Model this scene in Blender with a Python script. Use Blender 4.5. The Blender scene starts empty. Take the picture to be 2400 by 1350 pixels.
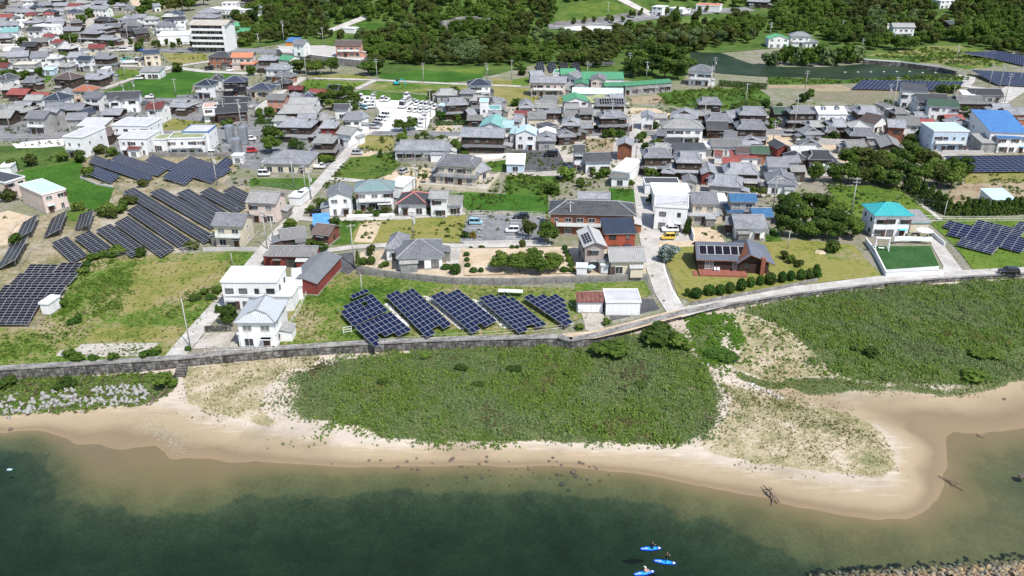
import bpy, bmesh, math, random
import numpy as np
from mathutils import Vector, Matrix, noise as mnoise
R = math.radians
random.seed(7)
SC = bpy.context.scene
COL = SC.collection
# ------------------------------------------------------------------ camera
F, TH, CAMH = 1950.0, R(25.5), 78.0        # focal length in photo pixels (2400 wide), pitch below the horizon, metres above the town
cam = bpy.data.objects.new('camera', bpy.data.cameras.new('camera'))
COL.objects.link(cam)
cam.data.sensor_width = 36; cam.data.lens = 36 * F / 2400
cam.data.clip_start = 1; cam.data.clip_end = 8000
cam.location = (0, 0, CAMH); cam.rotation_euler = (R(90) - TH, 0, 0)
SC.camera = cam
# ------------------------------------------------------------------ sky, sun, exposure
SUN = Vector((0.40, -0.52, 1.0)).normalized()
SUN_EL = math.asin(SUN.z); SUN_AZ = math.atan2(SUN.x, SUN.y)
w = bpy.data.worlds.new('World'); SC.world = w; w.use_nodes = True
nt = w.node_tree
sky = nt.nodes.new('ShaderNodeTexSky'); sky.sky_type = 'NISHITA'; sky.sun_disc = False
sky.sun_elevation = SUN_EL; sky.sun_rotation = SUN_AZ; sky.air_density = 1.0; sky.dust_density = 1.2
nt.links.new(sky.outputs[0], nt.nodes['Background'].inputs[0])
nt.nodes['Background'].inputs[1].default_value = 0.15
sl = bpy.data.lights.new('sun', 'SUN'); sl.energy = 4.4; sl.angle = R(0.53); sl.color = (1, 0.96, 0.9)
so = bpy.data.objects.new('sun', sl); COL.objects.link(so)
so.rotation_euler = SUN.to_track_quat('Z', 'Y').to_euler()
SC.view_settings.view_transform = 'Standard'; SC.view_settings.look = 'None'
SC.view_settings.exposure = 0.32; SC.view_settings.gamma = 1.0
SC.render.engine = 'CYCLES'
SC.cycles.max_bounces = 5; SC.cycles.diffuse_bounces = 2; SC.cycles.glossy_bounces = 2
SC.cycles.transparent_max_bounces = 6; SC.cycles.transmission_bounces = 2; SC.cycles.volume_bounces = 0
SC.cycles.use_denoising = True
# ------------------------------------------------------------------ photo pixel <-> place
def sst(a, b, x):
    t = min(1, max(0, (x - a) / (b - a))); return t * t * (3 - 2 * t)
def hz(x, y):                              # height of the wooded hills behind the town (0 in town)
    if y < 440: return 0.0
    m = sst(-165, -95, x) * (1 - 0.55 * sst(70, 160, x))
    return 60 * sst(455, 760, y) * m + 16 * sst(700, 1300, y)
def ray(px, py):
    a = (px - 1200) / F; b = -(py - 675) / F
    return Vector((a, math.cos(TH) + b * math.sin(TH), -math.sin(TH) + b * math.cos(TH)))
def P(px, py, z=0.0):
    d = ray(px, py); t = (z - CAMH) / d.z
    return Vector((d.x * t, d.y * t, z))
def G(px, py, up=0.0):                     # where a pixel's ray meets the ground (plus a height)
    p = P(px, py, up)
    if p.y < 440: return p
    d = ray(px, py); t = 300.0
    while t < 2500:
        q = Vector((0, 0, CAMH)) + d * t
        if q.z <= hz(q.x, q.y) + up: return Vector((q.x, q.y, hz(q.x, q.y) + up))
        t += 1.0
    return p
def proj(v):
    x, y, z = v[0], v[1], v[2] - CAMH
    dz = y * math.cos(TH) - z * math.sin(TH); dy = y * math.sin(TH) + z * math.cos(TH)
    return 1200 + F * x / dz, 675 - F * dy / dz
TILES = dict(A=(0, 0, 3.97), B=(600, 0, 3.97), C=(1200, 0, 3.97), D=(1800, 0, 3.97), E=(0, 320, 3.97), F=(600, 320, 3.97), G=(1200, 320, 3.97),
             H=(1800, 320, 3.97), I=(0, 560, 3.97), K=(500, 560, 3.97), J=(1000, 560, 3.97), S=(0, 800, 3.97), L=(1500, 500, 2.647),
             M=(790, 670, 8), N=(1090, 670, 8), E3=(180, 350, 6.316), E4=(100, 430, 4.8), E5=(0, 480, 4.5), R6=(2190, 350, 5.19),
             R7=(1960, 110, 5.4545), Q=(820, 200, 10), V=(1080, 480, 10.886), W=(1540, 520, 7.94), X=(2000, 440, 6.135), Y=(0, 880, 5.714),
             Z=(1450, 1240, 12), U=(600, 900, 3), T=(1600, 900, 3), O=(0, 0, 1), HV=(1830, 240, 7.5))
def px(t, x, y):
    o = TILES[t]; return o[0] + x / o[2], o[1] + y / o[2]
def TP(t, x, y, z=0.0): return P(*px(t, x, y), z)
def TG(t, x, y, up=0.0): return G(*px(t, x, y), up)
def inpoly(x, y, poly):
    r = False; j = len(poly) - 1
    for i in range(len(poly)):
        xi, yi = poly[i]; xj, yj = poly[j]
        if (yi > y) != (yj > y) and x < (xj - xi) * (y - yi) / (yj - yi) + xi: r = not r
        j = i
    return r
# ------------------------------------------------------------------ materials
MATS = {}
def srgb(r, g, b):
    f = lambda c: (c / 255 / 12.92) if c < 10.3 else ((c / 255 + 0.055) / 1.055) ** 2.4
    return (f(r), f(g), f(b), 1)
class NT:
    def __init__(s, name):
        s.m = bpy.data.materials.new(name); s.m.use_nodes = True; s.t = s.m.node_tree
        s.b = s.t.nodes['Principled BSDF']; s.out = s.t.nodes['Material Output']
    def n(s, typ, **k):
        nd = s.t.nodes.new('ShaderNode' + typ)
        for a, v in k.items():
            if a.startswith('i_'):
                key = a[2:]; nd.inputs[int(key) if key.isdigit() else key].default_value = v
            else: setattr(nd, a, v)
        return nd
    def l(s, a, b): s.t.links.new(a, b)
    def coord(s, kind='Object', scale=(1, 1, 1)):
        tc = s.n('TexCoord'); mp = s.n('Mapping'); mp.inputs['Scale'].default_value = scale
        s.l(tc.outputs[kind], mp.inputs['Vector']); return mp.outputs[0]
    def noise(s, vec, scale, detail=4, rough=0.6):
        n = s.n('TexNoise'); n.inputs['Scale'].default_value = scale; n.inputs['Detail'].default_value = detail; n.inputs['Roughness'].default_value = rough
        s.l(vec, n.inputs['Vector']); return n.outputs['Fac']
    def ramp(s, fac, stops):
        r = s.n('ValToRGB'); e = r.color_ramp.elements
        while len(e) < len(stops): e.new(0.5)
        for i, (p, c) in enumerate(stops): e[i].position = p; e[i].color = c if len(c) == 4 else (*c, 1)
        s.l(fac, r.inputs[0]); return r.outputs[0]
    def mix(s, fac, a, b, typ='MIX'):
        m = s.n('Mix', data_type='RGBA', blend_type=typ)
        for sock, v in ((m.inputs[0], fac), (m.inputs[6], a), (m.inputs[7], b)):
            if hasattr(v, 'is_linked') or hasattr(v, 'links'): s.l(v, sock)
            else: sock.default_value = v
        return m.outputs[2]
    def math(s, op, a, b=0.0):
        m = s.n('Math', operation=op)
        for sock, v in ((m.inputs[0], a), (m.inputs[1], b)):
            if hasattr(v, 'links'): s.l(v, sock)
            else: sock.default_value = v
        return m.outputs[0]
    def bump(s, h, strength=0.3, dist=0.1):
        b = s.n('Bump'); b.inputs['Strength'].default_value = strength; b.inputs['Distance'].default_value = dist
        s.l(h, b.inputs['Height']); s.l(b.outputs[0], s.b.inputs['Normal'])
    def fin(s, col=None, rough=0.8, spec=0.3, metal=0.0):
        if col is not None:
            if hasattr(col, 'links'): s.l(col, s.b.inputs['Base Color'])
            else: s.b.inputs['Base Color'].default_value = col
        s.b.inputs['Roughness'].default_value = rough; s.b.inputs['Specular IOR Level'].default_value = spec; s.b.inputs['Metallic'].default_value = metal
        return s.m
def plain(name, c, var=0.12, scale=0.8, rough=0.7, spec=0.3, metal=0.0, bump=0.0, objvar=0.0):
    """painted / rendered / weathered plain surface: base colour with blotches and fine grain"""
    if name in MATS: return MATS[name]
    t = NT(name); v = t.coord()
    f = t.noise(v, scale, 5, 0.65)
    lo = tuple(x * (1 - var * 1.6) for x in c[:3]); hi = tuple(min(1, x * (1 + var)) for x in c[:3])
    col = t.ramp(f, [(0.3, lo), (0.7, hi)])
    if objvar:
        oi = t.n('ObjectInfo'); k = t.math('MULTIPLY_ADD', oi.outputs['Random'], objvar); k.node.inputs[2].default_value = 1 - objvar / 2
        col = t.mix(1.0, col, k, 'MULTIPLY')
    if bump: t.bump(t.noise(v, scale * 6, 3), bump, 0.05)
    MATS[name] = t.fin(col, rough, spec, metal); return MATS[name]
def field(name, stops, scale=0.15, fine=2.5, rough=0.95, bump=0.4, rows=None):
    """ground cover: large blotches between several colours, broken by fine grain; rows = (period m, angle, depth)"""
    if name in MATS: return MATS[name]
    t = NT(name); v = t.coord()
    a = t.noise(v, scale, 6, 0.7); b = t.noise(v, fine, 4, 0.75)
    f = t.math('ADD', t.math('MULTIPLY', a, 0.62), t.math('MULTIPLY', b, 0.38))
    n = len(stops); col = t.ramp(f, [(0.405 + 0.19 * i / max(1, n - 1), s) for i, s in enumerate(stops)])
    if rows:
        mp = t.n('Mapping'); mp.inputs['Rotation'].default_value = (0, 0, rows[1]); t.l(v, mp.inputs['Vector'])
        wv = t.n('TexWave'); wv.inputs['Scale'].default_value = 0.314 / rows[0]; wv.inputs['Distortion'].default_value = 1.5; wv.inputs['Detail Scale'].default_value = 0.4
        t.l(mp.outputs[0], wv.inputs['Vector'])
        col = t.mix(t.math('MULTIPLY', wv.outputs['Fac'], rows[2]), col, tuple(x * 0.45 for x in stops[0][:3]) + (1,))
    t.bump(b, bump, 0.25)
    MATS[name] = t.fin(col, rough, 0.15); return MATS[name]
def tiles(name, c, c2, period=0.42, rough=0.55, streak=0.5):
    """roof covering: UV in metres (u along the eave, v up the slope): courses, columns and weathering streaks"""
    if name in MATS: return MATS[name]
    t = NT(name); v = t.coord('UV'); sep = t.n('SeparateXYZ'); t.l(v, sep.inputs[0])
    oi = t.n('ObjectInfo'); off = t.n('VectorMath', operation='ADD'); rv = t.n('CombineXYZ')
    t.l(t.math('MULTIPLY', oi.outputs['Random'], 90), rv.inputs[0]); t.l(v, off.inputs[0]); t.l(rv.outputs[0], off.inputs[1])
    mp = t.n('Mapping'); mp.inputs['Scale'].default_value = (2.2, 0.5, 1); t.l(off.outputs[0], mp.inputs[0])
    st = t.noise(mp.outputs[0], 1.3, 4, 0.7); bl = t.noise(off.outputs[0], 0.35, 4, 0.6)
    br = t.n('TexBrick'); br.inputs['Scale'].default_value = 1; br.inputs['Brick Width'].default_value = period * 0.8; br.inputs['Row Height'].default_value = period * 0.7
    br.inputs['Mortar Size'].default_value = 0.0; br.inputs['Color1'].default_value = (0, 0, 0, 1); br.inputs['Color2'].default_value = (1, 1, 1, 1); t.l(off.outputs[0], br.inputs['Vector'])
    f = t.math('ADD', t.math('ADD', t.math('MULTIPLY', st, streak), t.math('MULTIPLY', bl, 0.7 - streak * 0.4)), t.math('MULTIPLY', br.outputs['Color'], 0.22))
    col = t.ramp(f, [(0.35, c), (0.85, c2)])
    k = t.math('MULTIPLY_ADD', oi.outputs['Random'], 0.75); k.node.inputs[2].default_value = 0.58
    col = t.mix(1.0, col, k, 'MULTIPLY')
    wu = t.math('SINE', t.math('MULTIPLY', sep.outputs[0], 2 * math.pi / period))
    wv = t.math('FRACT', t.math('MULTIPLY', sep.outputs[1], 1 / (period * 0.85)))
    dark = t.math('MULTIPLY', t.math('ADD', wu, 1.0), 0.5)
    col = t.mix(t.math('MULTIPLY', dark, 0.28), col, (c[0] * .45, c[1] * .45, c[2] * .45, 1))
    t.bump(t.math('ADD', wu, t.math('MULTIPLY', wv, -0.8)), 0.55, 0.06)
    MATS[name] = t.fin(col, rough, 0.4); return MATS[name]
def leaf(name, a, b, c, trans=0.38):
    """foliage: three greens spread leaf by leaf and plant by plant"""
    if name in MATS: return MATS[name]
    t = NT(name); g = t.n('NewGeometry'); oi = t.n('ObjectInfo')
    v = t.coord(); nz = t.noise(v, 2.3, 2)
    f = t.math('ADD', t.math('ADD', t.math('MULTIPLY', g.outputs['Random Per Island'], 0.45), t.math('MULTIPLY', oi.outputs['Random'], 0.35)), t.math('MULTIPLY', nz, 0.25))
    col = t.ramp(f, [(0.15, a), (0.55, b), (0.95, c)])
    t.fin(col, 0.75, 0.2)
    tr = t.n('BsdfTranslucent'); t.l(col, tr.inputs[0]); mx = t.n('MixShader'); mx.inputs[0].default_value = trans
    t.l(t.b.outputs[0], mx.inputs[1]); t.l(tr.outputs[0], mx.inputs[2]); t.l(mx.outputs[0], t.out.inputs[0])
    MATS[name] = t.m; return t.m
def wallmat(name, c, var=.06, rough=.85):
    """rendered or boarded wall: blotches, rain streaks and a dirty splash band"""
    if name in MATS: return MATS[name]
    t = NT(name); v = t.coord(); st = t.noise(t.coord('Object', (1.6, 1.6, .12)), 1.1, 4, .65); bl = t.noise(v, .45, 4, .6); fi = t.noise(v, 5, 3, .6)
    col = t.ramp(t.math('ADD', t.math('MULTIPLY', bl, .6), t.math('MULTIPLY', fi, .4)), [(.38, tuple(x * (1 - var * 1.8) for x in c[:3])), (.62, tuple(min(1, x * (1 + var)) for x in c[:3]))])
    col = t.mix(t.ramp(st, [(.50, (0, 0, 0)), (.72, (.38, .38, .38))]), col, (c[0] * .45, c[1] * .44, c[2] * .42, 1))
    t.bump(fi, .15, .03); MATS[name] = t.fin(col, rough, .25); return MATS[name]
def glass(name, c, rough=0.08, spec=0.7):
    if name in MATS: return MATS[name]
    t = NT(name); f = t.noise(t.coord(), 0.9, 2)
    MATS[name] = t.fin(t.ramp(f, [(0.35, tuple(x * .6 for x in c[:3])), (0.65, c)]), rough, spec); return MATS[name]
# ------------------------------------------------------------------ mesh building
class MB:
    def __init__(s): s.v = []; s.f = []; s.mi = []; s.uv = {}
    def add(s, pts, mi=0, uv=None):
        i = len(s.v); s.v += [tuple(p) for p in pts]; s.f.append(tuple(range(i, i + len(pts)))); s.mi.append(mi)
        if uv: s.uv[len(s.f) - 1] = uv
    def box(s, cx, cy, cz, sx, sy, sz, mi=0, rz=0.0):
        c, sn = math.cos(rz), math.sin(rz); i = len(s.v)
        for dz in (-.5, .5):
            for dx, dy in ((-.5, -.5), (.5, -.5), (.5, .5), (-.5, .5)):
                x, y = dx * sx, dy * sy; s.v.append((cx + x * c - y * sn, cy + x * sn + y * c, cz + dz * sz))
        for f in ((0, 3, 2, 1), (4, 5, 6, 7), (0, 1, 5, 4), (1, 2, 6, 5), (2, 3, 7, 6), (3, 0, 4, 7)):
            s.f.append(tuple(i + k for k in f)); s.mi.append(mi)
    def tube(s, pts, rads, n=8, mi=0, cap=True):
        i0 = len(s.v); pts = [Vector(p) for p in pts]
        for k, p in enumerate(pts):
            d = (pts[min(k + 1, len(pts) - 1)] - pts[max(k - 1, 0)]).normalized()
            a = d.cross(Vector((0, 0, 1)) if abs(d.z) < .95 else Vector((1, 0, 0))).normalized(); b = d.cross(a)
            r = rads[k] if hasattr(rads, '__len__') else rads
            for j in range(n):
                t = 2 * math.pi * j / n; s.v.append(tuple(p + (a * math.cos(t) + b * math.sin(t)) * r))
        for k in range(len(pts) - 1):
            for j in range(n):
                a = i0 + k * n + j; b = i0 + k * n + (j + 1) % n
                s.f.append((a, a + n, b + n, b)); s.mi.append(mi)
        if cap:
            s.f.append(tuple(i0 + j for j in range(n))); s.mi.append(mi)
            e = i0 + (len(pts) - 1) * n; s.f.append(tuple(e + n - 1 - j for j in range(n))); s.mi.append(mi)
    def prism(s, poly, z0, z1, mi=0, mtop=None):
        n = len(poly); i = len(s.v); s.v += [(p[0], p[1], z0) for p in poly] + [(p[0], p[1], z1) for p in poly]
        area = sum(poly[k][0] * poly[(k + 1) % n][1] - poly[(k + 1) % n][0] * poly[k][1] for k in range(n))
        o = range(n) if area > 0 else range(n - 1, -1, -1)
        s.f.append(tuple(i + n + k for k in o)); s.mi.append(mi if mtop is None else mtop)
        s.f.append(tuple(i + k for k in reversed(list(o)))); s.mi.append(mi)
        for k in range(n):
            a, b = k, (k + 1) % n
            q = (i + a, i + b, i + n + b, i + n + a); s.f.append(q if area > 0 else q[::-1]); s.mi.append(mi)
    def slab(s, polys, t, mi=0, mside=None):
        """a roof from its top faces (shared corners): doubled downwards by t, open edges closed, UV in metres"""
        key = {}; vs = []
        def idx(p):
            k = (round(p[0], 3), round(p[1], 3), round(p[2], 3))
            if k not in key: key[k] = len(vs); vs.append(p)
            return key[k]
        fs = [[idx(p) for p in q] for q in polys]
        ed = {}
        for f in fs:
            for a, b in zip(f, f[1:] + f[:1]): ed[(a, b)] = 1
        i = len(s.v); n = len(vs)
        s.v += [tuple(p) for p in vs] + [(p[0], p[1], p[2] - t) for p in vs]
        ms = mi if mside is None else mside
        for f in fs:
            p = [Vector(vs[k]) for k in f]; nn = (p[1] - p[0]).cross(p[2] - p[1])
            if nn.length < 1e-6: nn = Vector((0, 0, 1))
            nn.normalize(); u = Vector((0, 0, 1)).cross(nn)
            u = u.normalized() if u.length > 0.02 else Vector((1, 0, 0)); v = nn.cross(u)
            s.f.append(tuple(i + k for k in f)); s.mi.append(mi); s.uv[len(s.f) - 1] = [(q.dot(u), q.dot(v)) for q in p]
            s.f.append(tuple(i + n + k for k in reversed(f))); s.mi.append(ms)
        for (a, b) in ed:
            if (b, a) not in ed: s.f.append((i + b, i + a, i + n + a, i + n + b)); s.mi.append(ms)
    def mesh(s, name, mats, smooth=False):
        me = bpy.data.meshes.new(name); me.from_pydata(s.v, [], s.f)
        for m in (mats if isinstance(mats, (list, tuple)) else [mats]): me.materials.append(m)
        if any(s.mi): me.polygons.foreach_set('material_index', s.mi)
        if smooth: me.polygons.foreach_set('use_smooth', [True] * len(s.f))
        if s.uv:
            uv = me.uv_layers.new(name='UVMap').data
            for fi, co in s.uv.items():
                for k, c in zip(me.polygons[fi].loop_indices, co): uv[k].uv = c
        me.update(); return me
    def build(s, name, mats, parent=None, smooth=False): return obj(name, s.mesh(name, mats, smooth), parent)
def obj(name, me, parent=None, loc=None, rz=0.0, scale=None):
    o = bpy.data.objects.new(name, me); COL.objects.link(o)
    if parent is not None: o.parent = parent
    if loc is not None: o.location = loc
    if rz: o.rotation_euler = (0, 0, rz)
    if scale is not None: o.scale = scale if hasattr(scale, '__len__') else (scale,) * 3
    return o
GROUPS = {}
def tag(o, label, cat, group=None):
    o['label'] = label; o['category'] = cat
    if group: o['group'] = group
    return o
def thing(name, loc, label, cat, rz=0.0, group=None, scale=None): return tag(obj(name, None, None, loc, rz, scale), label, cat, group)
def struct(o): o['kind'] = 'structure'; return o
def stuff(o, label=None, cat=None):
    o['kind'] = 'stuff'
    if label: o['label'] = label; o['category'] = cat
    return o
# landmarks of the place: phrases that say where a thing stands
LM = [(600, 740, 'the white seaside house'), (590, 650, 'the flat white villa'), (690, 625, 'the red-walled barn'), (660, 590, 'the long red stable'),
 (540, 540, 'the house with red balcony rail'), (620, 490, 'the grey house above the solar rows'), (90, 460, 'the sky-blue roofed block'), (190, 330, 'the tall white block'),
 (430, 330, 'the white clinic'), (560, 345, 'the steel tanks'), (675, 385, 'the wide hip-roofed house'), (800, 470, 'the white gable house'),
 (870, 465, 'the pale teal roof'), (965, 475, 'the pink-ridged roof'), (1080, 400, 'the new cream house'), (990, 350, 'the long tiled hall'), (1130, 330, 'the long tiled terrace house'),
 (1170, 290, 'the big teal gable'), (925, 260, 'the gravel car lot'), (690, 275, 'the lane of old tiled roofs'), (1120, 205, 'the navy-roofed villa'), (1290, 205, 'the pink apartment house'),
 (1380, 175, 'the green factory roof'), (1500, 200, 'the long green-roofed shed'), (1350, 240, 'the white hall with green gable'), (1645, 170, 'the pond clubhouse'),
 (1600, 300, 'the wide white tiled house'), (1660, 250, 'the tall tiled house by the meadow'), (1520, 280, 'the white storehouse'), (1390, 380, 'the black-roofed white cottage'),
 (1440, 400, 'the long white shed'), (1350, 510, 'the brick apartment block'), (1440, 560, 'the red box house'), (1400, 590, 'the pink house with roof panels'),
 (1240, 540, 'the striped parking lot'), (1240, 610, 'the orchard garden'), (970, 600, 'the bungalow above the retaining wall'), (1570, 500, 'the white cube house'),
 (1700, 610, 'the dark deck house'), (2080, 520, 'the turquoise-roofed house'), (1760, 530, 'the white bungalow'), (1780, 480, 'the bright blue tiled roofs'),
 (1700, 400, 'the village shrine-like roofs'), (1905, 370, 'the slate-dark farmhouse'), (1945, 270, 'the white steep roof with dormers'), (2030, 300, 'the temple-like pyramid roof'),
 (2210, 310, 'the sky-blue villa'), (2340, 310, 'the blue factory roof'), (2200, 250, 'the green-edged flat house'), (2120, 215, 'the white box by the pond array'),
 (2120, 75, 'the balconied hillside house'), (1880, 95, 'the white house above the pond'), (490, 70, 'the five-storey apartment block'), (405, 85, 'the white warehouse'),
 (530, 140, 'the brick-red house'), (340, 130, 'the navy mono-pitch house'), (400, 190, 'the big rice paddy'), (150, 180, 'the brown pillared house'), (200, 210, 'the orange hipped roof'),
 (290, 240, 'the white L-shaped house'), (370, 260, 'the red-roofed white house'), (70, 220, 'the twin rust-red roofs'), (530, 195, 'the black cube house'), (640, 165, 'the stacked tiled house'),
 (690, 105, 'the blue-roofed workshop'), (810, 105, 'the salmon hillside house'), (240, 85, 'the old tiled houses on the main road'), (60, 60, 'the teal warehouse roof'),
 (160, 125, 'the long two-part hall'), (100, 60, 'the far white flat house'), (1060, 720, 'the shore solar field'), (430, 500, 'the dark solar field'), (380, 395, 'the blue solar field'),
 (1430, 700, 'the rusty-roofed shed'), (2110, 470, 'the dark conifer hedge'), (2300, 540, 'the broad blue solar tables'), (1900, 520, 'the dense grove'), (2100, 400, 'the big village grove'),
 (440, 790, 'the seawall steps'), (2230, 205, 'the pond solar array'), (1400, 65, 'the hill road'), (950, 40, 'the wooded hill'), (2050, 145, 'the pond embankment'), (770, 145, 'the long retaining wall')]
def near(p, skip=None, n=0):
    ds = sorted(((q[0] - p[0]) ** 2 + (1.6 * (q[1] - p[1])) ** 2, q[2]) for q in LM)
    ds = [d for d in ds if d[1] != skip]
    return ds[n][1]
USED = {}
def uniq(desc, p, group=None, skip=None):
    """label: what it looks like + the nearest landmarks, so that each one is singled out"""
    if len(desc.split()) > 8: desc = desc.replace('two-storey ', '').replace('single-storey ', '')
    if len(desc.split()) + len(near(p, skip, 0).split()) > 15: desc = desc.replace('end-on ', '').replace(' roof', '')
    for rel, n in (('beside', 0), ('near', 1), ('toward', 2)):
        lab = '%s %s %s' % (desc, rel, near(p, skip, n))
        if rel != 'beside':
            lab = '%s between %s and %s' % (desc, near(p, skip, 0), near(p, skip, n))
            if len(lab.split()) > 16: lab = '%s %s %s' % (desc, rel, near(p, skip, n))
        if lab not in USED: break
    if len(lab.split()) > 16: lab = lab.replace('weathered ', '').replace(' of old', '').replace('single-storey ', '').replace('two-storey ', '')
    USED[lab] = 1
    return lab
# ------------------------------------------------------------------ ground materials
def c3(*a): return srgb(*a)
M_ground = field('village_ground', [(.19, .17, .13), (.25, .23, .19), (.13, .15, .06), (.29, .27, .24)], 0.08, 1.2)
M_scrub = field('scrub_floor', [(.035, .07, .014), (.065, .115, .022), (.11, .15, .04)], 0.06, 0.8)
M_conc = field('concrete_paving', [(.33, .31, .28), (.42, .40, .37), (.50, .48, .45)], 0.25, 1.6, 0.85, 0.15)
M_asph = field('asphalt', [(.13, .13, .135), (.19, .19, .195), (.235, .235, .24)], 0.2, 3.0, 0.85, 0.15)
M_dkasph = field('dark_asphalt', [(.055, .055, .06), (.085, .085, .09), (.11, .11, .11)], 0.2, 3.0, 0.8, 0.15)
M_gravel = field('white_gravel', [(.50, .48, .45), (.60, .585, .56), (.68, .67, .65)], 0.3, 4.0, 0.95, 0.4)
M_paleg = field('pale_gravel', [(.27, .24, .19), (.40, .37, .32), (.46, .43, .39)], 0.2, 2.0, 0.95, 0.5)
M_syard = field('solar_yard_ground', [(.12, .13, .05), (.21, .18, .10), (.30, .26, .18), (.36, .33, .27)], 0.1, 1.0, 0.95, 0.5)
M_tan = field('sandy_yard', [(.40, .31, .205), (.48, .385, .27), (.53, .44, .33)], 0.3, 2.0, 0.95, 0.3)
M_dirt = field('bare_earth', [(.19, .135, .085), (.28, .21, .14), (.33, .27, .19), (.20, .20, .10)], 0.12, 1.2)
M_rice = field('rice', [(.028, .085, .010), (.045, .125, .014), (.075, .165, .022)], 0.06, 1.1, rows=(0.9, 0.5, 0.35))
M_rice2 = field('young_rice', [(.065, .125, .016), (.10, .165, .022), (.15, .20, .04)], 0.05, 1.1, rows=(0.9, 1.2, 0.25))
M_yel = field('dry_meadow', [(.10, .13, .025), (.175, .18, .045), (.23, .205, .075), (.27, .225, .12)], 0.08, 1.0)
M_lawn = field('mown_lawn', [(.12, .145, .03), (.185, .195, .045), (.24, .21, .075), (.16, .175, .035)], 0.10, 0.8)
M_grass = field('green_grass', [(.030, .075, .010), (.055, .115, .016), (.095, .15, .028)], 0.1, 0.9)
M_weed = field('weedy_field', [(.035, .085, .010), (.075, .14, .018), (.13, .17, .035), (.215, .19, .085), (.30, .25, .16)], 0.045, 0.9)
M_turf = field('artificial_turf', [(.026, .075, .022), (.035, .095, .028), (.048, .115, .036)], 0.2, 2.0, bump=0.2, rows=(1.2, 0.1, 0.2))
M_mowngreen = field('garden_green', [(.045, .095, .014), (.08, .13, .022), (.12, .155, .035)], 0.12, 0.9)
M_drycrop = field('ploughed_plot', [(.20, .165, .12), (.27, .235, .18), (.15, .165, .07), (.31, .28, .22)], 0.15, 1.0, rows=(1.4, 0.1, 0.5))
M_wallc = field('weathered_concrete', [(.10, .095, .09), (.19, .18, .17), (.27, .26, .245), (.34, .33, .31)], 0.35, 2.2, 0.9, 0.3)
M_darkwall = field('stained_seawall', [(.035, .033, .031), (.075, .071, .067), (.13, .123, .115), (.25, .235, .215)], 0.4, 1.6, 0.9, 0.4)
M_white = plain('white_paint', (.78, .79, .80, 1), 0.05, 0.6, 0.5, 0.4)
M_steel = plain('galvanised_steel', (.42, .43, .44, 1), 0.12, 1.0, 0.45, 0.5, 0.6)
M_pale = plain('pale_concrete', (.50, .49, .47, 1), 0.15, 0.7, 0.85)
# ------------------------------------------------------------------ town ground
SEAWALL = [(-260, 898), (0, 868), (200, 856), (418, 843), (520, 833), (640, 821), (800, 811), (1000, 801), (1180, 796), (1308, 793), (1338, 801), (1400, 789),
           (1480, 768), (1560, 747), (1605, 735), (1700, 716), (1850, 692), (2070, 665), (2250, 651), (2400, 642), (2800, 622)]
wallxy = [P(x, y, 0.0) for x, y in SEAWALL]
def ground_mesh():
    m = MB()
    front = [(-900, wallxy[0].y - 30)] + [(p.x, p.y) for p in wallxy] + [(900, wallxy[-1].y + 40)]
    m.add([(x, y, 0) for x, y in front] + [(900, 440, 0), (-900, 440, 0)])
    xs = [-900, -600, -400, -300] + [-200 + 12 * i for i in range(42)] + [320, 400, 600, 900]
    ys = [440 + 10 * i for i in range(45)] + [920, 1000, 1100, 1300, 1700, 2500]
    i0 = len(m.v); nx = len(xs)
    for y in ys:
        for x in xs: m.v.append((x, y, hz(x, y)))
    for j in range(len(ys) - 1):
        for i in range(nx - 1):
            a = i0 + j * nx + i; m.f.append((a, a + 1, a + nx + 1, a + nx)); m.mi.append(0)
    return m
g = ground_mesh().build('ground', [M_ground]); struct(g)
LVL = [0.0]
EXCL = []; PXCL = []
def sheet(name, mat, pts, t='O', z=0.0, step=None, far=False):
    """a flat piece of ground cover: polygon in photo pixels laid on the ground, each a few millimetres above the last"""
    LVL[0] += 0.0015; up = LVL[0] + 0.012
    poly = [px(t, x, y) for x, y in pts]
    if z: xy = [P(a, b, z) for a, b in poly]
    else: xy = [G(a, b) for a, b in poly]
    if max(p.y for p in xy) < 440:
        m = MB(); m.add([(p.x, p.y, z + up) for p in xy]); me = m.mesh(name, [mat])
        bm = bmesh.new(); bm.from_mesh(me); bmesh.ops.triangulate(bm, faces=bm.faces)
        for f in bm.faces:
            if f.normal.z < 0: f.normal_flip()
        bm.to_mesh(me); bm.free()
    else:
        bm = bmesh.new(); bm.faces.new([bm.verts.new((p.x, p.y, 0)) for p in xy])
        for ax in (0, 1):
            lo = min(p[ax] for p in xy); hi = max(p[ax] for p in xy); k = lo + 6
            while k < hi:
                n = Vector((1, 0, 0)) if ax == 0 else Vector((0, 1, 0))
                bmesh.ops.bisect_plane(bm, geom=bm.verts[:] + bm.edges[:] + bm.faces[:], plane_co=n * k, plane_no=n); k += 6
        for v in bm.verts: v.co.z = hz(v.co.x, v.co.y) + up + (0.25 if v.co.y > 440 else 0)
        bmesh.ops.triangulate(bm, faces=bm.faces)
        for f in bm.faces:
            if f.normal.z < 0: f.normal_flip()
        me = bpy.data.meshes.new(name); bm.to_mesh(me); bm.free(); me.materials.append(mat)
    EXCL.append([(p.x, p.y) for p in xy])
    if min(p[1] for p in poly) < 110 and name != 'scrub' and not name.startswith('yard'): PXCL.append(poly)
    return struct(obj(name, me))
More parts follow.
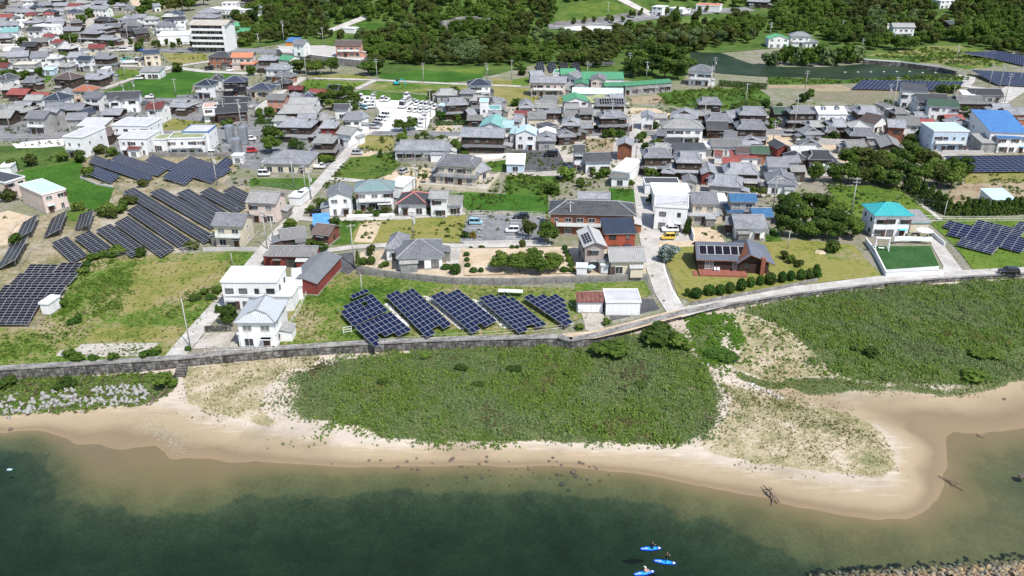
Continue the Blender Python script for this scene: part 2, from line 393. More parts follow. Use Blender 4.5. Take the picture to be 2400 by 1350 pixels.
def strip(name, mat, pts, width, t='O', z=0.0, up=None, extra=0.0):
    """road or path: polyline in photo pixels with a width in metres"""
    LVL[0] += 0.0015; u = (LVL[0] + 0.012) if up is None else up
    q = [TG(t, x, y) for x, y in pts]; w2 = width / 2
    fine = []
    for a, b in zip(q, q[1:]):
        n = max(1, int((b - a).length / 8))
        for k in range(n): fine.append(a.lerp(b, k / n))
    fine.append(q[-1]); Lp, Rp = [], []
    for i, p in enumerate(fine):
        d = fine[min(i + 1, len(fine) - 1)] - fine[max(i - 1, 0)]; d.z = 0; d.normalize(); n = Vector((-d.y, d.x, 0))
        for lst, s in ((Lp, 1), (Rp, -1)):
            r = p + n * w2 * s; h = hz(r.x, r.y); lst.append((r.x, r.y, h + u + z + (0.35 if h > 0 else 0)))
    m = MB(); n = len(fine); m.v = Lp + Rp
    for i in range(n - 1): m.f.append((i, n + i, n + i + 1, i + 1)); m.mi.append(0)
    EXCL.append([(p[0], p[1]) for p in Lp] + [(p[0], p[1]) for p in reversed(Rp)])
    if q[0].y > 440 and width > 1: PXCL.append([proj(p) for p in Lp] + [proj(p) for p in reversed(Rp)])
    return struct(m.build(name, [mat])), fine
# broad covers first
sheet('scrub', M_scrub, [(560, 118), (600, 40), (560, -60), (2460, -60), (2460, 120), (2240, 118), (2150, 150), (2010, 135), (1830, 112), (1640, 128), (1600, 190), (1480, 190), (1260, 150), (1150, 178), (870, 180), (850, 150), (700, 95)])
sheet('scrub', M_scrub, [(-60, 340), (150, 345), (205, 380), (160, 420), (60, 400), (-60, 380)])
sheet('yard', M_paleg, [(1490, 285), (1700, 270), (1830, 275), (2420, 290), (2420, 372), (2200, 372), (1960, 380), (1830, 460), (1500, 470)])
sheet('yard', M_asph, [(0, 245), (330, 215), (560, 225), (820, 300), (800, 395), (620, 400), (140, 340), (0, 330)])
sheet('yard', M_paleg, [(0, 60), (250, 40), (330, 100), (300, 112), (0, 118)])
sheet('yard', M_paleg, [(1030, 255), (1480, 240), (1480, 420), (1200, 415), (1040, 330)])
# rice fields and meadows
sheet('rice_field', M_rice, [(950, 862), (1230, 750), (1340, 718), (1530, 688), (1720, 655), (2250, 698), (2000, 760), (1790, 800), (1780, 870), (1640, 915), (1250, 905)], 'A')
sheet('rice_field', M_rice2, [(1010, 700), (1110, 640), (1295, 655), (1295, 705), (1180, 745), (1050, 745)], 'A')
sheet('meadow', M_yel, [(1490, 505), (1925, 508), (1930, 560), (1625, 605)], 'A')
sheet('meadow', M_mowngreen, [(975, 160), (1250, 135), (1600, 145), (1500, 185), (1380, 215), (1030, 205)], 'A')
sheet('sports_ground', M_tan, [(1190, -40), (1800, -40), (1700, 50), (1500, 95), (1240, 70)], 'A')
sheet('meadow', M_yel, [(1490, 1130), (1580, 1100), (2060, 1150), (2050, 1180), (1700, 1225), (1480, 1215)], 'A')
sheet('meadow', M_grass, [(300, 730), (520, 690), (560, 680), (440, 770), (340, 770)], 'A')
sheet('rice_field', M_rice2, [(470, 740), (1020, 765), (930, 815), (400, 820)], 'B')
sheet('rice_field', M_rice, [(400, 815), (930, 815), (560, 885), (270, 905)], 'B')
sheet('rice_field', M_rice, [(1130, 725), (1200, 690), (1560, 655), (2110, 690), (2110, 745), (1720, 775), (1300, 748)], 'B')
sheet('rice_field', M_rice2, [(1750, 645), (2110, 630), (2110, 690), (1900, 675)], 'B')
sheet('vegetable_plot', M_weed, [(1010, 830), (1120, 760), (1700, 785), (1975, 790), (1975, 870), (1700, 880)], 'B')
sheet('vegetable_plot', M_grass, [(880, 870), (1000, 835), (1650, 890), (1560, 950), (1440, 960), (1250, 930), (1000, 905)], 'B')
sheet('meadow', M_yel, [(480, 700), (640, 700), (980, 690), (1100, 740), (900, 735), (540, 725)], 'B')
sheet('meadow', M_yel, [(2200, 720), (2420, 760), (2420, 960), (2210, 960)], 'B')
sheet('meadow', M_yel, [(0, 820), (150, 820), (160, 900), (470, 900), (470, 960), (0, 1000)], 'C')
sheet('meadow', M_rice2, [(0, 740), (160, 720), (160, 795), (0, 800)], 'C')
sheet('meadow', M_grass, [(1345, 870), (1560, 840), (1900, 820), (2300, 830), (2400, 900), (2400, 1010), (1990, 1030), (1740, 1010), (1560, 1000), (1400, 960)], 'C')
sheet('dirt_lot', M_tan, [(1100, 1000), (1330, 1010), (1480, 1060), (1430, 1100), (1210, 1240), (1105, 1240)], 'C')
sheet('bare_plot', M_dirt, [(1110, 910), (1360, 885), (1450, 960), (1100, 970)], 'C')
sheet('bare_plot', M_dirt, [(680, 1290), (950, 1290), (930, 1480), (690, 1460)], 'C')
sheet('meadow', M_mowngreen, [(420, 200), (540, 60), (900, 20), (1140, 85), (1030, 130), (850, 190), (600, 215)], 'C')
sheet('meadow', M_grass, [(910, 215), (1450, 225), (1250, 295), (960, 275)], 'B')
sheet('reed_bed', M_weed, [(900, 525), (1250, 470), (1500, 430), (1800, 430), (2420, 570), (2100, 625), (1850, 645), (1600, 600), (1300, 560)], 'D')
sheet('bare_plot', M_drycrop, [(360, 835), (700, 815), (1260, 835), (1240, 900), (1060, 975), (440, 935)], 'D')
sheet('pond_bank', M_grass, [(0, 715), (700, 745), (1300, 705), (1700, 735), (1890, 690), (1900, 730), (1850, 765), (1300, 755), (700, 780), (0, 800)], 'D')
sheet('bank', M_dirt, [(680, 790), (780, 835), (1900, 835), (1950, 860), (1250, 850), (420, 850), (350, 830), (0, 820), (0, 790)], 'D')
sheet('sandy_yard', M_tan, [(-30, 1260), (240, 1270), (330, 1400), (-20, 1400)], 'D')
sheet('sandy_yard', M_tan, [(470, 85), (720, 80), (870, 235), (680, 260), (640, 170)], 'H')
sheet('meadow', M_mowngreen, [(880, 200), (1000, 190), (1260, 145), (1335, 275), (1250, 345), (1060, 415), (710, 385)], 'F')
sheet('sandy_yard', M_tan, [(870, 190), (900, 150), (1060, 130), (1140, 145), (1060, 185)], 'F')
sheet('meadow', M_yel, [(930, 90), (1030, -60), (1280, -60), (1280, 130), (1150, 140)], 'F')
sheet('meadow', M_grass, [(-60, 395), (610, 385), (540, 500), (470, 515), (60, 460), (-60, 470)], 'F')
sheet('crop_field', M_rice, [(1800, 535), (1960, 520), (2400, 540), (2400, 690), (1975, 690)], 'F')
sheet('crop_field', M_rice, [(-40, 520), (330, 555), (345, 720), (-40, 695)], 'G')
sheet('meadow', M_grass, [(2100, 250), (2340, 215), (2330, 330), (2200, 330)], 'F')
sheet('crop_field', M_grass, [(-60, 365), (430, 370), (440, 460), (330, 560), (-60, 540)], 'G')
sheet('rice_field', M_rice, [(900, 480), (1150, 492), (1160, 610), (920, 600)], 'G')
sheet('lawn', M_lawn, [(860, 800), (1300, 760), (1960, 705), (1905, 985), (1000, 1000), (690, 1010), (740, 850)], 'F')
sheet('grass_strip', M_grass, [(780, 790), (980, 790), (900, 900), (900, 1000), (690, 1010), (735, 870)], 'F')
sheet('bare_patch', M_tan, [(970, 830), (1050, 790), (1165, 800), (1130, 900), (1080, 990), (910, 985)], 'F')
sheet('sandy_yard', M_tan, [(1260, 345), (1400, 280), (1690, 300), (1665, 440), (1440, 500), (1450, 420), (1110, 415)], 'F')
sheet('sandy_yard', M_paleg, [(1500, 440), (1680, 400), (2260, 345), (2140, 520), (1520, 470)], 'F')
sheet('grass_field', M_rice, [(150, 400), (170, 330), (720, 235), (790, 285), (745, 395), (1070, 485), (1245, 590), (1110, 690), (870, 690), (640, 610), (560, 520)], 'E')
sheet('gravel_patch', M_gravel, [(110, 70), (330, 40), (590, 20), (600, 85), (400, 105), (150, 110)], 'E')
sheet('solar_yard', M_syard, [(780, 180), (1000, 175), (2200, 190), (2210, 300), (2060, 465), (1100, 490), (880, 440), (750, 385)], 'E')
sheet('solar_yard', M_syard, [(1060, 490), (2060, 460), (2330, 470), (2330, 720), (1950, 1010), (1640, 1095), (1300, 1120), (800, 1180), (700, 1230), (330, 1250), (160, 1300), (-40, 1330), (-40, 980), (140, 780), (380, 740), (620, 690), (860, 700), (960, 780)], 'E')
sheet('sandy_yard', M_tan, [(-40, 720), (80, 690), (300, 750), (140, 900), (60, 1010), (-40, 1020)], 'E')
sheet('meadow', M_mowngreen, [(610, 690), (850, 680), (720, 800), (620, 780)], 'E')
sheet('solar_yard', M_syard, [(-60, 1250), (330, 1180), (800, 1180), (760, 1240), (640, 1450), (400, 1800), (-60, 1850)], 'E')
sheet('weedy_field', M_weed, [(760, 210), (800, 180), (1500, 150), (2150, 120), (2400, 130), (2330, 250), (2060, 560), (1700, 1000), (1550, 1105), (800, 1150), (-60, 1205), (-60, 830), (330, 840), (590, 560)], 'I')
def rough_poly(pts, t, amp=7, n=7, seed=0):
    q = [px(t, *p) for p in pts]; out = []
    for k, (a, b) in enumerate(zip(q, q[1:] + q[:1])):
        for i in range(n):
            x, y = a[0] + (b[0] - a[0]) * i / n, a[1] + (b[1] - a[1]) * i / n; out.append((x + amp * 1.6 * mnoise.noise((x * .06, y * .06, seed)), y + amp * mnoise.noise((x * .06, y * .06, seed + 5))))
    return out
DRY = [(1250, 250), (1700, 190), (2130, 200), (2080, 400), (1850, 480), (1500, 620), (1150, 700), (1180, 520)]
DRY2 = [(880, 830), (1700, 815), (1740, 860), (1600, 955), (800, 960)]
sheet('dry_meadow', M_yel, rough_poly(DRY, 'I', 12)); sheet('dry_meadow', M_yel, rough_poly(DRY2, 'I', 7, seed=3))
sheet('concrete_slab', M_paleg, [(760, 980), (1490, 970), (1330, 1095), (670, 1100), (520, 1090), (560, 1040), (720, 1020)], 'I')
sheet('weedy_field', M_weed, [(530, 1015), (830, 450), (1000, 490), (1150, 320), (1350, 330), (2400, 430), (3400, 470), (3540, 560), (3500, 720), (2950, 890), (2400, 920), (1500, 965), (600, 1010)], 'K')
sheet('gravel_patch', M_gravel, [(880, 350), (960, 320), (1360, 720), (1340, 800), (1290, 770)], 'M')
sheet('gravel_patch', M_gravel, [(1600, 190), (1740, 210), (2290, 690), (2400, 830), (2290, 810), (2000, 560)], 'M')
sheet('gravel_patch', M_gravel, [(130, 250), (300, 290), (700, 640), (860, 800), (700, 800)], 'N')
sheet('concrete_pad', M_paleg, [(1440, 680), (1650, 680), (1640, 840), (1560, 870), (1480, 850)], 'J')
sheet('asphalt_pad', M_dkasph, [(1680, 690), (1960, 560), (2110, 560), (2170, 660), (1730, 760)], 'J')
sheet('allotment', M_weed, [(1380, 420), (2020, 380), (2090, 520), (1990, 560), (1660, 470), (1380, 490)], 'J')
sheet('gravel_lot', M_gravel, [(560, 330), (640, 345), (1220, 360), (1650, 430), (1990, 560), (2010, 700), (1900, 800), (1800, 1040), (1130, 1090), (420, 1075), (560, 860), (700, 760), (690, 600), (600, 480), (180, 470), (0, 300), (20, 230), (500, 250)], 'Q')
sheet('sandy_yard', M_tan, [(1990, 950), (2420, 950), (2420, 1090), (1950, 1090)], 'Q')
sheet('parking_lot', M_asph, [(215, 240), (2140, 300), (2115, 930), (1990, 960), (0, 990), (0, 860), (55, 640)], 'V')
sheet('parking_lot', M_dkasph, [(-20, 130), (300, 130), (420, 110), (520, 310), (220, 330), (-20, 330)], 'G')
sheet('forecourt', M_conc, [(1170, 640), (1310, 640), (1640, 850), (1690, 985), (1240, 985)], 'G')
sheet('sandy_yard', M_tan, [(1680, 850), (1905, 850), (1980, 985), (1690, 1000)], 'G')
sheet('sandy_lane', M_tan, [(1300, 985), (1700, 975), (2000, 985), (1900, 1010), (1700, 1040), (1320, 1035)], 'G')
sheet('lawn', M_lawn, [(1549, 582), (1700, 575), (1870, 562), (2000, 575), (2030, 610), (2066, 648), (1930, 662), (1800, 680), (1620, 708), (1590, 695)])
sheet('grass_field', M_rice2, [(540, 470), (1050, 455), (1210, 490), (1610, 770), (860, 770), (690, 660)], 'H')
sheet('grass_field', M_grass, [(-20, 870), (60, 850), (140, 980), (-20, 985)], 'H')
sheet('weedy_field', M_yel, [(1840, 340), (2420, 310), (2420, 435), (1830, 445)], 'H')
sheet('bare_field', M_dirt, [(1660, 520), (1830, 440), (2420, 430), (2420, 700), (1720, 680)], 'H')
sheet('grass_field', M_rice2, [(1510, 810), (1640, 770), (2420, 780), (2420, 1250), (2240, 1260), (1930, 1265), (1800, 1100), (1660, 950)], 'H')
sheet('concrete_yard', M_conc, [(1990, 860), (2200, 780), (1910, 890), (1780, 1020), (1720, 1015)], 'I')
sheet('concrete_yard', M_paleg, [(1910, 880), (2230, 870), (2210, 1010), (1790, 1030)], 'I')
sheet('driveway', M_conc, [(1110, 600), (1200, 700), (1600, 1230), (1290, 1250), (1290, 1130), (1120, 830)], 'X')
sheet('garden_plot', M_weed, [(470, 1080), (700, 1030), (880, 1130), (870, 1160), (560, 1145)], 'H')
sheet('asphalt_yard', M_dkasph, [(760, 1100), (900, 1080), (920, 1230), (860, 1290), (780, 1260)], 'F')
sheet('meadow', M_yel, [(2400, 300), (2900, 260), (2900, 615), (2400, 630)])
sheet('meadow', M_weed, [(-400, 300), (-5, 320), (-5, 860), (-400, 900)])
sheet('solar_yard', M_syard, [(1650, 180), (2420, 150), (2420, 320), (1860, 335)], 'H')
# roads and lanes
strip('main_road', M_asph, [(-40, 321), (150, 319), (350, 312), (560, 311), (760, 311), (900, 313), (1100, 314), (1300, 314), (1500, 313), (1700, 311), (1870, 309)], 6.0)
strip('bypass_road', M_asph, [(-60, 112), (120, 116), (280, 117), (450, 119), (590, 120), (720, 128)], 11)
strip('road', M_conc, [(120, 128), (300, 117), (330, 100), (240, 85), (120, 100), (-40, 100)], 7)
strip('lane', M_conc, [(842, 322), (815, 358), (761, 417), (721, 461), (690, 511), (655, 545), (627, 580), (600, 612), (560, 662), (524, 705), (470, 765), (428, 815), (405, 843)], 3.8)
strip('lane', M_conc, [(842, 322), (880, 300)], 3.5)
strip('lane', M_conc, [(761, 417), (870, 428), (960, 436)], 3.0)
strip('lane', M_conc, [(690, 511), (740, 516), (830, 514), (940, 512), (1090, 500)], 2.6)
strip('lane', M_conc, [(640, 588), (740, 592), (830, 580), (960, 572), (1090, 578), (1290, 573)], 2.6)
strip('lane', M_conc, [(1493, 268), (1488, 300), (1490, 330), (1496, 400), (1503, 450), (1510, 500), (1519, 560), (1532, 620), (1558, 690), (1588, 735)], 4.2)
strip('shore_road', M_conc, [(1585, 737), (1640, 722), (1700, 708), (1850, 683), (2070, 656), (2250, 643), (2420, 634), (2800, 612)], 3.6)
strip('shore_track', M_tan, [(1600, 733), (1540, 748), (1470, 768), (1390, 786), (1320, 792)], 3.0)
strip('lane', M_conc, [(713, 181), (690, 197), (655, 218), (600, 262)], 4)
strip('lane', M_conc, [(242, 209), (310, 185), (345, 178), (400, 160)], 3)
strip('lane', M_conc, [(270, 154), (400, 158), (480, 168), (565, 172), (600, 176)], 5)
strip('lane', M_conc, [(400, 158), (480, 146), (560, 140)], 4)
strip('farm_track', M_conc, [(735, 184), (880, 188), (1000, 194), (1060, 197), (1220, 203)], 3)
strip('farm_track', M_conc, [(880, 188), (835, 209)], 3)
strip('hill_road', M_conc, [(752, 83), (800, 65), (858, 42)], 6)
strip('hill_road', M_asph, [(1285, 66), (1410, 58), (1500, 45), (1560, 37), (1680, 28), (1760, 23)], 10)
strip('hill_road', M_conc, [(1440, -8), (1490, 18), (1530, 38)], 6)
strip('farm_road', M_conc, [(2160, 185), (2230, 175), (2275, 182), (2262, 203), (2330, 212)], 5)
strip('valley_road', M_conc, [(2420, 185), (2370, 215), (2330, 240), (2320, 262), (2345, 290), (2420, 310)], 9)
strip('garden_path', M_conc, [(2150, 475), (2185, 500), (2205, 517)], 1.2)
strip('garden_path', M_white, [(1549, 575), (1551, 600), (1560, 640), (1575, 680), (1595, 712)], 0.35)
# parking bay and road paint
M_line = plain('road_paint', (.75, .75, .74, 1), 0.1, 2.0, 0.7)
def bay_lines():
    rows = [(290, 295, 660, 295), (250, 330, 640, 370), (550, 452, 625, 452), (235, 535, 605, 538), (205, 615, 590, 622), (430, 710, 570, 710), (430, 800, 555, 800), (425, 890, 535, 890),
            (1215, 315, 1330, 318), (1205, 393, 1600, 393), (1175, 478, 1545, 478), (1170, 560, 1260, 560), (1145, 740, 1470, 740), (1130, 828, 1500, 828), (1120, 918, 1210, 915), (1920, 325, 2030, 325)]
    for i, (x1, y1, x2, y2) in enumerate(rows):
        a, b = TP('V', x1, y1), TP('V', x2, y1 if abs(y2 - y1) < 20 else y2); m = MB(); d = (b - a).normalized(); n = Vector((-d.y, d.x, 0)) * 0.09
        LVL[0] += 0.0005; z = Vector((0, 0, LVL[0] + 0.03))
        m.add([a - n + z, b - n + z, b + n + z, a + n + z]); struct(m.build('bay_marking', [M_line]))
bay_lines()
def edge_line(pts, off, w=0.15, name='road_marking'):
    o, f = strip(name, M_line, pts, w, up=LVL[0] + 0.03); o.location = (0, off, 0)
edge_line([(-40, 321), (150, 319), (350, 312), (560, 311), (900, 313), (1100, 314), (1500, 313)], 2.6)
edge_line([(-40, 321), (150, 319), (350, 312), (560, 311), (900, 313), (1100, 314), (1500, 313)], -2.6)
edge_line([(-60, 112), (120, 116), (280, 117), (450, 119), (590, 120)], 0)
edge_line([(1300, 65), (1410, 58), (1560, 37), (1680, 28)], 0, 0.2)
# ------------------------------------------------------------------ shore, seabed, sea
WL = -3.2
shore_ctl = []
def ctl(z, *pts):
    for x, y in pts: p = P(x, y, z); shore_ctl.append((p.x, p.y, z))
for i in range(len(wallxy) - 1):
    for k in range(4):
        q = wallxy[i].lerp(wallxy[i + 1], k / 4); zb = -2.0 if q.x < -62 else (-1.6 if q.x < 20 else (-1.1 if q.x < 34 else -.75))
        shore_ctl.append((q.x, q.y - 0.6, zb)); shore_ctl.append((q.x, q.y + 12, zb))
ctl(-1.35, (700, 900), (900, 890), (1100, 890), (1300, 890), (1500, 870), (1600, 900), (1300, 970), (1000, 960), (2000, 850), (2200, 850), (2350, 800), (2500, 760)); ctl(-1.05, (1900, 750), (2100, 740), (2300, 740), (1800, 730))
ctl(-1.7, (520, 900), (600, 940), (1500, 970), (1620, 960), (1700, 850), (1750, 780), (1850, 830))
ctl(-2.0, (-100, 915), (50, 915), (200, 905), (330, 900), (1750, 1000), (1850, 1040), (1950, 1060), (2000, 1020), (1900, 970), (830, 1010), (1150, 1025), (1400, 1035), (2300, 870), (2450, 800))
ctl(-2.35, (-150, 960), (0, 955), (100, 950), (200, 945), (330, 935), (430, 955), (520, 985), (600, 1010), (800, 1038), (1000, 1044), (1200, 1044), (1400, 1054), (1600, 1068), (1750, 1098), (1900, 1118), (2000, 1130), (2090, 1135), (2108, 1080), (2105, 1030), (2060, 1000), (1980, 930), (2200, 925))
ctl(-2.55, (1780, 905), (2300, 905), (2400, 865), (2500, 830)); ctl(-2.95, (1850, 930), (1950, 948), (2050, 958), (2130, 955)); ctl(-3.05, (2170, 965), (2250, 975), (2130, 1010), (2190, 1060), (2150, 1100), (2350, 985), (2450, 960))
ctl(-2.85, (2200, 942), (2300, 930), (2400, 905), (2060, 985), (2110, 1005))
ctl(WL, (-300, 1020), (-100, 1016), (0, 1020), (120, 1018), (250, 1022), (370, 1040), (500, 1064), (600, 1076), (700, 1088), (800, 1094), (900, 1096), (1000, 1092), (1200, 1094), (1400, 1099), (1500, 1112), (1640, 1138), (1780, 1163), (1900, 1193), (2000, 1212), (2060, 1220), (2125, 1219), (2170, 1195), (2210, 1150), (2224, 1100), (2218, 1040), (2300, 1020), (2400, 1005), (2600, 980))
ctl(-3.45, (2290, 1080), (2360, 1050), (2280, 1160), (2200, 1215)); ctl(-3.3, (150, 1055), (300, 1075), (450, 1095), (550, 1100)); ctl(-3.38, (200, 1095), (350, 1110), (480, 1125)); ctl(-3.55, (300, 1145), (430, 1150), (200, 1130)); ctl(-3.6, (650, 1115), (800, 1120), (1000, 1118), (1200, 1120), (1400, 1128), (1600, 1160), (1800, 1205), (2000, 1245))
ctl(-3.9, (2100, 1260), (2250, 1240), (2300, 1300), (2150, 1310), (2400, 1250), (320, 1185), (480, 1175)); ctl(-4.25, (2395, 1135), (2340, 1130), (2000, 1310), (600, 1160), (800, 1160), (1000, 1152), (1200, 1158), (1400, 1165), (1600, 1210), (1800, 1265), (1900, 1290), (180, 1185), (350, 1205))
ctl(-6.0, (-50, 1090), (20, 1110), (60, 1190), (250, 1250), (450, 1240), (700, 1215), (850, 1200), (1000, 1190), (1200, 1190), (1400, 1198), (1600, 1262), (1740, 1330), (1850, 1390), (-200, 1150))
ctl(-7.5, (-100, 1250), (100, 1300), (400, 1320), (700, 1290), (1000, 1260), (1300, 1260), (1500, 1290), (1600, 1350), (0, 1450), (800, 1450), (1500, 1450), (-400, 1250), (400, 1600), (1200, 1600)); ctl(-4.5, (2300, 1400), (2100, 1400), (2600, 1300), (2600, 1150))
C = np.array(shore_ctl); nC = len(C)
D = np.sqrt(((C[:, None, :2] - C[None, :, :2]) ** 2).sum(-1))
Aug = np.zeros((nC + 1, nC + 1)); Aug[:nC, :nC] = -D; Aug[:nC, :nC] += np.eye(nC) * 0.6; Aug[:nC, nC] = 1; Aug[nC, :nC] = 1
Wt = np.linalg.solve(Aug, np.append(C[:, 2], 0))
def shore_z(x, y):
    x = np.atleast_1d(np.asarray(x, float)); y = np.atleast_1d(np.asarray(y, float)); out = np.empty(len(x))
    for s in range(0, len(x), 20000):
        d = np.sqrt((x[s:s + 20000, None] - C[None, :, 0]) ** 2 + (y[s:s + 20000, None] - C[None, :, 1]) ** 2)
        out[s:s + 20000] = -(d @ Wt[:nC]) + Wt[nC]
    return np.clip(out, -9, -.6)
def S(px_, py_):                           # a pixel's point on the shore
    p = P(px_, py_, -2.0)
    for _ in range(5): p = P(px_, py_, float(shore_z([p.x], [p.y])[0]))
    return p
DUNE1 = [(600, 945), (660, 870), (1000, 815), (1320, 806), (1480, 785), (1565, 765), (1600, 800), (1660, 870), (1715, 930), (1700, 985), (1640, 1020), (1630, 1052), (1450, 1050), (1250, 1036), (1080, 1036), (900, 1030), (850, 995), (760, 985), (640, 985)]
DUNE2 = [(1640, 745), (1800, 707), (2080, 672), (2420, 650), (2700, 632), (2700, 750), (2480, 800), (2380, 870), (2300, 905), (2200, 915), (2080, 900), (1960, 875), (1900, 820), (1830, 760), (1740, 735)]
VINES = [(1610, 745), (1720, 735), (1745, 790), (1720, 850), (1690, 880), (1650, 850), (1620, 800)]
SPIT = [(1700, 900), (1800, 930), (1900, 950), (2020, 985), (2080, 1020), (2105, 1090), (2080, 1120), (1950, 1110), (1800, 1090), (1660, 1060), (1640, 1010)]
RIM = [(1700, 860), (1800, 890), (1950, 880), (2080, 905), (2300, 905), (2420, 850), (2420, 880), (2300, 925), (2200, 932), (2050, 918), (1920, 925), (1800, 915), (1720, 885)]
LEFTG = [(425, 865), (640, 838), (760, 835), (680, 880), (660, 960), (640, 1000), (560, 985), (440, 950)]
MIDG = [(1690, 735), (1760, 725), (1830, 755), (1900, 815), (1965, 880), (1900, 915), (1780, 900), (1700, 880), (1745, 800)]
SPITG = [(1690, 895), (1800, 925), (1900, 945), (2030, 985), (2080, 1030), (2060, 1050), (1950, 1010), (1850, 985), (1760, 960), (1690, 940)]
TETRA = [(-60, 885), (200, 880), (410, 870), (410, 920), (340, 950), (200, 960), (-60, 975)]
def duneness(u, v):                       # how closed the dune cover is: thins out toward its open ends
    if v > 760 and u < 1760 and u > 560: return min(1, max(0.12, (u - 590) / 190), max(.15, (1745 - u) / 110), max(.3, (1062 - v) / 40))
    if u > 1640 and v < 930: return min(1, max(.15, ((u - 1690) - (v - 730) * 1.05) / 110 + .1), max(.35, (918 - v) / 35))
    return 1
def shore():
    X0, X1, Y0, Y1, st = -190.0, 230.0, 30.0, 186.0, 0.8
    nx = int((X1 - X0) / st) + 1; ny = int((Y1 - Y0) / st) + 1
    xs = X0 + np.arange(nx) * st; ys = Y0 + np.arange(ny) * st
    gx, gy = np.meshgrid(xs, ys); gx = gx.ravel(); gy = gy.ravel(); gz = shore_z(gx, gy)
    for i in range(len(gx)):
        gz[i] += 0.10 * mnoise.noise((gx[i] * .35, gy[i] * .35, 0)) * (1 if gz[i] > -2.6 else 0.35)
    me = bpy.data.meshes.new('beach'); me.vertices.add(nx * ny); me.vertices.foreach_set('co', np.stack([gx, gy, gz], 1).ravel())
    a = (np.arange(ny - 1)[:, None] * nx + np.arange(nx - 1)[None, :]).ravel()
    fc = np.stack([a, a + 1, a + nx + 1, a + nx], 1)
    me.loops.add(fc.size); me.loops.foreach_set('vertex_index', fc.ravel()); me.polygons.add(len(fc))
    me.polygons.foreach_set('loop_start', np.arange(len(fc)) * 4); me.polygons.foreach_set('loop_total', np.full(len(fc), 4)); me.update(calc_edges=True)
    me.polygons.foreach_set('use_smooth', [True] * len(fc))
    veg = np.zeros(nx * ny); dry = np.zeros(nx * ny)
    for i in range(nx * ny):
        if gz[i] < -2.75: continue
        u, v = proj((gx[i], gy[i], gz[i])); j = 14 * mnoise.noise((gx[i] * .25, gy[i] * .25, 3)); u += j; v += j * .6
        if inpoly(u, v, DUNE1) or inpoly(u, v, DUNE2) or inpoly(u, v, VINES) or inpoly(u, v, TETRA): veg[i] = duneness(u, v)
        elif inpoly(u, v, RIM): veg[i] = .75
        elif inpoly(u, v, SPITG): veg[i] = .42; dry[i] = 1
        elif inpoly(u, v, SPIT) or inpoly(u, v, LEFTG) or inpoly(u, v, MIDG): dry[i] = 1
    for arr, nm in ((veg, 'veg'), (dry, 'dry')):
        gsq = arr.reshape(ny, nx)
        for _ in range(2): gsq = (gsq + np.roll(gsq, 1, 0) + np.roll(gsq, -1, 0) + np.roll(gsq, 1, 1) + np.roll(gsq, -1, 1)) / 5
        at = me.attributes.new(nm, 'FLOAT', 'POINT'); at.data.foreach_set('value', gsq.ravel())
    return me
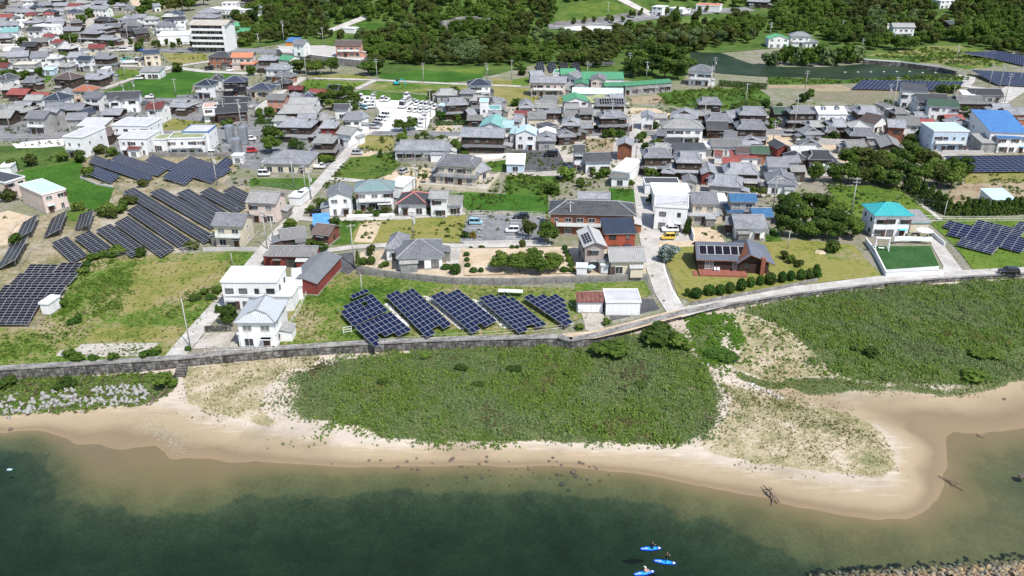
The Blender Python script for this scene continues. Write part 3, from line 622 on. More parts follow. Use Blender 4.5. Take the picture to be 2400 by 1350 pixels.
def shore_mat():
    t = NT('beach_sand'); v = t.coord(); sep = t.n('SeparateXYZ'); t.l(v, sep.inputs[0]); z = sep.outputs[2]
    n1 = t.noise(v, 0.22, 5, .65); n2 = t.noise(v, 2.2, 5, .75); n3 = t.noise(v, 0.06, 4, .6); mp = t.coord('Object', (.25, 1.6, 1)); n4 = t.noise(mp, 0.8, 4, .6)
    zz = t.math('ADD', z, t.math('MULTIPLY', t.math('SUBTRACT', n1, .5), .12))
    mr = t.n('MapRange'); t.l(zz, mr.inputs[0]); mr.inputs[1].default_value = -3.4; mr.inputs[2].default_value = -2.0
    sand = t.ramp(mr.outputs[0], [(0.0, (.28, .215, .115)), (0.13, (.28, .21, .12)), (0.165, (.26, .195, .12)), (0.25, (.235, .175, .11)), (0.33, (.31, .24, .155)), (0.41, (.37, .29, .185)), (0.62, (.41, .33, .225)), (0.75, (.50, .43, .34)), (0.85, (.55, .485, .41))])
    sand = t.mix(t.math('MULTIPLY', n2, .42), sand, (.13, .095, .06, 1))
    up_ = t.n('MapRange'); t.l(z, up_.inputs[0]); up_.inputs[1].default_value = -2.75; up_.inputs[2].default_value = -2.45; sand = t.mix(t.math('MULTIPLY', up_.outputs[0], t.ramp(n4, [(.50, (0, 0, 0)), (.66, (.5, .5, .5))])), sand, (.58, .50, .40, 1)); sand = t.mix(t.ramp(n3, [(.5, (0, 0, 0)), (.66, (.5, .5, .5))]), sand, (.19, .15, .10, 1))
    # weed beds and silt on the seabed
    wd = t.n('MapRange'); t.l(t.math('ADD', z, t.math('MULTIPLY', t.math('SUBTRACT', t.noise(v, 0.09, 8, .74), .5), 3.4)), wd.inputs[0]); wd.inputs[1].default_value = -4.35; wd.inputs[2].default_value = -4.65
    sand = t.mix(wd.outputs[0], sand, t.ramp(t.noise(v, .5, 5, .7), [(.38, (.012, .028, .032)), (.52, (.022, .046, .050)), (.64, (.070, .095, .085))]))
    silt = t.n('MapRange'); t.l(t.math('ADD', z, t.math('MULTIPLY', t.math('SUBTRACT', n3, .5), .5)), silt.inputs[0]); silt.inputs[1].default_value = -3.2; silt.inputs[2].default_value = -3.7
    sand = t.mix(t.math('MULTIPLY', silt.outputs[0], .6), sand, t.ramp(t.math('ADD', t.math('MULTIPLY', n2, .5), t.math('MULTIPLY', n1, .5)), [(.40, (.075, .075, .028)), (.5, (.13, .125, .05)), (.6, (.20, .18, .085))]))
    at = t.n('Attribute', attribute_name='veg'); ad = t.n('Attribute', attribute_name='dry')
    soil = t.ramp(n2, [(.36, (.030, .05, .014)), (.5, (.07, .10, .03)), (.64, (.17, .16, .075))])
    dryc = t.ramp(t.math('ADD', t.math('MULTIPLY', n2, .5), t.math('MULTIPLY', n1, .5)), [(.40, (.10, .12, .03)), (.47, (.21, .19, .08)), (.54, (.36, .30, .18)), (.60, (.50, .43, .34))])
    m1 = t.math('GREATER_THAN', t.math('ADD', at.outputs['Fac'], t.math('MULTIPLY', t.math('SUBTRACT', n2, .5), 1.1)), .5)
    m2 = t.math('GREATER_THAN', t.math('ADD', ad.outputs['Fac'], t.math('MULTIPLY', t.math('SUBTRACT', n2, .5), 1.4)), .5)
    col = t.mix(t.math('MULTIPLY', m2, .8), sand, dryc); col = t.mix(m1, col, soil)
    t.bump(n2, .35, .12)
    return t.fin(col, .9, .2)
beach = struct(obj('beach', shore()))
beach.data.materials.append(shore_mat())
sb = MB(); sb.add([(-1500, -1500, -9.5), (1500, -1500, -9.5), (1500, 125, -9.5), (-1500, 125, -9.5)])
struct(sb.build('seabed', [plain('deep_silt', (.015, .03, .022, 1), .2, .05)]))
def sea_mat():
    t = NT('sea_water'); t.t.nodes.remove(t.b)
    v = t.coord('Object', (1, 1, 1)); h = t.math('ADD', t.noise(v, 1.1, 3, .6), t.math('MULTIPLY', t.noise(t.coord('Object', (.5, 1.6, 1)), 3.2, 2), .5))
    bp = t.n('Bump'); bp.inputs['Strength'].default_value = .16; bp.inputs['Distance'].default_value = .12; t.l(h, bp.inputs['Height'])
    fr = t.n('Fresnel'); fr.inputs[0].default_value = 1.33; t.l(bp.outputs[0], fr.inputs['Normal'])
    tr = t.n('BsdfTransparent'); tr.inputs[0].default_value = (.96, .98, .97, 1)
    gl = t.n('BsdfGlossy'); gl.inputs['Roughness'].default_value = .06; t.l(bp.outputs[0], gl.inputs['Normal'])
    df = t.n('BsdfDiffuse'); df.inputs[0].default_value = (.042, .048, .034, 1); m0 = t.n('MixShader'); m0.inputs[0].default_value = .12; t.l(tr.outputs[0], m0.inputs[1]); t.l(df.outputs[0], m0.inputs[2])
    mx = t.n('MixShader'); t.l(fr.outputs[0], mx.inputs[0]); t.l(m0.outputs[0], mx.inputs[1]); t.l(gl.outputs[0], mx.inputs[2]); t.l(mx.outputs[0], t.out.inputs[0])
    ab = t.n('VolumeAbsorption'); ab.inputs[0].default_value = (.36, .64, .56, 1); ab.inputs[1].default_value = .33
    t.l(ab.outputs[0], t.out.inputs['Volume']); return t.m
sea = MB(); sea.box(0, -687.5, WL - 5, 3000, 1625, 10)
struct(sea.build('sea', [sea_mat()]))
# ------------------------------------------------------------------ pond
def pond_mat():
    t = NT('pond_water'); v = t.coord('Object', (1, 1, 1)); t.b.inputs['IOR'].default_value = 1.12; t.bump(t.noise(v, .8, 3), .08, .1)
    return t.fin(t.ramp(t.noise(v, .05, 3), [(.4, (.020, .036, .022)), (.65, (.036, .055, .032))]), .3, .05)
sheet('pond', pond_mat(), [(1615, 124), (1690, 127), (1760, 150), (1840, 158), (1930, 158), (2020, 151), (2110, 158), (2200, 170), (2245, 180), (2150, 186), (2050, 182), (1980, 187), (1880, 182), (1780, 180), (1680, 172), (1625, 150)])
def wallrun(name, pts, z0, z1, th, mat, label=None, cat='wall', t='O', base=0.0, seg=None, capm=None, cap=0.12):
    """a wall along a polyline, one thing; panels as parts when seg is given (metres)"""
    q = [P(*px(t, x, y), base) if max(px(t, x, y)[1], 0) > 140 else TG(t, x, y) for x, y in pts]
    o = q[0].copy(); root = thing(name, o, label, cat) if label else None
    for a, b in zip(q, q[1:]):
        d = b - a; L = Vector((d.x, d.y, 0)).length; n = max(1, round(L / seg)) if seg else 1
        ang = math.atan2(d.y, d.x)
        for k in range(n):
            c = a.lerp(b, (k + .5) / n) - o; m = MB(); m.box(0, 0, (z0 + z1) / 2, L / n - (0.02 if seg else -0.0), th, z1 - z0)
            if capm: m.box(0, 0, z1 + cap / 2 + .002, L / n, th + .12, cap, 1)
            ob = m.build('wall_panel', [mat] + ([capm] if capm else []), root); ob.location = c; ob.rotation_euler = (0, 0, ang)
    return root
wallrun('pond_embankment', [(2020, 150), (2110, 157), (2200, 169), (2240, 178)], -.2, 2.2, .5, M_darkwall, 'stained concrete bank wall curving along the pond water', t='O', seg=14)
wallrun('guard_rail', [(2022, 142), (2110, 148), (2200, 160), (2260, 176)], .5, 1.0, .12, M_white, 'white guard rail along the top of the pond embankment', 'guard rail', seg=6)
# ------------------------------------------------------------------ seawall
def seawall():
    root = thing('seawall', wallxy[0], 'long stained concrete seawall with flat cap above the beach', 'seawall')
    o = wallxy[0]
    for a, b in zip(wallxy, wallxy[1:]):
        d = b - a; L = d.length; n = max(1, round(L / 9)); ang = math.atan2(d.y, d.x)
        low = a.x > 38
        for k in range(n):
            c = a.lerp(b, (k + .5) / n) - o; l = L / n
            m = MB(); m.box(0, 0, -1.6, l - .03, .5, 3.6); ob = m.build('wall_panel', [M_darkwall], root); ob.location = c; ob.rotation_euler = (0, 0, ang)
            m = MB(); wd = .5 if low else 1.5
            m.box(0, wd / 2 - .42, .30 if not low else .33, l + .02, wd, .22); ob = m.build('cap_stone', [M_wallc], root); ob.location = c; ob.rotation_euler = (0, 0, ang)
    return root
seawall()
def steps():
    p = P(428, 862, -1.0); root = thing('seawall_steps', (p.x, p.y, 0), 'dark concrete steps leading down the seawall to the beach', 'steps')
    for k in range(6):
        m = MB(); m.box(0, -k * .45, -.3 - k * .3 - .5, 1.7 + k * .12, .5, 1.0); m.build('step', [M_darkwall], root)
steps()
# ------------------------------------------------------------------ buildings: materials
RC = dict(
 K=tiles('blue_grey_tile', (.12, .125, .142, 1), (.36, .365, .385, 1)), k=tiles('weathered_grey_tile', (.15, .148, .142, 1), (.34, .335, .32, 1), streak=.7),
 D=tiles('dark_slate', (.035, .036, .04, 1), (.085, .085, .09, 1)), N=tiles('navy_slate', (.024, .032, .055, 1), (.055, .068, .10, 1)), B=tiles('brown_tile', (.085, .058, .05, 1), (.16, .12, .105, 1)),
 R=tiles('rust_red_metal', (.16, .035, .03, 1), (.30, .09, .075, 1), .6), O=tiles('orange_tile', (.42, .13, .06, 1), (.58, .24, .13, 1)), G=tiles('green_metal', (.06, .25, .12, 1), (.12, .37, .20, 1), .7),
 W=plain('white_roof_sheet', (.74, .75, .75, 1), .06, .3, .5), S=plain('grey_flat_roof', (.47, .47, .48, 1), .12, .35, .8), L=plain('sky_blue_sheet', (.44, .60, .70, 1), .08, .3, .5),
 T=tiles('turquoise_metal', (.03, .46, .50, 1), (.10, .62, .64, 1), .45, .5, .5), t=tiles('faded_teal_tile', (.20, .33, .35, 1), (.36, .48, .48, 1)), U=tiles('bright_blue_metal', (.04, .14, .36, 1), (.10, .26, .54, 1), .6),
 M=plain('mossy_flat_roof', (.26, .29, .16, 1), .3, .5, .95), P=plain('pale_green_sheet', (.50, .66, .60, 1), .08, .3, .6), C=plain('cream_flat_roof', (.55, .50, .42, 1), .1, .4, .8),
 p=plain('pink_flat_roof', (.50, .33, .28, 1), .12, .4, .8), g=tiles('light_grey_tile', (.30, .295, .28, 1), (.47, .465, .45, 1), streak=.7), d=tiles('dark_green_tile', (.03, .07, .04, 1), (.07, .12, .07, 1)),
 w=tiles('pale_blue_tile', (.50, .54, .58, 1), (.66, .69, .72, 1)), r=tiles('rusted_corrugated_sheet', (.09, .014, .012, 1), (.32, .14, .11, 1), .9, .7, .8), b=tiles('glazed_blue_tile', (.02, .08, .20, 1), (.08, .22, .38, 1)),
 e=tiles('mint_metal', (.22, .50, .47, 1), (.34, .62, .58, 1), .5, .5, .3), q=plain('blue_tarpaulin', (.10, .30, .70, 1), .2, .8, .4), m=tiles('steel_grey_metal', (.22, .235, .25, 1), (.33, .34, .35, 1), .5, .45, .3))
WC = dict(
 w=wallmat('white_render', (.74, .74, .73, 1), .05), c=wallmat('cream_render', (.60, .53, .41, 1), .08), g=wallmat('grey_render', (.36, .35, .335, 1), .16), b=wallmat('dark_timber', (.075, .052, .04, 1), .3),
 p=wallmat('pale_pink_render', (.62, .51, .45, 1), .07), r=wallmat('red_metal_cladding', (.22, .05, .042, 1), .15), n=wallmat('black_cladding', (.02, .022, .03, 1), .2), o=wallmat('orange_brick', (.32, .135, .08, 1), .18),
 L=wallmat('pale_blue_render', (.48, .58, .68, 1), .06), s=wallmat('salmon_render', (.55, .27, .19, 1), .1), k=wallmat('weathered_boards', (.20, .19, .175, 1), .3), v=wallmat('taupe_stucco', (.36, .30, .275, 1), .12),
 e=wallmat('red_brown_cladding', (.20, .08, .05, 1), .2), y=wallmat('yellow_ochre_render', (.56, .42, .24, 1), .1), O=wallmat('vivid_orange_render', (.62, .26, .05, 1), .1), f=wallmat('brick_red_box', (.29, .075, .045, 1), .1),
 u=wallmat('corrugated_grey', (.30, .30, .29, 1), .25))
M_frame_w = plain('white_window_frame', (.6, .6, .6, 1), .05); M_frame_b = plain('bronze_window_frame', (.05, .038, .03, 1), .1)
M_pane = glass('window_glass', (.045, .05, .055, 1)); M_pane2 = glass('curtained_glass', (.20, .205, .20, 1), .25, .5); M_door = plain('brown_door', (.10, .055, .035, 1), .2); M_shut = plain('brown_shutter', (.085, .055, .05, 1), .15)
M_ridge = plain('ridge_tile', (.27, .28, .29, 1), .15, 1.0, .7); M_ridgep = plain('pink_ridge_tile', (.55, .20, .18, 1), .1); M_found = plain('foundation_concrete', (.33, .32, .30, 1), .15)
M_cell = glass('photovoltaic_cell', (.007, .012, .046, 1), .35, .12); M_cellk = glass('black_photovoltaic_cell', (.013, .011, .017, 1), .4, .1); M_alu = plain('aluminium_frame', (.50, .51, .52, 1), .05, 1, .5, .4)
WN = dict(w='white', c='cream', g='grey', b='dark timber', p='pale pink', r='red-clad', n='black', o='brick', L='pale blue', s='salmon', k='weathered board', v='taupe', e='red-brown', y='ochre', O='orange', f='brick-red', u='corrugated')
RN = dict(K='blue-grey tiled', k='weathered grey tiled', D='dark slate', N='navy', B='brown', R='rust-red', O='orange tiled', G='green metal', W='white', S='pale grey', L='sky-blue', T='turquoise', t='faded teal', U='bright blue', M='mossy', P='pale green', C='cream', p='pink', g='light grey tiled', d='dark green', w='pale blue tiled', r='rusted', b='glossy blue', e='mint green', q='blue tarpaulin', m='steel-grey')
KN = dict(g='gable', G='end-on gable', h='hip', i='hip-and-gable', I='end-on hip-and-gable', f='flat', s='lean-to', H='end-on hip')
_wm = {}
def window_mesh(w_, h_, dark, wide=True):
    k = (round(w_, 1), round(h_, 1), dark)
    if k not in _wm:
        fm = M_frame_b if dark else M_frame_w
        m = MB(); f = .07
        m.box(-w_ / 2 + f / 2, -.04, 0, f, .08, h_); m.box(w_ / 2 - f / 2, -.04, 0, f, .08, h_); m.box(0, -.04, h_ / 2 - f / 2, w_ - 2 * f - .004, .08, f); m.box(0, -.055, -h_ / 2 + f / 2, w_ - 2 * f - .004, .11, f)
        m.box(0, -.03, 0, f * .8, .05, h_ - 2 * f - .004)
        a = m.mesh('window', [fm]); m = MB(); m.box(0, -.014, 0, w_ - 2 * f - .01, .02, h_ - 2 * f - .01)
        _wm[k] = (a, m.mesh('pane', [M_pane]), m.mesh('pane', [M_pane2]))
    return _wm[k]
def roof_polys(kind, W, D, rh):
    a, b = W / 2, D / 2
    if kind in 'GIH':
        ps = roof_polys(dict(G='g', I='i', H='h')[kind], D, W, rh)
        return [[(-q[1], q[0], q[2]) for q in p] for p in ps[0]], [[(-q[1], q[0], q[2]) for q in p] for p in ps[1]], [[(-q[1], q[0], q[2]) for q in p] for p in ps[2]]
    if kind == 'g':
        T = [[(-a, -b, 0), (a, -b, 0), (a, 0, rh), (-a, 0, rh)], [(a, b, 0), (-a, b, 0), (-a, 0, rh), (a, 0, rh)]]
        return T, [[(-a, 0, rh), (a, 0, rh)]], []
    if kind == 'h':
        r = max(.25, a - b) if a > b else .05
        if a >= b: e1, e2 = (-(a - b + .05), 0, rh), (a - b + .05, 0, rh)
        else: e1, e2 = (0, -(b - a + .05), rh), (0, b - a + .05, rh)
        if a >= b: T = [[(-a, -b, 0), (a, -b, 0), e2, e1], [(a, b, 0), (-a, b, 0), e1, e2], [(a, -b, 0), (a, b, 0), e2], [(-a, b, 0), (-a, -b, 0), e1]]
        else: T = [[(-a, -b, 0), (a, -b, 0), e1], [(a, b, 0), (-a, b, 0), e2], [(a, -b, 0), (a, b, 0), e2, e1], [(-a, b, 0), (-a, -b, 0), e1, e2]]
        rd = [[e1, e2]] + [[(sx * a, sy * b, 0), (e2 if (sx > 0 if a >= b else sy > 0) else e1)] for sx in (-1, 1) for sy in (-1, 1)]
        return T, rd, []
    if kind == 'i':
        g = min(1.9, a * .38); bb = b * (1 - .52); za = rh * .52; e = a - g
        T = [[(-a, -b, 0), (a, -b, 0), (e, -bb, za), (e, 0, rh), (-e, 0, rh), (-e, -bb, za)], [(a, b, 0), (-a, b, 0), (-e, bb, za), (-e, 0, rh), (e, 0, rh), (e, bb, za)],
             [(a, -b, 0), (a, b, 0), (e, bb, za), (e, -bb, za)], [(-a, b, 0), (-a, -b, 0), (-e, -bb, za), (-e, bb, za)]]
        gab = [[(e - .02, -bb, za), (e - .02, bb, za), (e - .02, 0, rh)], [(-e + .02, bb, za), (-e + .02, -bb, za), (-e + .02, 0, rh)]]
        rd = [[(-e - .15, 0, rh), (e + .15, 0, rh)]] + [[(sx * a, sy * b, 0), (sx * e, sy * bb, za)] for sx in (-1, 1) for sy in (-1, 1)] + [[(sx * e, sy * bb, za), (sx * e, 0, rh)] for sx in (-1, 1) for sy in (-1, 1)]
        return T, rd, gab
HOUSES = []
def house(t, x1, y1, x2, y2, ez, d, kind, rc, wc, flags='', label=None, rh=None, zb=None, cat='house', name=None, pv=None, group=None):
    pa, pb = px(t, x1, y1), px(t, x2, y2); z0 = 0.0
    if zb is None:
        z0 = G((pa[0] + pb[0]) / 2, (pa[1] + pb[1]) / 2, ez).z - ez
    else: z0 = zb
    A, B = P(*pa, z0 + ez), P(*pb, z0 + ez); mid = (A + B) / 2
    u = B - A; u.z = 0; W = u.length; ang = math.atan2(u.y, u.x); n = Vector((-u.y, u.x, 0)).normalized()
    c = mid + n * d / 2; loc = (c.x, c.y, z0)
    far = mid.y > 400; two = ez >= 4.9
    ov = .18 if kind == 'f' else (.35 if kind in 's' else (.55 if W > 5 else .35))
    if kind in 'gGs' and rc in 'WSUGLmr': ov = .3
    ww, wd = W - 2 * ov, d - 2 * ov
    nm = name or ('shed' if ez < 3.3 and W < 7 and wc in 'wugkr' and rc in 'WSLrm' else 'house')
    pc = ((pa[0] + pb[0]) / 2, (pa[1] + pb[1]) / 2)
    if label is None:
        size = '%s %s %s' % ('two-storey' if two else 'single-storey', WN[wc], nm)
        desc = '%s with %s %s roof' % (size, RN[rc], KN[kind])
        label = uniq(desc, pc)
    root = thing(nm, loc, label, 'house' if cat == 'house' and nm == 'house' else (nm if cat == 'house' else cat), ang, group or ('houses of the town' if nm == 'house' else 'sheds of the town'))
    HOUSES.append((c.x, c.y, W, d, ang)); wm, rm = WC[wc], RC[rc]
    tile = rc in 'KkDNBOtgdwb'
    if kind == 'f':
        m = MB(); m.box(0, 0, (ez - .1) / 2, ww, wd, ez - .1); m.build('wall', [wm], root)
        m = MB(); p = .22; hh = .38; fm = 1
        m.box(0, 0, ez - .02, W - 2 * p - .01, d - 2 * p - .01, .2, 0)
        for sx, sy, lx, ly in ((0, -1, W, p), (0, 1, W, p), (-1, 0, p, d - 2 * p - .004), (1, 0, p, d - 2 * p - .004)):
            m.box(sx * (W / 2 - p / 2), sy * (d / 2 - p / 2), ez, lx, ly, hh, 1)
        fas = dict(B='U', R='r').get('B' if 'B' in flags else '', None)
        roof = m.build('roof', [rm, RC['U'] if 'B' in flags else (RC['T'] if rc == 'T' else (RC['W'] if wc in 'wLpc' else WC['g']))], root)
    elif kind == 's':
        r_ = rh if rh is not None else d * .14
        m = MB(); a, b = ww / 2, wd / 2
        zf, zk = ez + r_ * ov / d - .06, ez + r_ * (1 - ov / d) - .06
        V = [(-a, -b, 0), (a, -b, 0), (a, b, 0), (-a, b, 0), (-a, -b, zf), (a, -b, zf), (a, b, zk), (-a, b, zk)]
        for f in ((0, 1, 5, 4), (1, 2, 6, 5), (2, 3, 7, 6), (3, 0, 4, 7)): m.add([V[i] for i in f])
        m.build('wall', [wm], root); m = MB()
        m.slab([[(-W / 2, -d / 2, ez), (W / 2, -d / 2, ez), (W / 2, d / 2, ez + r_), (-W / 2, d / 2, ez + r_)]], .14, 0, 1); roof = m.build('roof', [rm, M_ridge if 'T' not in flags else RC['T']], root)
    else:
        span = W if kind in 'GIH' else d
        r_ = rh if rh is not None else min(span, 11) * (.215 if kind in 'gG' else .23) * (.75 if rc in 'GWSPUm' else 1)
        T, rd, gab = roof_polys(kind, W, d, r_)
        sl = r_ / (span / 2); wt = ez + ov * sl - .13
        m = MB(); m.box(0, 0, wt / 2, ww, wd, wt)
        if kind == 'g':
            zr = wt + (wd / 2) * sl
            for s in (-1, 1): q = [(s * ww / 2, -wd / 2, wt), (s * ww / 2, wd / 2, wt), (s * ww / 2, 0, zr)]; m.add(q if s > 0 else q[::-1])
        if kind == 'G':
            zr = wt + (ww / 2) * sl
            for s in (-1, 1): q = [(-ww / 2, s * wd / 2, wt), (ww / 2, s * wd / 2, wt), (0, s * wd / 2, zr)]; m.add(q if s < 0 else q[::-1])
        m.build('wall', [wm], root)
        m = MB(); m.slab([[(p[0], p[1], p[2] + ez) for p in q] for q in T], .16 if tile else .09, 0, 1)
        for q in gab: m.add([(p[0], p[1], p[2] + ez - .05) for p in q], 2)
        roof = m.build('roof', [rm, M_ridge if tile else rm, WC['w'] if wc in 'wpc' else WC['b']], root)
        if 't' not in flags:
            m = MB(); rw = .17 if tile else .07
            for q in rd:
                m.tube([(p[0], p[1], p[2] + ez + .05) for p in q], rw, 5)
            m.build('ridge', [M_ridgep if 'k' in flags else (M_ridge if tile else rm)], roof)
        if 'd' in flags:
            for sx in (-.24, .22):
                m = MB(); yy = -d * .22; zz = ez + r_ * (1 - .44) + .1
                m.box(sx * W, yy, zz + .2, 1.1, 1.5, 1.1, 0); m.slab([[(sx * W - .8, yy - .95, zz + .75), (sx * W, yy - .95, zz + 1.25), (sx * W, yy + 1.5, zz + 1.25), (sx * W - .8, yy + 1.5, zz + .75)][::-1], [(sx * W + .8, yy - .95, zz + .75), (sx * W, yy - .95, zz + 1.25), (sx * W, yy + 1.5, zz + 1.25), (sx * W + .8, yy + 1.5, zz + .75)]], .08, 1, 1)
                m.box(sx * W, yy - .77, zz + .3, .6, .05, .6, 2); m.build('dormer', [WC['w'], RC['m'], M_pane], roof)
        if pv:                                   # panels on the front slope: columns, rows, u from, u to, v from, v to (fractions), face
            nu, nv, u0, u1, v0, v1 = pv[:6]; side = pv[6] if len(pv) > 6 else 'front'; wid, ang2 = (W, 0) if side == 'front' else (d, -R(90))
            run = (d if side == 'front' else W) / 2; cw = (u1 - u0) * wid / nu; ln = math.hypot(run, r_); ch = (v1 - v0) * ln / nv
            m = MB(); m.box(0, 0, 0, cw - .06, ch - .06, .05, 1); m.box(0, 0, .027, cw - .14, ch - .14, .02, 0); pm = m.mesh('solar_panel', [M_cellk, M_alu])
            for i in range(nu):
                for j in range(nv):
                    fu = (u0 + (u1 - u0) * (i + .5) / nu - .5) * wid; fv = v0 + (v1 - v0) * (j + .5) / nv
                    o = obj('solar_panel', pm, roof); sx = math.atan2(r_, run)
                    v = Vector((fu, -run * (1 - fv), 0)); v.rotate(Matrix.Rotation(ang2, 3, 'Z')); o.location = (v.x, v.y, ez + r_ * fv + .12)
                    o.rotation_euler = (Matrix.Rotation(ang2, 3, 'Z') @ Matrix.Rotation(sx, 3, 'X')).to_euler()
    # skirt roof between the storeys
    if 's' in flags:
        e = 1.15; z1 = 3.15; drop = .5; a, b = ww / 2 - .02, wd / 2 - .02; oa, ob_ = ww / 2 + e, wd / 2 + e
        m = MB(); I_ = [(-a, -b, z1), (a, -b, z1), (a, b, z1), (-a, b, z1)]; Oo = [(-oa, -ob_, z1 - drop), (oa, -ob_, z1 - drop), (oa, ob_, z1 - drop), (-oa, ob_, z1 - drop)]
        m.slab([[Oo[i], Oo[(i + 1) % 4], I_[(i + 1) % 4], I_[i]] for i in range(4)], .14, 0, 1); m.build('skirt_roof', [rm, M_ridge], root)
        m = MB(); m.box(0, 0, 1.3, ww + .8, wd + .8, 2.6); m.build('lower_wall', [wm], root); fo = .4
    else: fo = 0
    if 'b' in flags:
        m = MB(); bw = ww * .86; m.box(0, -wd / 2 - .55, 2.95, bw, 1.1, .12); m.box(0, -wd / 2 - 1.06, 3.4, bw, .08, .95); m.box(-bw / 2 + .04, -wd / 2 - .55, 3.4, .08, .94, .95); m.box(bw / 2 - .04, -wd / 2 - .55, 3.4, .08, .94, .95)
        m.build('balcony', [WC['w'] if wc != 'b' else WC['e']], root)
    if 'F' not in flags:
        m = MB(); m.box(0, 0, .12, ww + .1 + fo * 2, wd + .1 + fo * 2, .46); m.build('foundation', [M_found], root)
    # low extensions under their own roofs
    if kind in 'ihgIG' and tile and W > 6 and 'n' not in flags and 'F' not in flags:
        ra = random.Random(int(abs(c.x * 13 + c.y * 7)))
        for q in range(2 if ra.random() < .5 else 1):
            sd = ra.choice((-1, 1)); aw, al, ah = ra.uniform(1.4, 2.4), ra.uniform(2.5, min(5, wd * .7)), ra.uniform(2.2, 2.7)
            if q == 0: cx, cy, sx_, sy_ = sd * (ww / 2 + aw / 2 + fo), ra.uniform(-.3, .3) * wd, aw, al
            else: cx, cy, sx_, sy_ = sd * ww * .27, -(wd / 2 + aw * .35 + fo), min(al, ww * .38), aw * .7
            m = MB(); m.box(cx, cy, ah / 2, sx_, sy_, ah); m.build('annex_wall', [ra.choice([wm, wm, WC['k'], WC['u']])], root)
            hi, lo = ah + .55, ah + .02; e = .25; X0, X1, Y0, Y1 = cx - sx_ / 2 - e, cx + sx_ / 2 + e, cy - sy_ / 2 - e, cy + sy_ / 2 + e
            zc = [lo if (q == 1 or sd < 0) else hi, lo if (q == 1 or sd > 0) else hi, hi if (q == 1 or sd < 0) else lo, hi if (q == 1 or sd > 0) else lo]
            if q == 0: zc = [lo, hi, hi, lo] if sd < 0 else [hi, lo, lo, hi]
            m = MB(); m.slab([[(X0, Y0, zc[0]), (X1, Y0, zc[1]), (X1, Y1, zc[2]), (X0, Y1, zc[3])]], .1, 0, 1); m.build('annex_roof', [ra.choice([rm, RC['k'], RC['m'], RC['g']]), M_ridge], root)
    if kind in 'ighI' and not far and random.Random(int(abs(c.x * 5))).random() < .35:
        m = MB(); m.tube([(0, 0, 0), (0, 0, 1.8)], .03, 4); m.box(0, 0, 1.7, 1.0, .03, .03); m.box(.2, 0, 1.5, .8, .03, .03); o = m.build('antenna', [M_steel], roof); o.location = (ww * .2, 0, ez + r_)
    # windows and door
    if 'n' not in flags:
        dark = wc in 'bkevnrf' or 'D' in flags; sub = not far
        fl = [(1.35, 1.8 if not dark else 1.9, fo)] if not two else [(1.3, 1.7, fo), (4.25 if ez < 6.4 else 4.5, 1.15, 0)]
        if ez > 9: fl = [(1.4 + 3 * k, 1.6, 0) for k in range(int(ez // 3))]
        rs = random.Random(int(abs(c.x * 37 + c.y * 11)))
        for fi, (zc, wh, ex) in enumerate(fl):
            for side, L, off in (('f', ww, wd / 2), ('l', wd, ww / 2), ('r', wd, ww / 2)):
                if side == 'l' and c.x < -25: continue
                if side == 'r' and c.x > 25: continue
                nwin = int(L // 2.75) if side == 'f' else min(2, int(L // 3.6))
                if nwin < 1 and L > 1.9: nwin = 1
                dr = rs.randrange(nwin) if (fi == 0 and side == 'f' and nwin > 1) else -1
                for k in range(nwin):
                    s = -L / 2 + L * (k + .5) / nwin; wl = 1.7 if (side == 'f' and rs.random() < .75) else .9
                    if L / nwin < 2.1: wl = .9
                    hh = wh if side == 'f' else min(wh, 1.1)
                    if k == dr:
                        m = MB(); m.box(0, -.05, 1.02, 1.25, .1, 2.0); m.box(0, -.5, 2.2, 1.9, 1.0, .08, 1); o = m.build('door', [M_door, rm], root)
                        o.location = (s, -off - ex, .1); continue
                    fr, p1, p2 = window_mesh(wl, hh, dark); rot = 0 if side == 'f' else (-R(90) if side == 'l' else R(90))
                    pos = (s, -off - ex - .004, zc) if side == 'f' else ((-off - ex - .004, s, zc) if side == 'l' else (off + ex + .004, s, zc))
                    o = obj('window', fr, root, pos, rot); obj('pane', p1 if rs.random() < .6 else p2, o)
                    if side == 'f' and not far and wl > 1.5 and rs.random() < .55:
                        if 'shut' not in _wm: _m = MB(); _m.box(0, -.07, 0, .85, .13, 1.25); _wm['shut'] = _m.mesh('shutter_box', [M_shut]); _m = MB(); _m.box(0, -.35, 0, 2.1, .7, .06); _wm['awn'] = _m.mesh('awning', [M_ridge])
                        if L / nwin > 2.7: obj('shutter_box', _wm['shut'], o, (1.3 if rs.random() < .5 else -1.3, 0, 0), 0, (1, 1, hh / 1.2))
                        if rs.random() < .6: obj('awning', _wm['awn'], o, (0, 0, hh / 2 + .16))
        if near_px(pc) and rs.random() < .5:
            m = MB(); m.box(0, 0, .35, .8, .3, .6); m.tube([(.1, -.152, .35), (.1, -.17, .35)], .22, 10, 1); o = m.build('air_conditioner', [M_pale, M_frame_b], root)
            o.location = (ww / 2 - .7, -wd / 2 - fo - .25, .1)
    return root
def near_px(p): return p[1] > 300
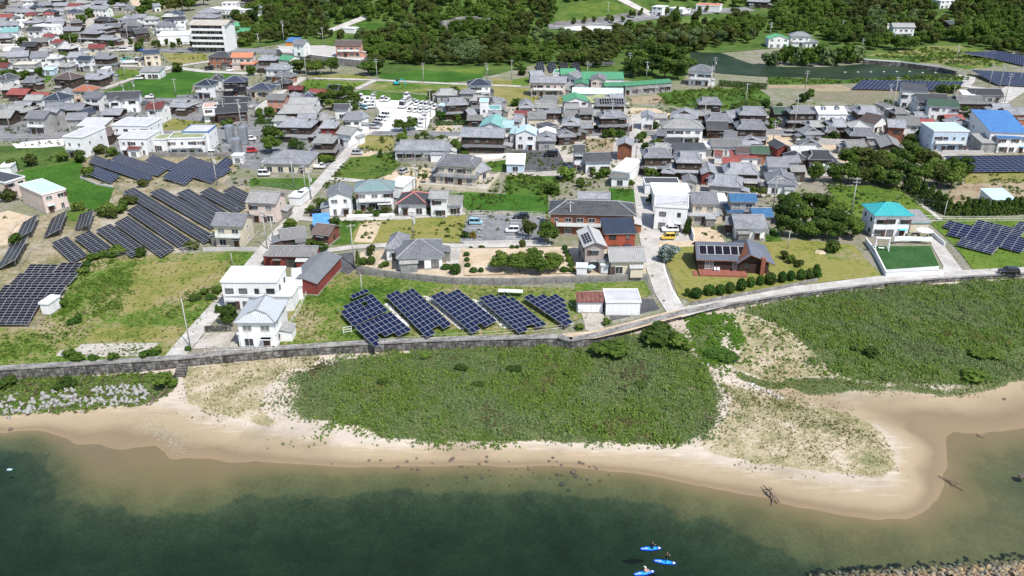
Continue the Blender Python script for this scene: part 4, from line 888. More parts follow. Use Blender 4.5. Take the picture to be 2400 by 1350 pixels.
TABLE = """
A 580 1272 765 1280 7 13 f S w b|tall white block with pale flat roof beside the blue solar field
A 1090 1287 1362 1290 6 10 f S w -|white clinic wing with grey flat roof and small red porch
A 1555 1290 1893 1282 6 8 f M w b|white clinic building with mossy flat roof above the outside stair
A 1690 1228 1935 1228 6.8 9 f S w B|white clinic building with blue-edged grey roof behind the mossy one
A 1385 1297 1548 1297 4.4 6 f M w -
A 1030 1165 1368 1172 6 11 f S w b|broad white house with thick white roof rim and deep balcony
A 705 1172 965 1175 4.2 8 s S c n
A 900 1265 1030 1262 3.6 8 s B b n
A 218 1098 408 1104 6 8 g K g b|grey shuttered house with tiled gable and box balcony by the main road
A -60 1098 95 1098 3.2 9 g k b -
A 598 1115 795 1112 4.5 7 g K g -
A 935 1068 1118 1070 4 7 g K b -
A 808 1062 905 1035 4 6 g N g -
A 395 1022 760 1026 4 8 g K b -
A 0 1042 225 1048 3.6 8 i k b -
A 380 1052 520 1058 5.5 6 g K g -
A 100 1000 270 1000 3.5 7 g K b -
A 1125 1100 1235 1095 3.2 7 G k b -
A 385 928 558 935 5.7 9 h N w -|white house with wide navy hip roof below the orange one
A 50 880 240 885 3.2 8 g R b -|rust-red roofed barn with dark walls, larger of the twin barns
A 248 905 420 915 3.2 7 g R b -|rust-red roofed barn with dark walls, smaller of the twin barns
A 655 845 835 852 5.5 8 h O c -|cream house with bright orange hip roof
A 480 730 660 742 6.2 9 h B b -|dark house with beige pillars and brown hip roof
A 755 905 925 912 5.7 7 g K w b
A 985 928 1290 915 5.8 9 g D w -|white L-shaped house with dark roof above the main road
A 1020 940 1120 938 5.6 6 G D w F
A 1342 1012 1500 1016 5.7 8 g R w -|white house with rust-red gable roof beside a power pole
A 1530 992 1740 1002 3.2 9 i K b -
A 1740 990 1880 952 3.2 8 h k r -|low red-walled house with grey roof below the rice paddy
A 1640 930 1740 925 3 5 g K b -
A 1880 1005 2015 998 5.7 8 f p w b|white two-storey house with pink flat roof
A 2005 1058 2310 1035 4 10 g D b -
A 2030 962 2290 965 4.5 8 g D g -
A 1798 792 1965 797 5.8 8 h N w b|white modern house with navy hip roof beside the rice paddy
A 1950 745 2060 742 5.6 7 h D w -
A 2062 768 2285 763 5.8 8 h N n -|black modern cube house with navy hip roof
A 1925 528 2150 535 5.8 8 h D o -|brick-red house with dark slate hip roof and paired gables
A 2140 535 2345 535 5.8 8 g O p s|pink house with orange tiled roof in two tiers
A 1285 668 1480 668 3.5 8 s k w -|white cottage with red-edged lean-to roof at the paddy corner
A 1330 508 1490 497 6 7 s N c -|tall grey house with steep navy mono-pitch roof
A 1275 565 1370 560 3 5 h N c -
A 835 545 1015 550 5.7 8 i K b s
A 700 560 830 565 5.5 7 g N w -
A 605 537 790 528 5.5 8 i K w s
A 530 620 640 625 3 6 h k g -
A 60 533 265 522 6 9 g K g -|long two-part hall, grey half with black windows
A 275 535 440 528 6 9 g K w -|long two-part hall, white half with glazed end
A 110 605 325 600 6 8 f C g b|grey flat-roofed house with wide eaves before the long hall
A 380 652 490 652 2.8 5 s L L -|small pale blue shed with sky-blue roof
A 690 600 820 605 3 6 g W w -
A 930 640 1000 640 3 5 f W w n
A -20 357 105 352 4 8 i K b -
A 0 302 160 298 4 9 g e w -|white warehouse with washed-out teal roof at the town edge
A -20 242 170 232 5 9 g K L -
A 300 238 480 250 5.8 8 f W w b|far white flat-roofed house with long balcony
A 410 207 612 197 4 9 i K b -
A 390 140 500 135 5.5 7 h R w -
A 215 145 340 140 5 7 h R c -
A 135 115 285 115 5 8 h K w -
A 20 105 140 110 5 8 h k w -
A -20 167 112 162 5 8 g R w -
A 330 52 480 47 5 8 i K b -
A 330 112 480 107 4 8 g k b -
A 600 92 735 87 5 7 g k c -
A 830 82 985 87 5.7 8 g K w -|white house with tiled roof and bright gable by the sports ground
A 905 60 1000 58 6.5 7 G K w F
A 862 187 1015 197 4 8 i D b -
A 1130 215 1262 210 5 8 i K b -
A 790 265 970 272 5 9 i K b s
A 970 255 1122 252 4 8 g K b -
A 735 310 905 315 5.6 8 i K b s
A 885 365 1052 375 3.5 8 i K b -
A 1110 280 1290 290 5 9 i D b s
A 1255 312 1390 300 5.5 9 g D b -
A 1475 217 1635 217 4 8 h N b -
A 1605 187 1730 180 6 7 g D w -
A 1460 335 1762 325 5 16 f W w n|large white warehouse with flat white roof by the bypass
A 1920 82 2270 96 6 12 f W w b|long white flat-roofed hall behind the apartment block
A 1780 162 2000 167 5.5 9 h K g -
A 1830 117 2030 117 6 9 h K g -
A 2120 247 2242 242 4 10 g G g n
A 2130 302 2310 302 4 12 g G g n
A 570 287 740 287 4 8 g K b -|tiled house with bright blue tarpaulin over part of its roof
A 470 240 590 237 4 7 g K b -
A 290 397 450 387 3 8 g k b -
A 385 342 490 347 4 6 g R w -
A 735 735 925 742 4 8 i K b -
A 860 705 1022 702 3.5 8 i K b -
A 2290 62 2390 72 6 7 g N w -
A -40 742 62 747 5.5 8 h D w -
A 490 112 600 107 4 7 g K w -
A 700 162 792 157 4 7 g k b -
A 230 82 330 77 4 7 g K b -
A 470 400 560 405 3 7 g R w -
A 20 470 150 470 3 8 g W w n
A 140 200 250 195 5 8 f W w -
A 580 60 690 55 4 7 g K b -
A 100 60 210 55 4 8 g k w -
A 640 215 760 210 4 7 i k b -
A 310 190 420 185 3.5 7 g k b -
A 1430 60 1500 55 4 7 g K w -
A 2060 30 2200 30 5 8 f W w -
A 2230 -10 2330 -5 5 8 i K b -
B -80 835 140 838 3.4 9 h N c -|low cream house with navy hip roof beside the lane
B 75 642 275 652 5.7 8 i K w s|stacked tiled house with white upper storey and timber gables
B 5 562 182 562 5.7 8 i K b s
B 190 552 305 564 3.5 9 g G w n|white barn with green metal roof by the retaining wall
B 150 712 322 722 3.2 7 i K o -
B 172 772 302 777 3 6 h D b -
B 330 412 442 417 6 8 g K w -|white house with steep tiled roof on the walled terrace|z3.5
B 268 388 385 390 5 8 s U O n|orange workshop with bright blue roof at the wood's edge
B 728 420 978 420 6 8 g B s b|salmon hillside house with brown roof and long windows|z3.5
B 85 927 265 932 5.5 7 g k s -|tall salmon-walled house with weathered roof beside the lane
B 290 967 555 972 4.5 8 g k w -
B 195 1058 580 1052 4 10 i k b -|broad old farmhouse with weathered hip-and-gable roof
B 590 1122 752 1092 3 7 h k b -
B 190 1182 512 1188 5.7 9 i K b s|wide tiled farmhouse with dark timber upper storey by the main road
B 375 1108 560 1108 4 6 g K b -
B 580 1192 745 1192 5.5 8 i K r -|tiled house with bright red door panel and red boards
B 515 1332 722 1332 5.5 8 i k b s
B 735 1242 882 1262 4 8 g k w -
B 800 1117 985 1112 5.7 8 i K w b|white two-storey house with tiled roof at the car lot corner
B 985 1105 1062 1075 4.5 7 g K w -
B 1670 887 1867 887 3.2 8 i k g -|old grey bungalow with weathered roof behind the car lot
B 1970 797 2192 792 5.8 8 h N w b|white villa with navy hip roof at the end of the paddies
B 1770 982 1982 972 5.7 8 i K b s|tall tiled house with timber storeys beside the car lot hedge
B 1980 1070 2060 1060 3.4 6 g K b -
B 2078 947 2165 947 8 5 f e w -|white stair tower with mint cap
B 2165 1022 2285 1020 5 7 f e w b
B 2068 1182 2300 1190 6 12 G e w -|white hall with huge mint gable roof
B 1895 1272 2310 1282 5.7 9 g K b s|long tiled terrace house with white band and red doors
B 800 262 915 268 3 6 f W w n
B 1680 985 1765 990 2.6 5 f L u n|sky-blue carport roof beside the tall tiled house
B 2290 1190 2400 1190 5.5 8 g t w -
B 620 1240 720 1240 3 5 g k r -
C 165 767 510 772 6 8 g K p b|pink apartment house with grey roof and long white balcony
C 175 707 300 702 3.5 7 g K g -
C 650 735 1045 738 5 14 g G w n|long white factory with green metal roof
C 450 692 602 692 5 10 g G w n
C 380 680 445 682 5 8 f G w n
C 445 712 605 732 5.5 8 G K w -
C 725 742 875 747 5.8 9 G K p -|pale pink house with tiled end gable before the green factory
C 575 782 710 787 4.5 8 G G g n
C 858 802 1043 800 4 6 g G u -|short corrugated shed with green roof joined to the long one
C 1052 802 1497 767 4 6 g G u -|long corrugated shed with green roof along the bare plot
C 555 867 1035 880 3.5 9 g P w n
C 478 947 715 947 5 10 G G w -|white hall with bright green end gable
C 742 957 905 930 3.5 8 g M w -
C 775 987 1060 987 5 9 g K b -pv
C 915 930 1050 928 6 7 g K b -
C 60 972 175 974 3.5 7 G K p -
C 205 1002 415 1007 3.5 8 g k b -
C 490 1012 630 1012 5 6 g k w -
C 490 1092 630 1087 3 7 g k w -
C 630 1062 760 1062 5.5 7 g k b s
C 820 1102 1080 1097 5.5 8 i K b s|tiled farmhouse with deep skirt roof beside the lane
C 455 1167 630 1172 5.7 9 I K b s
C 430 1277 600 1272 3.2 9 I K b -
C 145 1107 322 1107 4 7 s k c -
C 25 1250 225 1255 5.5 8 G L w -|white garage house with pale blue low gable
C 235 1312 415 1312 3.5 9 I K g -
C 250 1242 415 1242 4 6 G W w n
C 1195 1087 1330 1092 5 7 G K w -|white storehouse with tiled end gable on the sandy lot
C 1330 1100 1450 1100 3 5 g k w -
C 1640 657 1865 670 6.5 9 h K w b|white pond clubhouse with tiled hip roof and long balcony
C 1735 972 1960 977 6 8 i K b s|tall tiled house with deep eaves beside the green meadow
C 1470 1092 1730 1107 5.5 9 I K b -
C 1400 1192 1795 1197 5.8 9 h k w b|wide white tiled house with a row of upper windows
C 1345 1260 1440 1265 4 7 g K b -
C 1800 1132 2065 1142 4 9 i K b -
C 2040 1100 2130 1090 4 8 g K b -
C 2110 1070 2385 1075 5.6 9 i K b s
C 1810 1207 2020 1212 3.5 9 g D b -
C 2095 1202 2385 1207 5.7 9 i K b s
C 1960 1292 2090 1302 3 8 g K b -
C 1300 62 1400 70 5 9 f W w -|far white block among trees by the hill road
C 1450 75 1590 90 3 9 f W w n
C 1710 47 1935 57 4 12 f O w n|white roadside shop with orange roof sign on the hill
C 2180 12 2385 22 4 10 i K b -
C 0 1130 90 1135 5 8 g K w -
C -30 1240 20 1245 5 8 g t w -
C 640 1195 760 1190 3 5 g K b -
C 340 1190 440 1170 4.5 7 f D g -
D 5 362 205 364 5 9 G G w -|white house with green end gable above the pond
D 210 337 410 340 6 8 h K w b|white two-storey house with tiled hip roof above the pond
D 350 392 475 392 3.2 7 h K w -
D 1165 252 1380 254 6.5 8 g k w b|white and brown hillside house with grey roof and long balcony
D 1690 227 1770 220 4 7 g D b -
D 1455 257 1510 257 3 4 f W w n
D 1090 225 1140 225 3 4 f W w n
D 1250 838 1495 852 7 9 s D w -|white box house with flat dark roof beside the pond array
D 1400 942 1690 947 5.5 9 g D w -
D 1500 985 1795 1002 5.5 8 s d w -|white flat house with green-edged roof and blue shade wall
D 1730 962 2065 967 5.5 9 i k b s
D 1900 882 2200 887 3.5 8 g D g -
D 1810 882 1935 887 3.5 6 s W w n
D 1170 1050 1330 1045 3 7 f S g n
D 470 1062 745 1062 6 10 g W w d|white house with steep white roof and two dormers
D 205 1057 460 1057 5.8 8 i K b s|dark timber house with tiled roof in two tiers by the hedge
D 835 1062 1075 1067 5.5 9 i K b s|large tiled house behind the temple-like roof
D 780 1197 970 1197 4.5 8 h g w -|temple-like house with steep pale trapezoid roof
D 760 1262 1030 1270 3.2 8 i K b -
D 590 1182 770 1182 4 8 i K b -
D 530 1232 660 1236 2.9 6 i K b -
D 1000 1152 1140 1115 4 7 G B w -|small white cottage with brown steep roof
D 1115 1182 1290 1192 6 8 g K e -|red-brown boarded house with tiled gable beside the sky-blue villa
D 1210 1162 1430 1170 5.5 9 g k w -
D 1545 1218 1880 1222 7 11 f L L b|sky-blue villa with flat roof and wrap balconies
D 2070 1228 2440 1240 6.5 20 s U w -|white factory with bright blue roof
D 2150 1292 2440 1292 5 8 s U w -
D 2070 1032 2340 1032 4 8 i K b -
D 2225 1067 2420 1067 4 8 g K o -
D 60 1060 200 1060 4 8 g d b -
D 1080 1000 1190 995 3 7 f k g n
D 1610 10 1740 5 5 9 f W w -
F 1275 128 1815 130 3.5 9 i K w -|long low tiled hall with white walls and clipped garden
F 1660 262 2040 285 5.8 9 i K c s|new cream house with tiled hip-and-gable roof in two tiers
F 2075 345 2195 300 3 7 g K c -
F 45 250 490 258 3.3 12 h K c -|wide low house with broad tiled hip roof by the lane
F 650 562 895 552 5.8 8 G K w -|tall white house with tiled end gable beside the clipped hedge
F 905 515 1290 502 5.8 8 h t w b|white house with faded teal hip roof and white balcony
F 1300 630 1595 635 3.4 9 H D w k|white bungalow with black roof and pink ridges
F 1600 577 1785 582 5.5 6 g k w -
F 1610 637 1920 642 3.2 7 g k w -
F 1215 457 1370 472 3 9 f W w n|plain white flat-roofed garage beside the sandy yard
F 225 968 480 937 2.8 7 g k b -
F 500 905 680 925 3 7 g B e -|red-brown shed with brown roof among shrubs
F 530 825 690 812 2.8 6 s q g n|lean-to shed under a crumpled blue tarpaulin
F 95 1112 560 1117 3.2 6 g k r -|long red stable with weathered grey roof
F -105 612 185 625 5.7 8 g k p -|grey-tiled house with pale pink walls above the solar rows
F 1300 1137 1755 1112 3.3 10 h K w D|white bungalow with wide tiled hip roof above the retaining wall|z1.2
F 1195 1045 1390 1048 3.3 8 h K w D||z1.2
F 295 560 410 567 2.8 5 f W w n|small white equipment cabin beside the lane
F 360 525 430 535 2.8 5 f W w n
E 1955 827 2255 837 5.8 8 g K c b|cream house with red balcony rail beside the dark solar field
E 385 545 615 487 5.5 14 f L p -|pale pink block with sky-blue roof and ivy on its end
E 40 432 235 372 5.5 14 f D p -
E -20 287 95 282 3 5 f W w n
K 670 397 965 420 3 15 G m r n|red-walled barn with long steel-grey gable roof
K 60 400 590 402 6.6 7.6 f W w D|flat-roofed white villa with thick rim and brown shutters
K 110 527 735 535 3.5 9 f W w nF
K 735 440 830 430 3.6 9 f W w n
K 185 780 575 782 5.7 10 I w w -|white seaside house with pale blue tiled roof by the seawall
K 215 885 585 888 3.0 4 f W w D
G -60 257 120 260 3 8 s W L -|small pale blue cabin with white roof on the dark yard
G 340 717 1155 737 6 9 h D o b|brick apartment block with wide black roof
G 857 907 1165 902 5.2 8 s N f -|brick-red box house with navy roof
G 665 1032 890 1024 5.8 10 G g v -pw|pink house with grey tiled gable and solar roof panels|z1.2
G 905 1167 1255 1162 3.6 8 g g c -|cream cottage with light grey tiled roof beside the lane|z1.2
G 610 577 920 582 3 5 g K w n
G 575 152 685 152 6 7 g D w -|white cottage tower with dark gable roof
G 675 237 935 232 4 8 g D w -
G 968 85 1132 92 5 8 G K e n|red-brown boarded barn with tiled end gable on the lane
G 935 317 1095 337 4 14 f W w n|long white shed with flat sheet roof on the lane
G 917 382 1097 387 3 4 s k w -
G 1225 197 1505 197 5.8 8 i K b s|tiled house with blue-glazed roof and balcony at the village lane
G 1525 242 1790 247 5.5 9 i K b s
G 1385 337 1520 347 3 8 I K b -
G 1510 127 1820 127 3.5 6 s D w -
G 1760 352 1920 357 3.5 10 G K r -
G 1980 347 2310 357 4.5 9 i K b s
G 1820 452 2150 477 4 9 i K g -
G 1590 427 1730 432 3 6 G K g -
G 1235 442 1565 447 3.2 6 f D w n
G 1320 542 1680 547 5 10 f W w n|broad blank white block with flat roof behind the white cube
G 1325 647 1645 667 6.5 9 f S w D|white cube house with small dark windows and roof terrace
G 1670 622 1925 627 5.8 8 g K c s
G 2030 607 2290 610 5.5 6 g b g s|house with glossy blue tiled roof, taller of the pair
G 2240 747 2440 747 4 6 g b g -|house with glossy blue tiled roof, lower of the pair
G 2075 857 2385 857 3.3 9 g K w -|white bungalow with blue-grey tiled gable beside the sandy lot
G 1985 817 2065 822 3 5 g K b -
G 1930 620 2020 622 3 8 f W w n
G 2040 197 2300 202 3 6 s R w -
G 1850 92 2150 97 3.5 7 g k w -
G 2225 157 2405 162 4 7 g d o -
G 2080 152 2220 157 4 6 g B w -
G 1750 90 1850 100 3.2 6 f W w n
G 1880 180 1960 185 2.8 5 s r w n
H 0 282 205 287 4.5 8 g K w -
H -10 437 285 452 3.5 10 I K w -
H 215 327 365 327 3.5 5 g k b -
H 370 212 645 217 4 8 i D b -|slate-dark farmhouse with smooth black roof beside the sandy yard
H 240 222 378 213 3.5 7 h D b -
H 535 255 672 260 3 6 G D b -
H 85 112 225 102 3.5 7 G D r -
H 230 167 475 167 3.5 8 g g g -
H 1045 102 1265 115 3.5 12 G k b -|great dark barn with weathered end gable
H 740 102 930 102 3.2 7 g k w -
H 850 152 990 182 2.8 5 g k w -
H 440 300 590 305 2.6 5 f W w n
H 990 737 1365 737 6 8.5 h T w D|white house with bright turquoise hip roof above the turf lawn
H 1330 802 1525 800 3 7 s k c nT|grey-roofed garage with turquoise edge beside the turquoise house
H 2100 592 2320 587 2.8 7 s L w -|white hut with sky-blue roof on the bare field
H 1990 60 2160 60 3.5 8 s k u n
J 1395 590 1655 590 2.7 5 g r w n|white shed with rusty red sheet roof by the shore field
J 1665 588 2000 588 3.3 6 f S w n|white garage with stained pale roof beside the rusty shed
J 1390 262 1500 265 2.2 2.2 f W w n||z1.2
J 1615 245 1695 252 2.2 2.5 f W w n||z1.2
E5 400 1042 505 1050 2.7 4 f W w n|white inverter cabin beside the dark solar tables
E 1170 122 1292 122 3.0 3 s R w -
E 2150 180 2255 180 3 3 f W w -
"""
M_terr = field('terrace_soil', [(.35, .28, .19), (.45, .37, .27), (.50, .43, .33)], .3, 2)
def build_houses():
    for ln in TABLE.strip().split('\n'):
        parts = ln.split('|'); a = parts[0].split(); lab = parts[1] if len(parts) > 1 and parts[1] else None
        zb = float(parts[2][1:]) if len(parts) > 2 else None
        fl = a[10] if len(a) > 10 else ''; pv = None
        if 'pv' in fl: pv = (10, 2, .15, .95, .2, .9); fl = fl.replace('pv', '')
        if 'pw' in fl: pv = (4, 3, .35, .9, .15, .8, 'left'); fl = fl.replace('pw', '')
        house(a[0], *[float(x) for x in a[1:7]], a[7], a[8], a[9], fl, lab, zb=zb, pv=pv)
# raised garden terrace behind the long retaining wall
def terrace(name, pts, h, t='O', mat=None, base=0.0, wallm=None):
    q = [P(*px(t, x, y), base + h) for x, y in pts]; m = MB(); m.prism([(p.x, p.y) for p in q], base - .3, base + h, 0, 1)
    return struct(m.build(name, [wallm or M_wallc, mat or M_terr]))
terrace('garden_terrace', [(840, 622), (900, 633), (1060, 650), (1200, 652), (1300, 648), (1420, 645), (1515, 641), (1508, 583), (1330, 578), (1100, 582), (960, 578), (845, 590)], 1.2)
sheet('garden_sand', M_tan, [(350, 110), (900, 85), (1350, 160), (1380, 325), (900, 330), (350, 345)], 'J', z=1.2)
sheet('drive_slab', M_conc, [(1760, 1060), (1900, 1040), (1890, 1190), (1770, 1195)], 'F', z=1.2)
terrace('raised_street', [(661, 123), (715, 127), (774, 133), (850, 141), (868, 118), (760, 106), (650, 108)], 3.5, mat=M_conc)
build_houses()
def infill(poly, n, wl, dl, ezs, roofs, walls, seed, gap=1.0, tl='O'):
    rs = random.Random(seed); q = [P(x, y) for x, y in poly]; pq = [(p.x, p.y) for p in q]; x0, x1, y0, y1 = min(p[0] for p in pq), max(p[0] for p in pq), min(p[1] for p in pq), max(p[1] for p in pq); made = 0
    blocks = [e for e in EXCL[6:]]
    for _ in range(6000):
        if made >= n: break
        x, y = rs.uniform(x0, x1), rs.uniform(y0, y1); W = rs.uniform(*wl); d = rs.uniform(*dl); r = max(W, d) * .5 + gap
        if not inpoly(x, y, pq) or any((x - h[0]) ** 2 + (y - h[1]) ** 2 < (r + max(h[2], h[3]) * .5) ** 2 for h in HOUSES): continue
        if any(inpoly(x + a, y + b, e) for e in blocks for a, b in ((0, 0), (-W / 2, -d / 2), (W / 2, -d / 2), (-W / 2, d / 2), (W / 2, d / 2))): continue
        ez = rs.choice(ezs); s = rs.uniform(-.12, .12); A = proj((x - W / 2, y - d / 2 - s * W / 2, ez)); B = proj((x + W / 2, y - d / 2 + s * W / 2, ez)); rc, k = rs.choice(roofs)
        house('O', *A, *B, ez, d, k, rc, rs.choice(walls), 's' if ez > 5 and rs.random() < .5 and k in 'ih' else '-'); made += 1
TR = [('K', 'i'), ('K', 'g'), ('k', 'i'), ('K', 'h'), ('k', 'g'), ('D', 'g'), ('g', 'i'), ('K', 'I'), ('N', 'h'), ('R', 'g')]
infill([(0, 10), (240, 10), (420, 50), (420, 105), (0, 105)], 34, (8, 11), (7, 9), (3.4, 5.5, 5.7), TR, 'bbwwgpc', 3, .2)
infill([(0, 125), (240, 125), (330, 170), (250, 250), (0, 300)], 14, (6, 9), (6, 8), (3.2, 4, 5.5), TR, 'bbwgc', 4, .3)
infill([(1505, 285), (2100, 270), (2300, 300), (2120, 340), (1950, 370), (1850, 440), (1505, 440)], 26, (5, 8), (5, 7), (2.9, 3.3, 4.2), TR, 'bbwgk', 5, .0)
infill([(1060, 230), (1480, 230), (1480, 330), (1060, 330)], 14, (5, 8), (5, 7), (2.9, 3.3, 4.2), TR, 'bbwgk', 6, .0)
infill([(640, 190), (830, 240), (820, 330), (620, 310)], 8, (5, 8), (5, 7), (2.9, 3.3, 4.2), TR, 'bbwk', 8, .0)
# apartment block
def apartments():
    A, B = TP('A', 1768, 222, 14.6), TP('A', 2112, 226, 14.6); W = (B - A).length; d = 12; c = (A + B) / 2; ang = math.atan2(B.y - A.y, B.x - A.x)
    r = thing('apartment_block', (c.x, c.y + d / 2, 0), 'five-storey apartment block with long white balconies by the bypass', 'apartment block', ang)
    m = MB(); m.box(0, 0, 7.2, W - 1, d, 14.4); m.build('wall', [WC['w']], r)
    m = MB(); m.slab([[(-W / 2 - .5, -d / 2 - 1.9, 14.4), (W / 2 + .5, -d / 2 - 1.9, 14.4), (W / 2 + .5, 0, 16), (-W / 2 - .5, 0, 16)], [(W / 2 + .5, d / 2 + .6, 14.4), (-W / 2 - .5, d / 2 + .6, 14.4), (-W / 2 - .5, 0, 16), (W / 2 + .5, 0, 16)]], .3); m.build('roof', [plain('beige_roof', (.42, .38, .33, 1), .1, .3)], r)
    for f in range(1, 5):
        m = MB(); m.box(0, -d / 2 - .8, f * 2.85 + .05, W - .8, 1.6, .15); m.box(0, -d / 2 - 1.56, f * 2.85 + .65, W - .8, .1, 1.05); m.build('balcony', [WC['w']], r)
    fr, p1, p2 = window_mesh(1.9, 1.9, True)
    for f in range(5):
        for k in range(9): o = obj('window', fr, r, (-W / 2 + 1.6 + (W - 3.2) * k / 8, -d / 2 - .01, f * 2.85 + 1.45)); obj('pane', p1 if (f + k) % 3 else p2, o)
    m = MB(); m.box(W / 2 - 1.2, -d / 2 - .9, 7.2, 1.4, 1.8, 14.4); m.build('stair_tower', [WC['w']], r)
apartments()
# dark timber house with deck on the lawn
def deck_house():
    A, B = TP('W', 735, 707, 3.0), TP('W', 1525, 730, 3.0); c = (A + B) / 2; u = B - A; W = u.length; ang = math.atan2(u.y, u.x); d = 9.5; n = Vector((-u.y, u.x, 0)).normalized()
    r = thing('timber_house', ((c + n * d / 2).x, (c + n * d / 2).y, 0), 'dark timber house with slate-blue roof and red deck on the lawn', 'house', ang)
    tm = plain('stained_log_boards', (.05, .028, .022, 1), .25, 1.2, .8); rm = tiles('slate_blue_metal', (.11, .125, .16, 1), (.17, .185, .22, 1), .5, .5, .3)
    x0, x1 = -W / 2, W / 2; b = d / 2; RH = 2.6
    m = MB(); m.box(0, 0, 1.55, W - 1.0, d - 1.2, 3.1)
    for s in (-1, 1): q = [(s * (W / 2 - .5), -b + .6, 3.1), (s * (W / 2 - .5), b - .6, 3.1), (s * (W / 2 - .5), 0, 5.3)]; m.add(q if s > 0 else q[::-1])
    m.build('wall', [tm], r)
    m = MB(); m.slab([[(x0, -b, 3.0), (x1 + 3, -b, 3.0), (x1 + 3, 0, 3 + RH), (x0, 0, 3 + RH)], [(x1 + 3, b, 3.0), (x0, b, 3.0), (x0, 0, 3 + RH), (x1 + 3, 0, 3 + RH)]], .2, 0, 1)
    rf = m.build('roof', [rm, WC['e']], r)
    # wing turned end-on, gable to the sea
    wx0, wx1 = x1 - .6, x1 + 7.4; wm_ = (wx0 + wx1) / 2 - 1.2; y0, y1 = -b - 1.2, b + 2.2; zh = 6.3
    m = MB(); m.box((wx0 + wx1) / 2, (y0 + y1) / 2 + .4, 1.35, wx1 - wx0 - 1.4, y1 - y0 - 1.6, 2.7)
    q = [(wx0 + .7, y0 + 1.2, 2.7), (wx1 - .7, y0 + 1.2, 2.2), (wm_, y0 + 1.2, zh - 1.6)]; m.add(q); m.build('wing_wall', [tm], r)
    m = MB(); m.slab([[(wx0, y1, 2.9), (wx0, y0, 2.9), (wm_, y0, zh - 1.2), (wm_, (y0 + y1) / 2, zh)], [(wx1 + .8, y0 + 1.2, 2.3), (wx1 + .8, y1, 2.3), (wm_, (y0 + y1) / 2, zh), (wm_, y0, zh - 1.2)], [(wx1 + .8, y1, 2.3), (wx0, y1, 2.9), (wm_, (y0 + y1) / 2, zh)]], .2, 0, 1); m.build('wing_roof', [rm, WC['e']], r)
    m = MB(); m.box(0, 0, .027, 1.55, 2.45, .02, 0); m.box(0, 0, 0, 1.7, 2.6, .05, 1); pm = m.mesh('solar_panel', [M_cellk, M_alu]); s = math.atan2(RH, b)
    for k in range(6): o = obj('solar_panel', pm, rf, (x0 + 1.6 + 1.76 * k, -b * .48, 3 + RH * .52 + .12)); o.rotation_euler = (s, 0, 0)
    cm = plain('red_deck_boards', (.27, .10, .07, 1), .18, 1.2, .8)
    for k in range(14): m = MB(); m.box(0, 0, 0, W + 1.2, .2, .06); o = m.build('deck_board', [cm], r); o.location = (1.2, -b + .4 - .215 * k, .5)
    m = MB(); m.box(1.2, -b - 1.1, .25, W + 1.0, 2.9, .42); m.box(x0 - .2, -b - 1.2, .15, 1.0, 2.6, .3); m.build('deck_base', [cm], r)
    m = MB(); m.box(0, 0, 0, .9, .9, 4.2); o = m.build('chimney', [plain('chimney_brick', (.26, .095, .06, 1), .2, 3)], r); o.location = (wx1 - 2.2, y0 + .6, 2.1)
    fr, p1, p2 = window_mesh(1.9, 2.0, False)
    for xx in (x0 + 3, x0 + 9.2): o = obj('window', fr, r, (xx, -b + .59, 1.65)); obj('pane', p2, o)
    fr, p1, p2 = window_mesh(1.2, 1.2, True); o = obj('window', fr, r, (wm_ - .4, y0 + 1.18, 1.9)); obj('pane', p1, o)
    for k in range(2):
        ch = thing('garden_chair', r.matrix_basis @ Vector((x0 + 4.3 + .75 * k, -b - .35, .53)), 'white plastic garden chair on the red deck, %s' % ('beside the curtained doors' if k == 0 else 'next to its twin toward the middle'), 'chair', ang, 'garden chairs on the deck')
        m = MB(); m.box(0, 0, .42, .5, .48, .05); m.build('seat', [M_white], ch); m = MB(); m.box(0, .24, .68, .5, .05, .5); m.build('backrest', [M_white], ch)
        for sx in (-1, 1):
            for sy in (-1, 1): m = MB(); m.box(sx * .21, sy * .2, .2, .05, .05, .4); m.build('leg', [M_white], ch)
            m = MB(); m.box(sx * .26, 0, .6, .05, .46, .04); m.build('armrest', [M_white], ch)
deck_house()
# blue tarpaulin on a far roof, big sign, raised walls near the hill
def board(name, t, x1, y1, x2, z0, z1, label, cat, mat=None, lines=0):
    a, b = TG(t, x1, y1), TG(t, x2, y1); W = (b - a).length; r = thing(name, (a + b) / 2, label, cat, math.atan2(b.y - a.y, b.x - a.x))
    m = MB(); m.box(0, 0, (z0 + z1) / 2, W, .15, z1 - z0); m.build('panel', [mat or M_white], r)
    for s in (-.4, .4): m = MB(); m.box(s * W, .15, z1 / 2, .2, .12, z1); m.build('post', [M_steel], r)
    for k in range(lines): m = MB(); m.box((k - (lines - 1) / 2) * W / (lines + 1.2), -.08, (z0 + z1) / 2, W / (lines + 1) * .45, .02, (z1 - z0) * .3); m.build('lettering', [plain('grey_lettering', (.25, .25, .25, 1))], r)
board('billboard', 'A', 1610, 300, 1735, 1.2, 4.6, 'white billboard with a grey line of lettering by the white warehouse', 'billboard', lines=6)
board('roadside_sign', 'A', 705, 475, 750, .2, 3.2, 'white roadside board beside the bypass barrier', 'sign')
wallrun('retaining_wall', [(650, 131), (700, 141), (770, 150), (846, 159)], 0, 3.6, .6, M_wallc, 'tall curved concrete retaining wall below the salmon house', t='O', seg=12, capm=M_white)
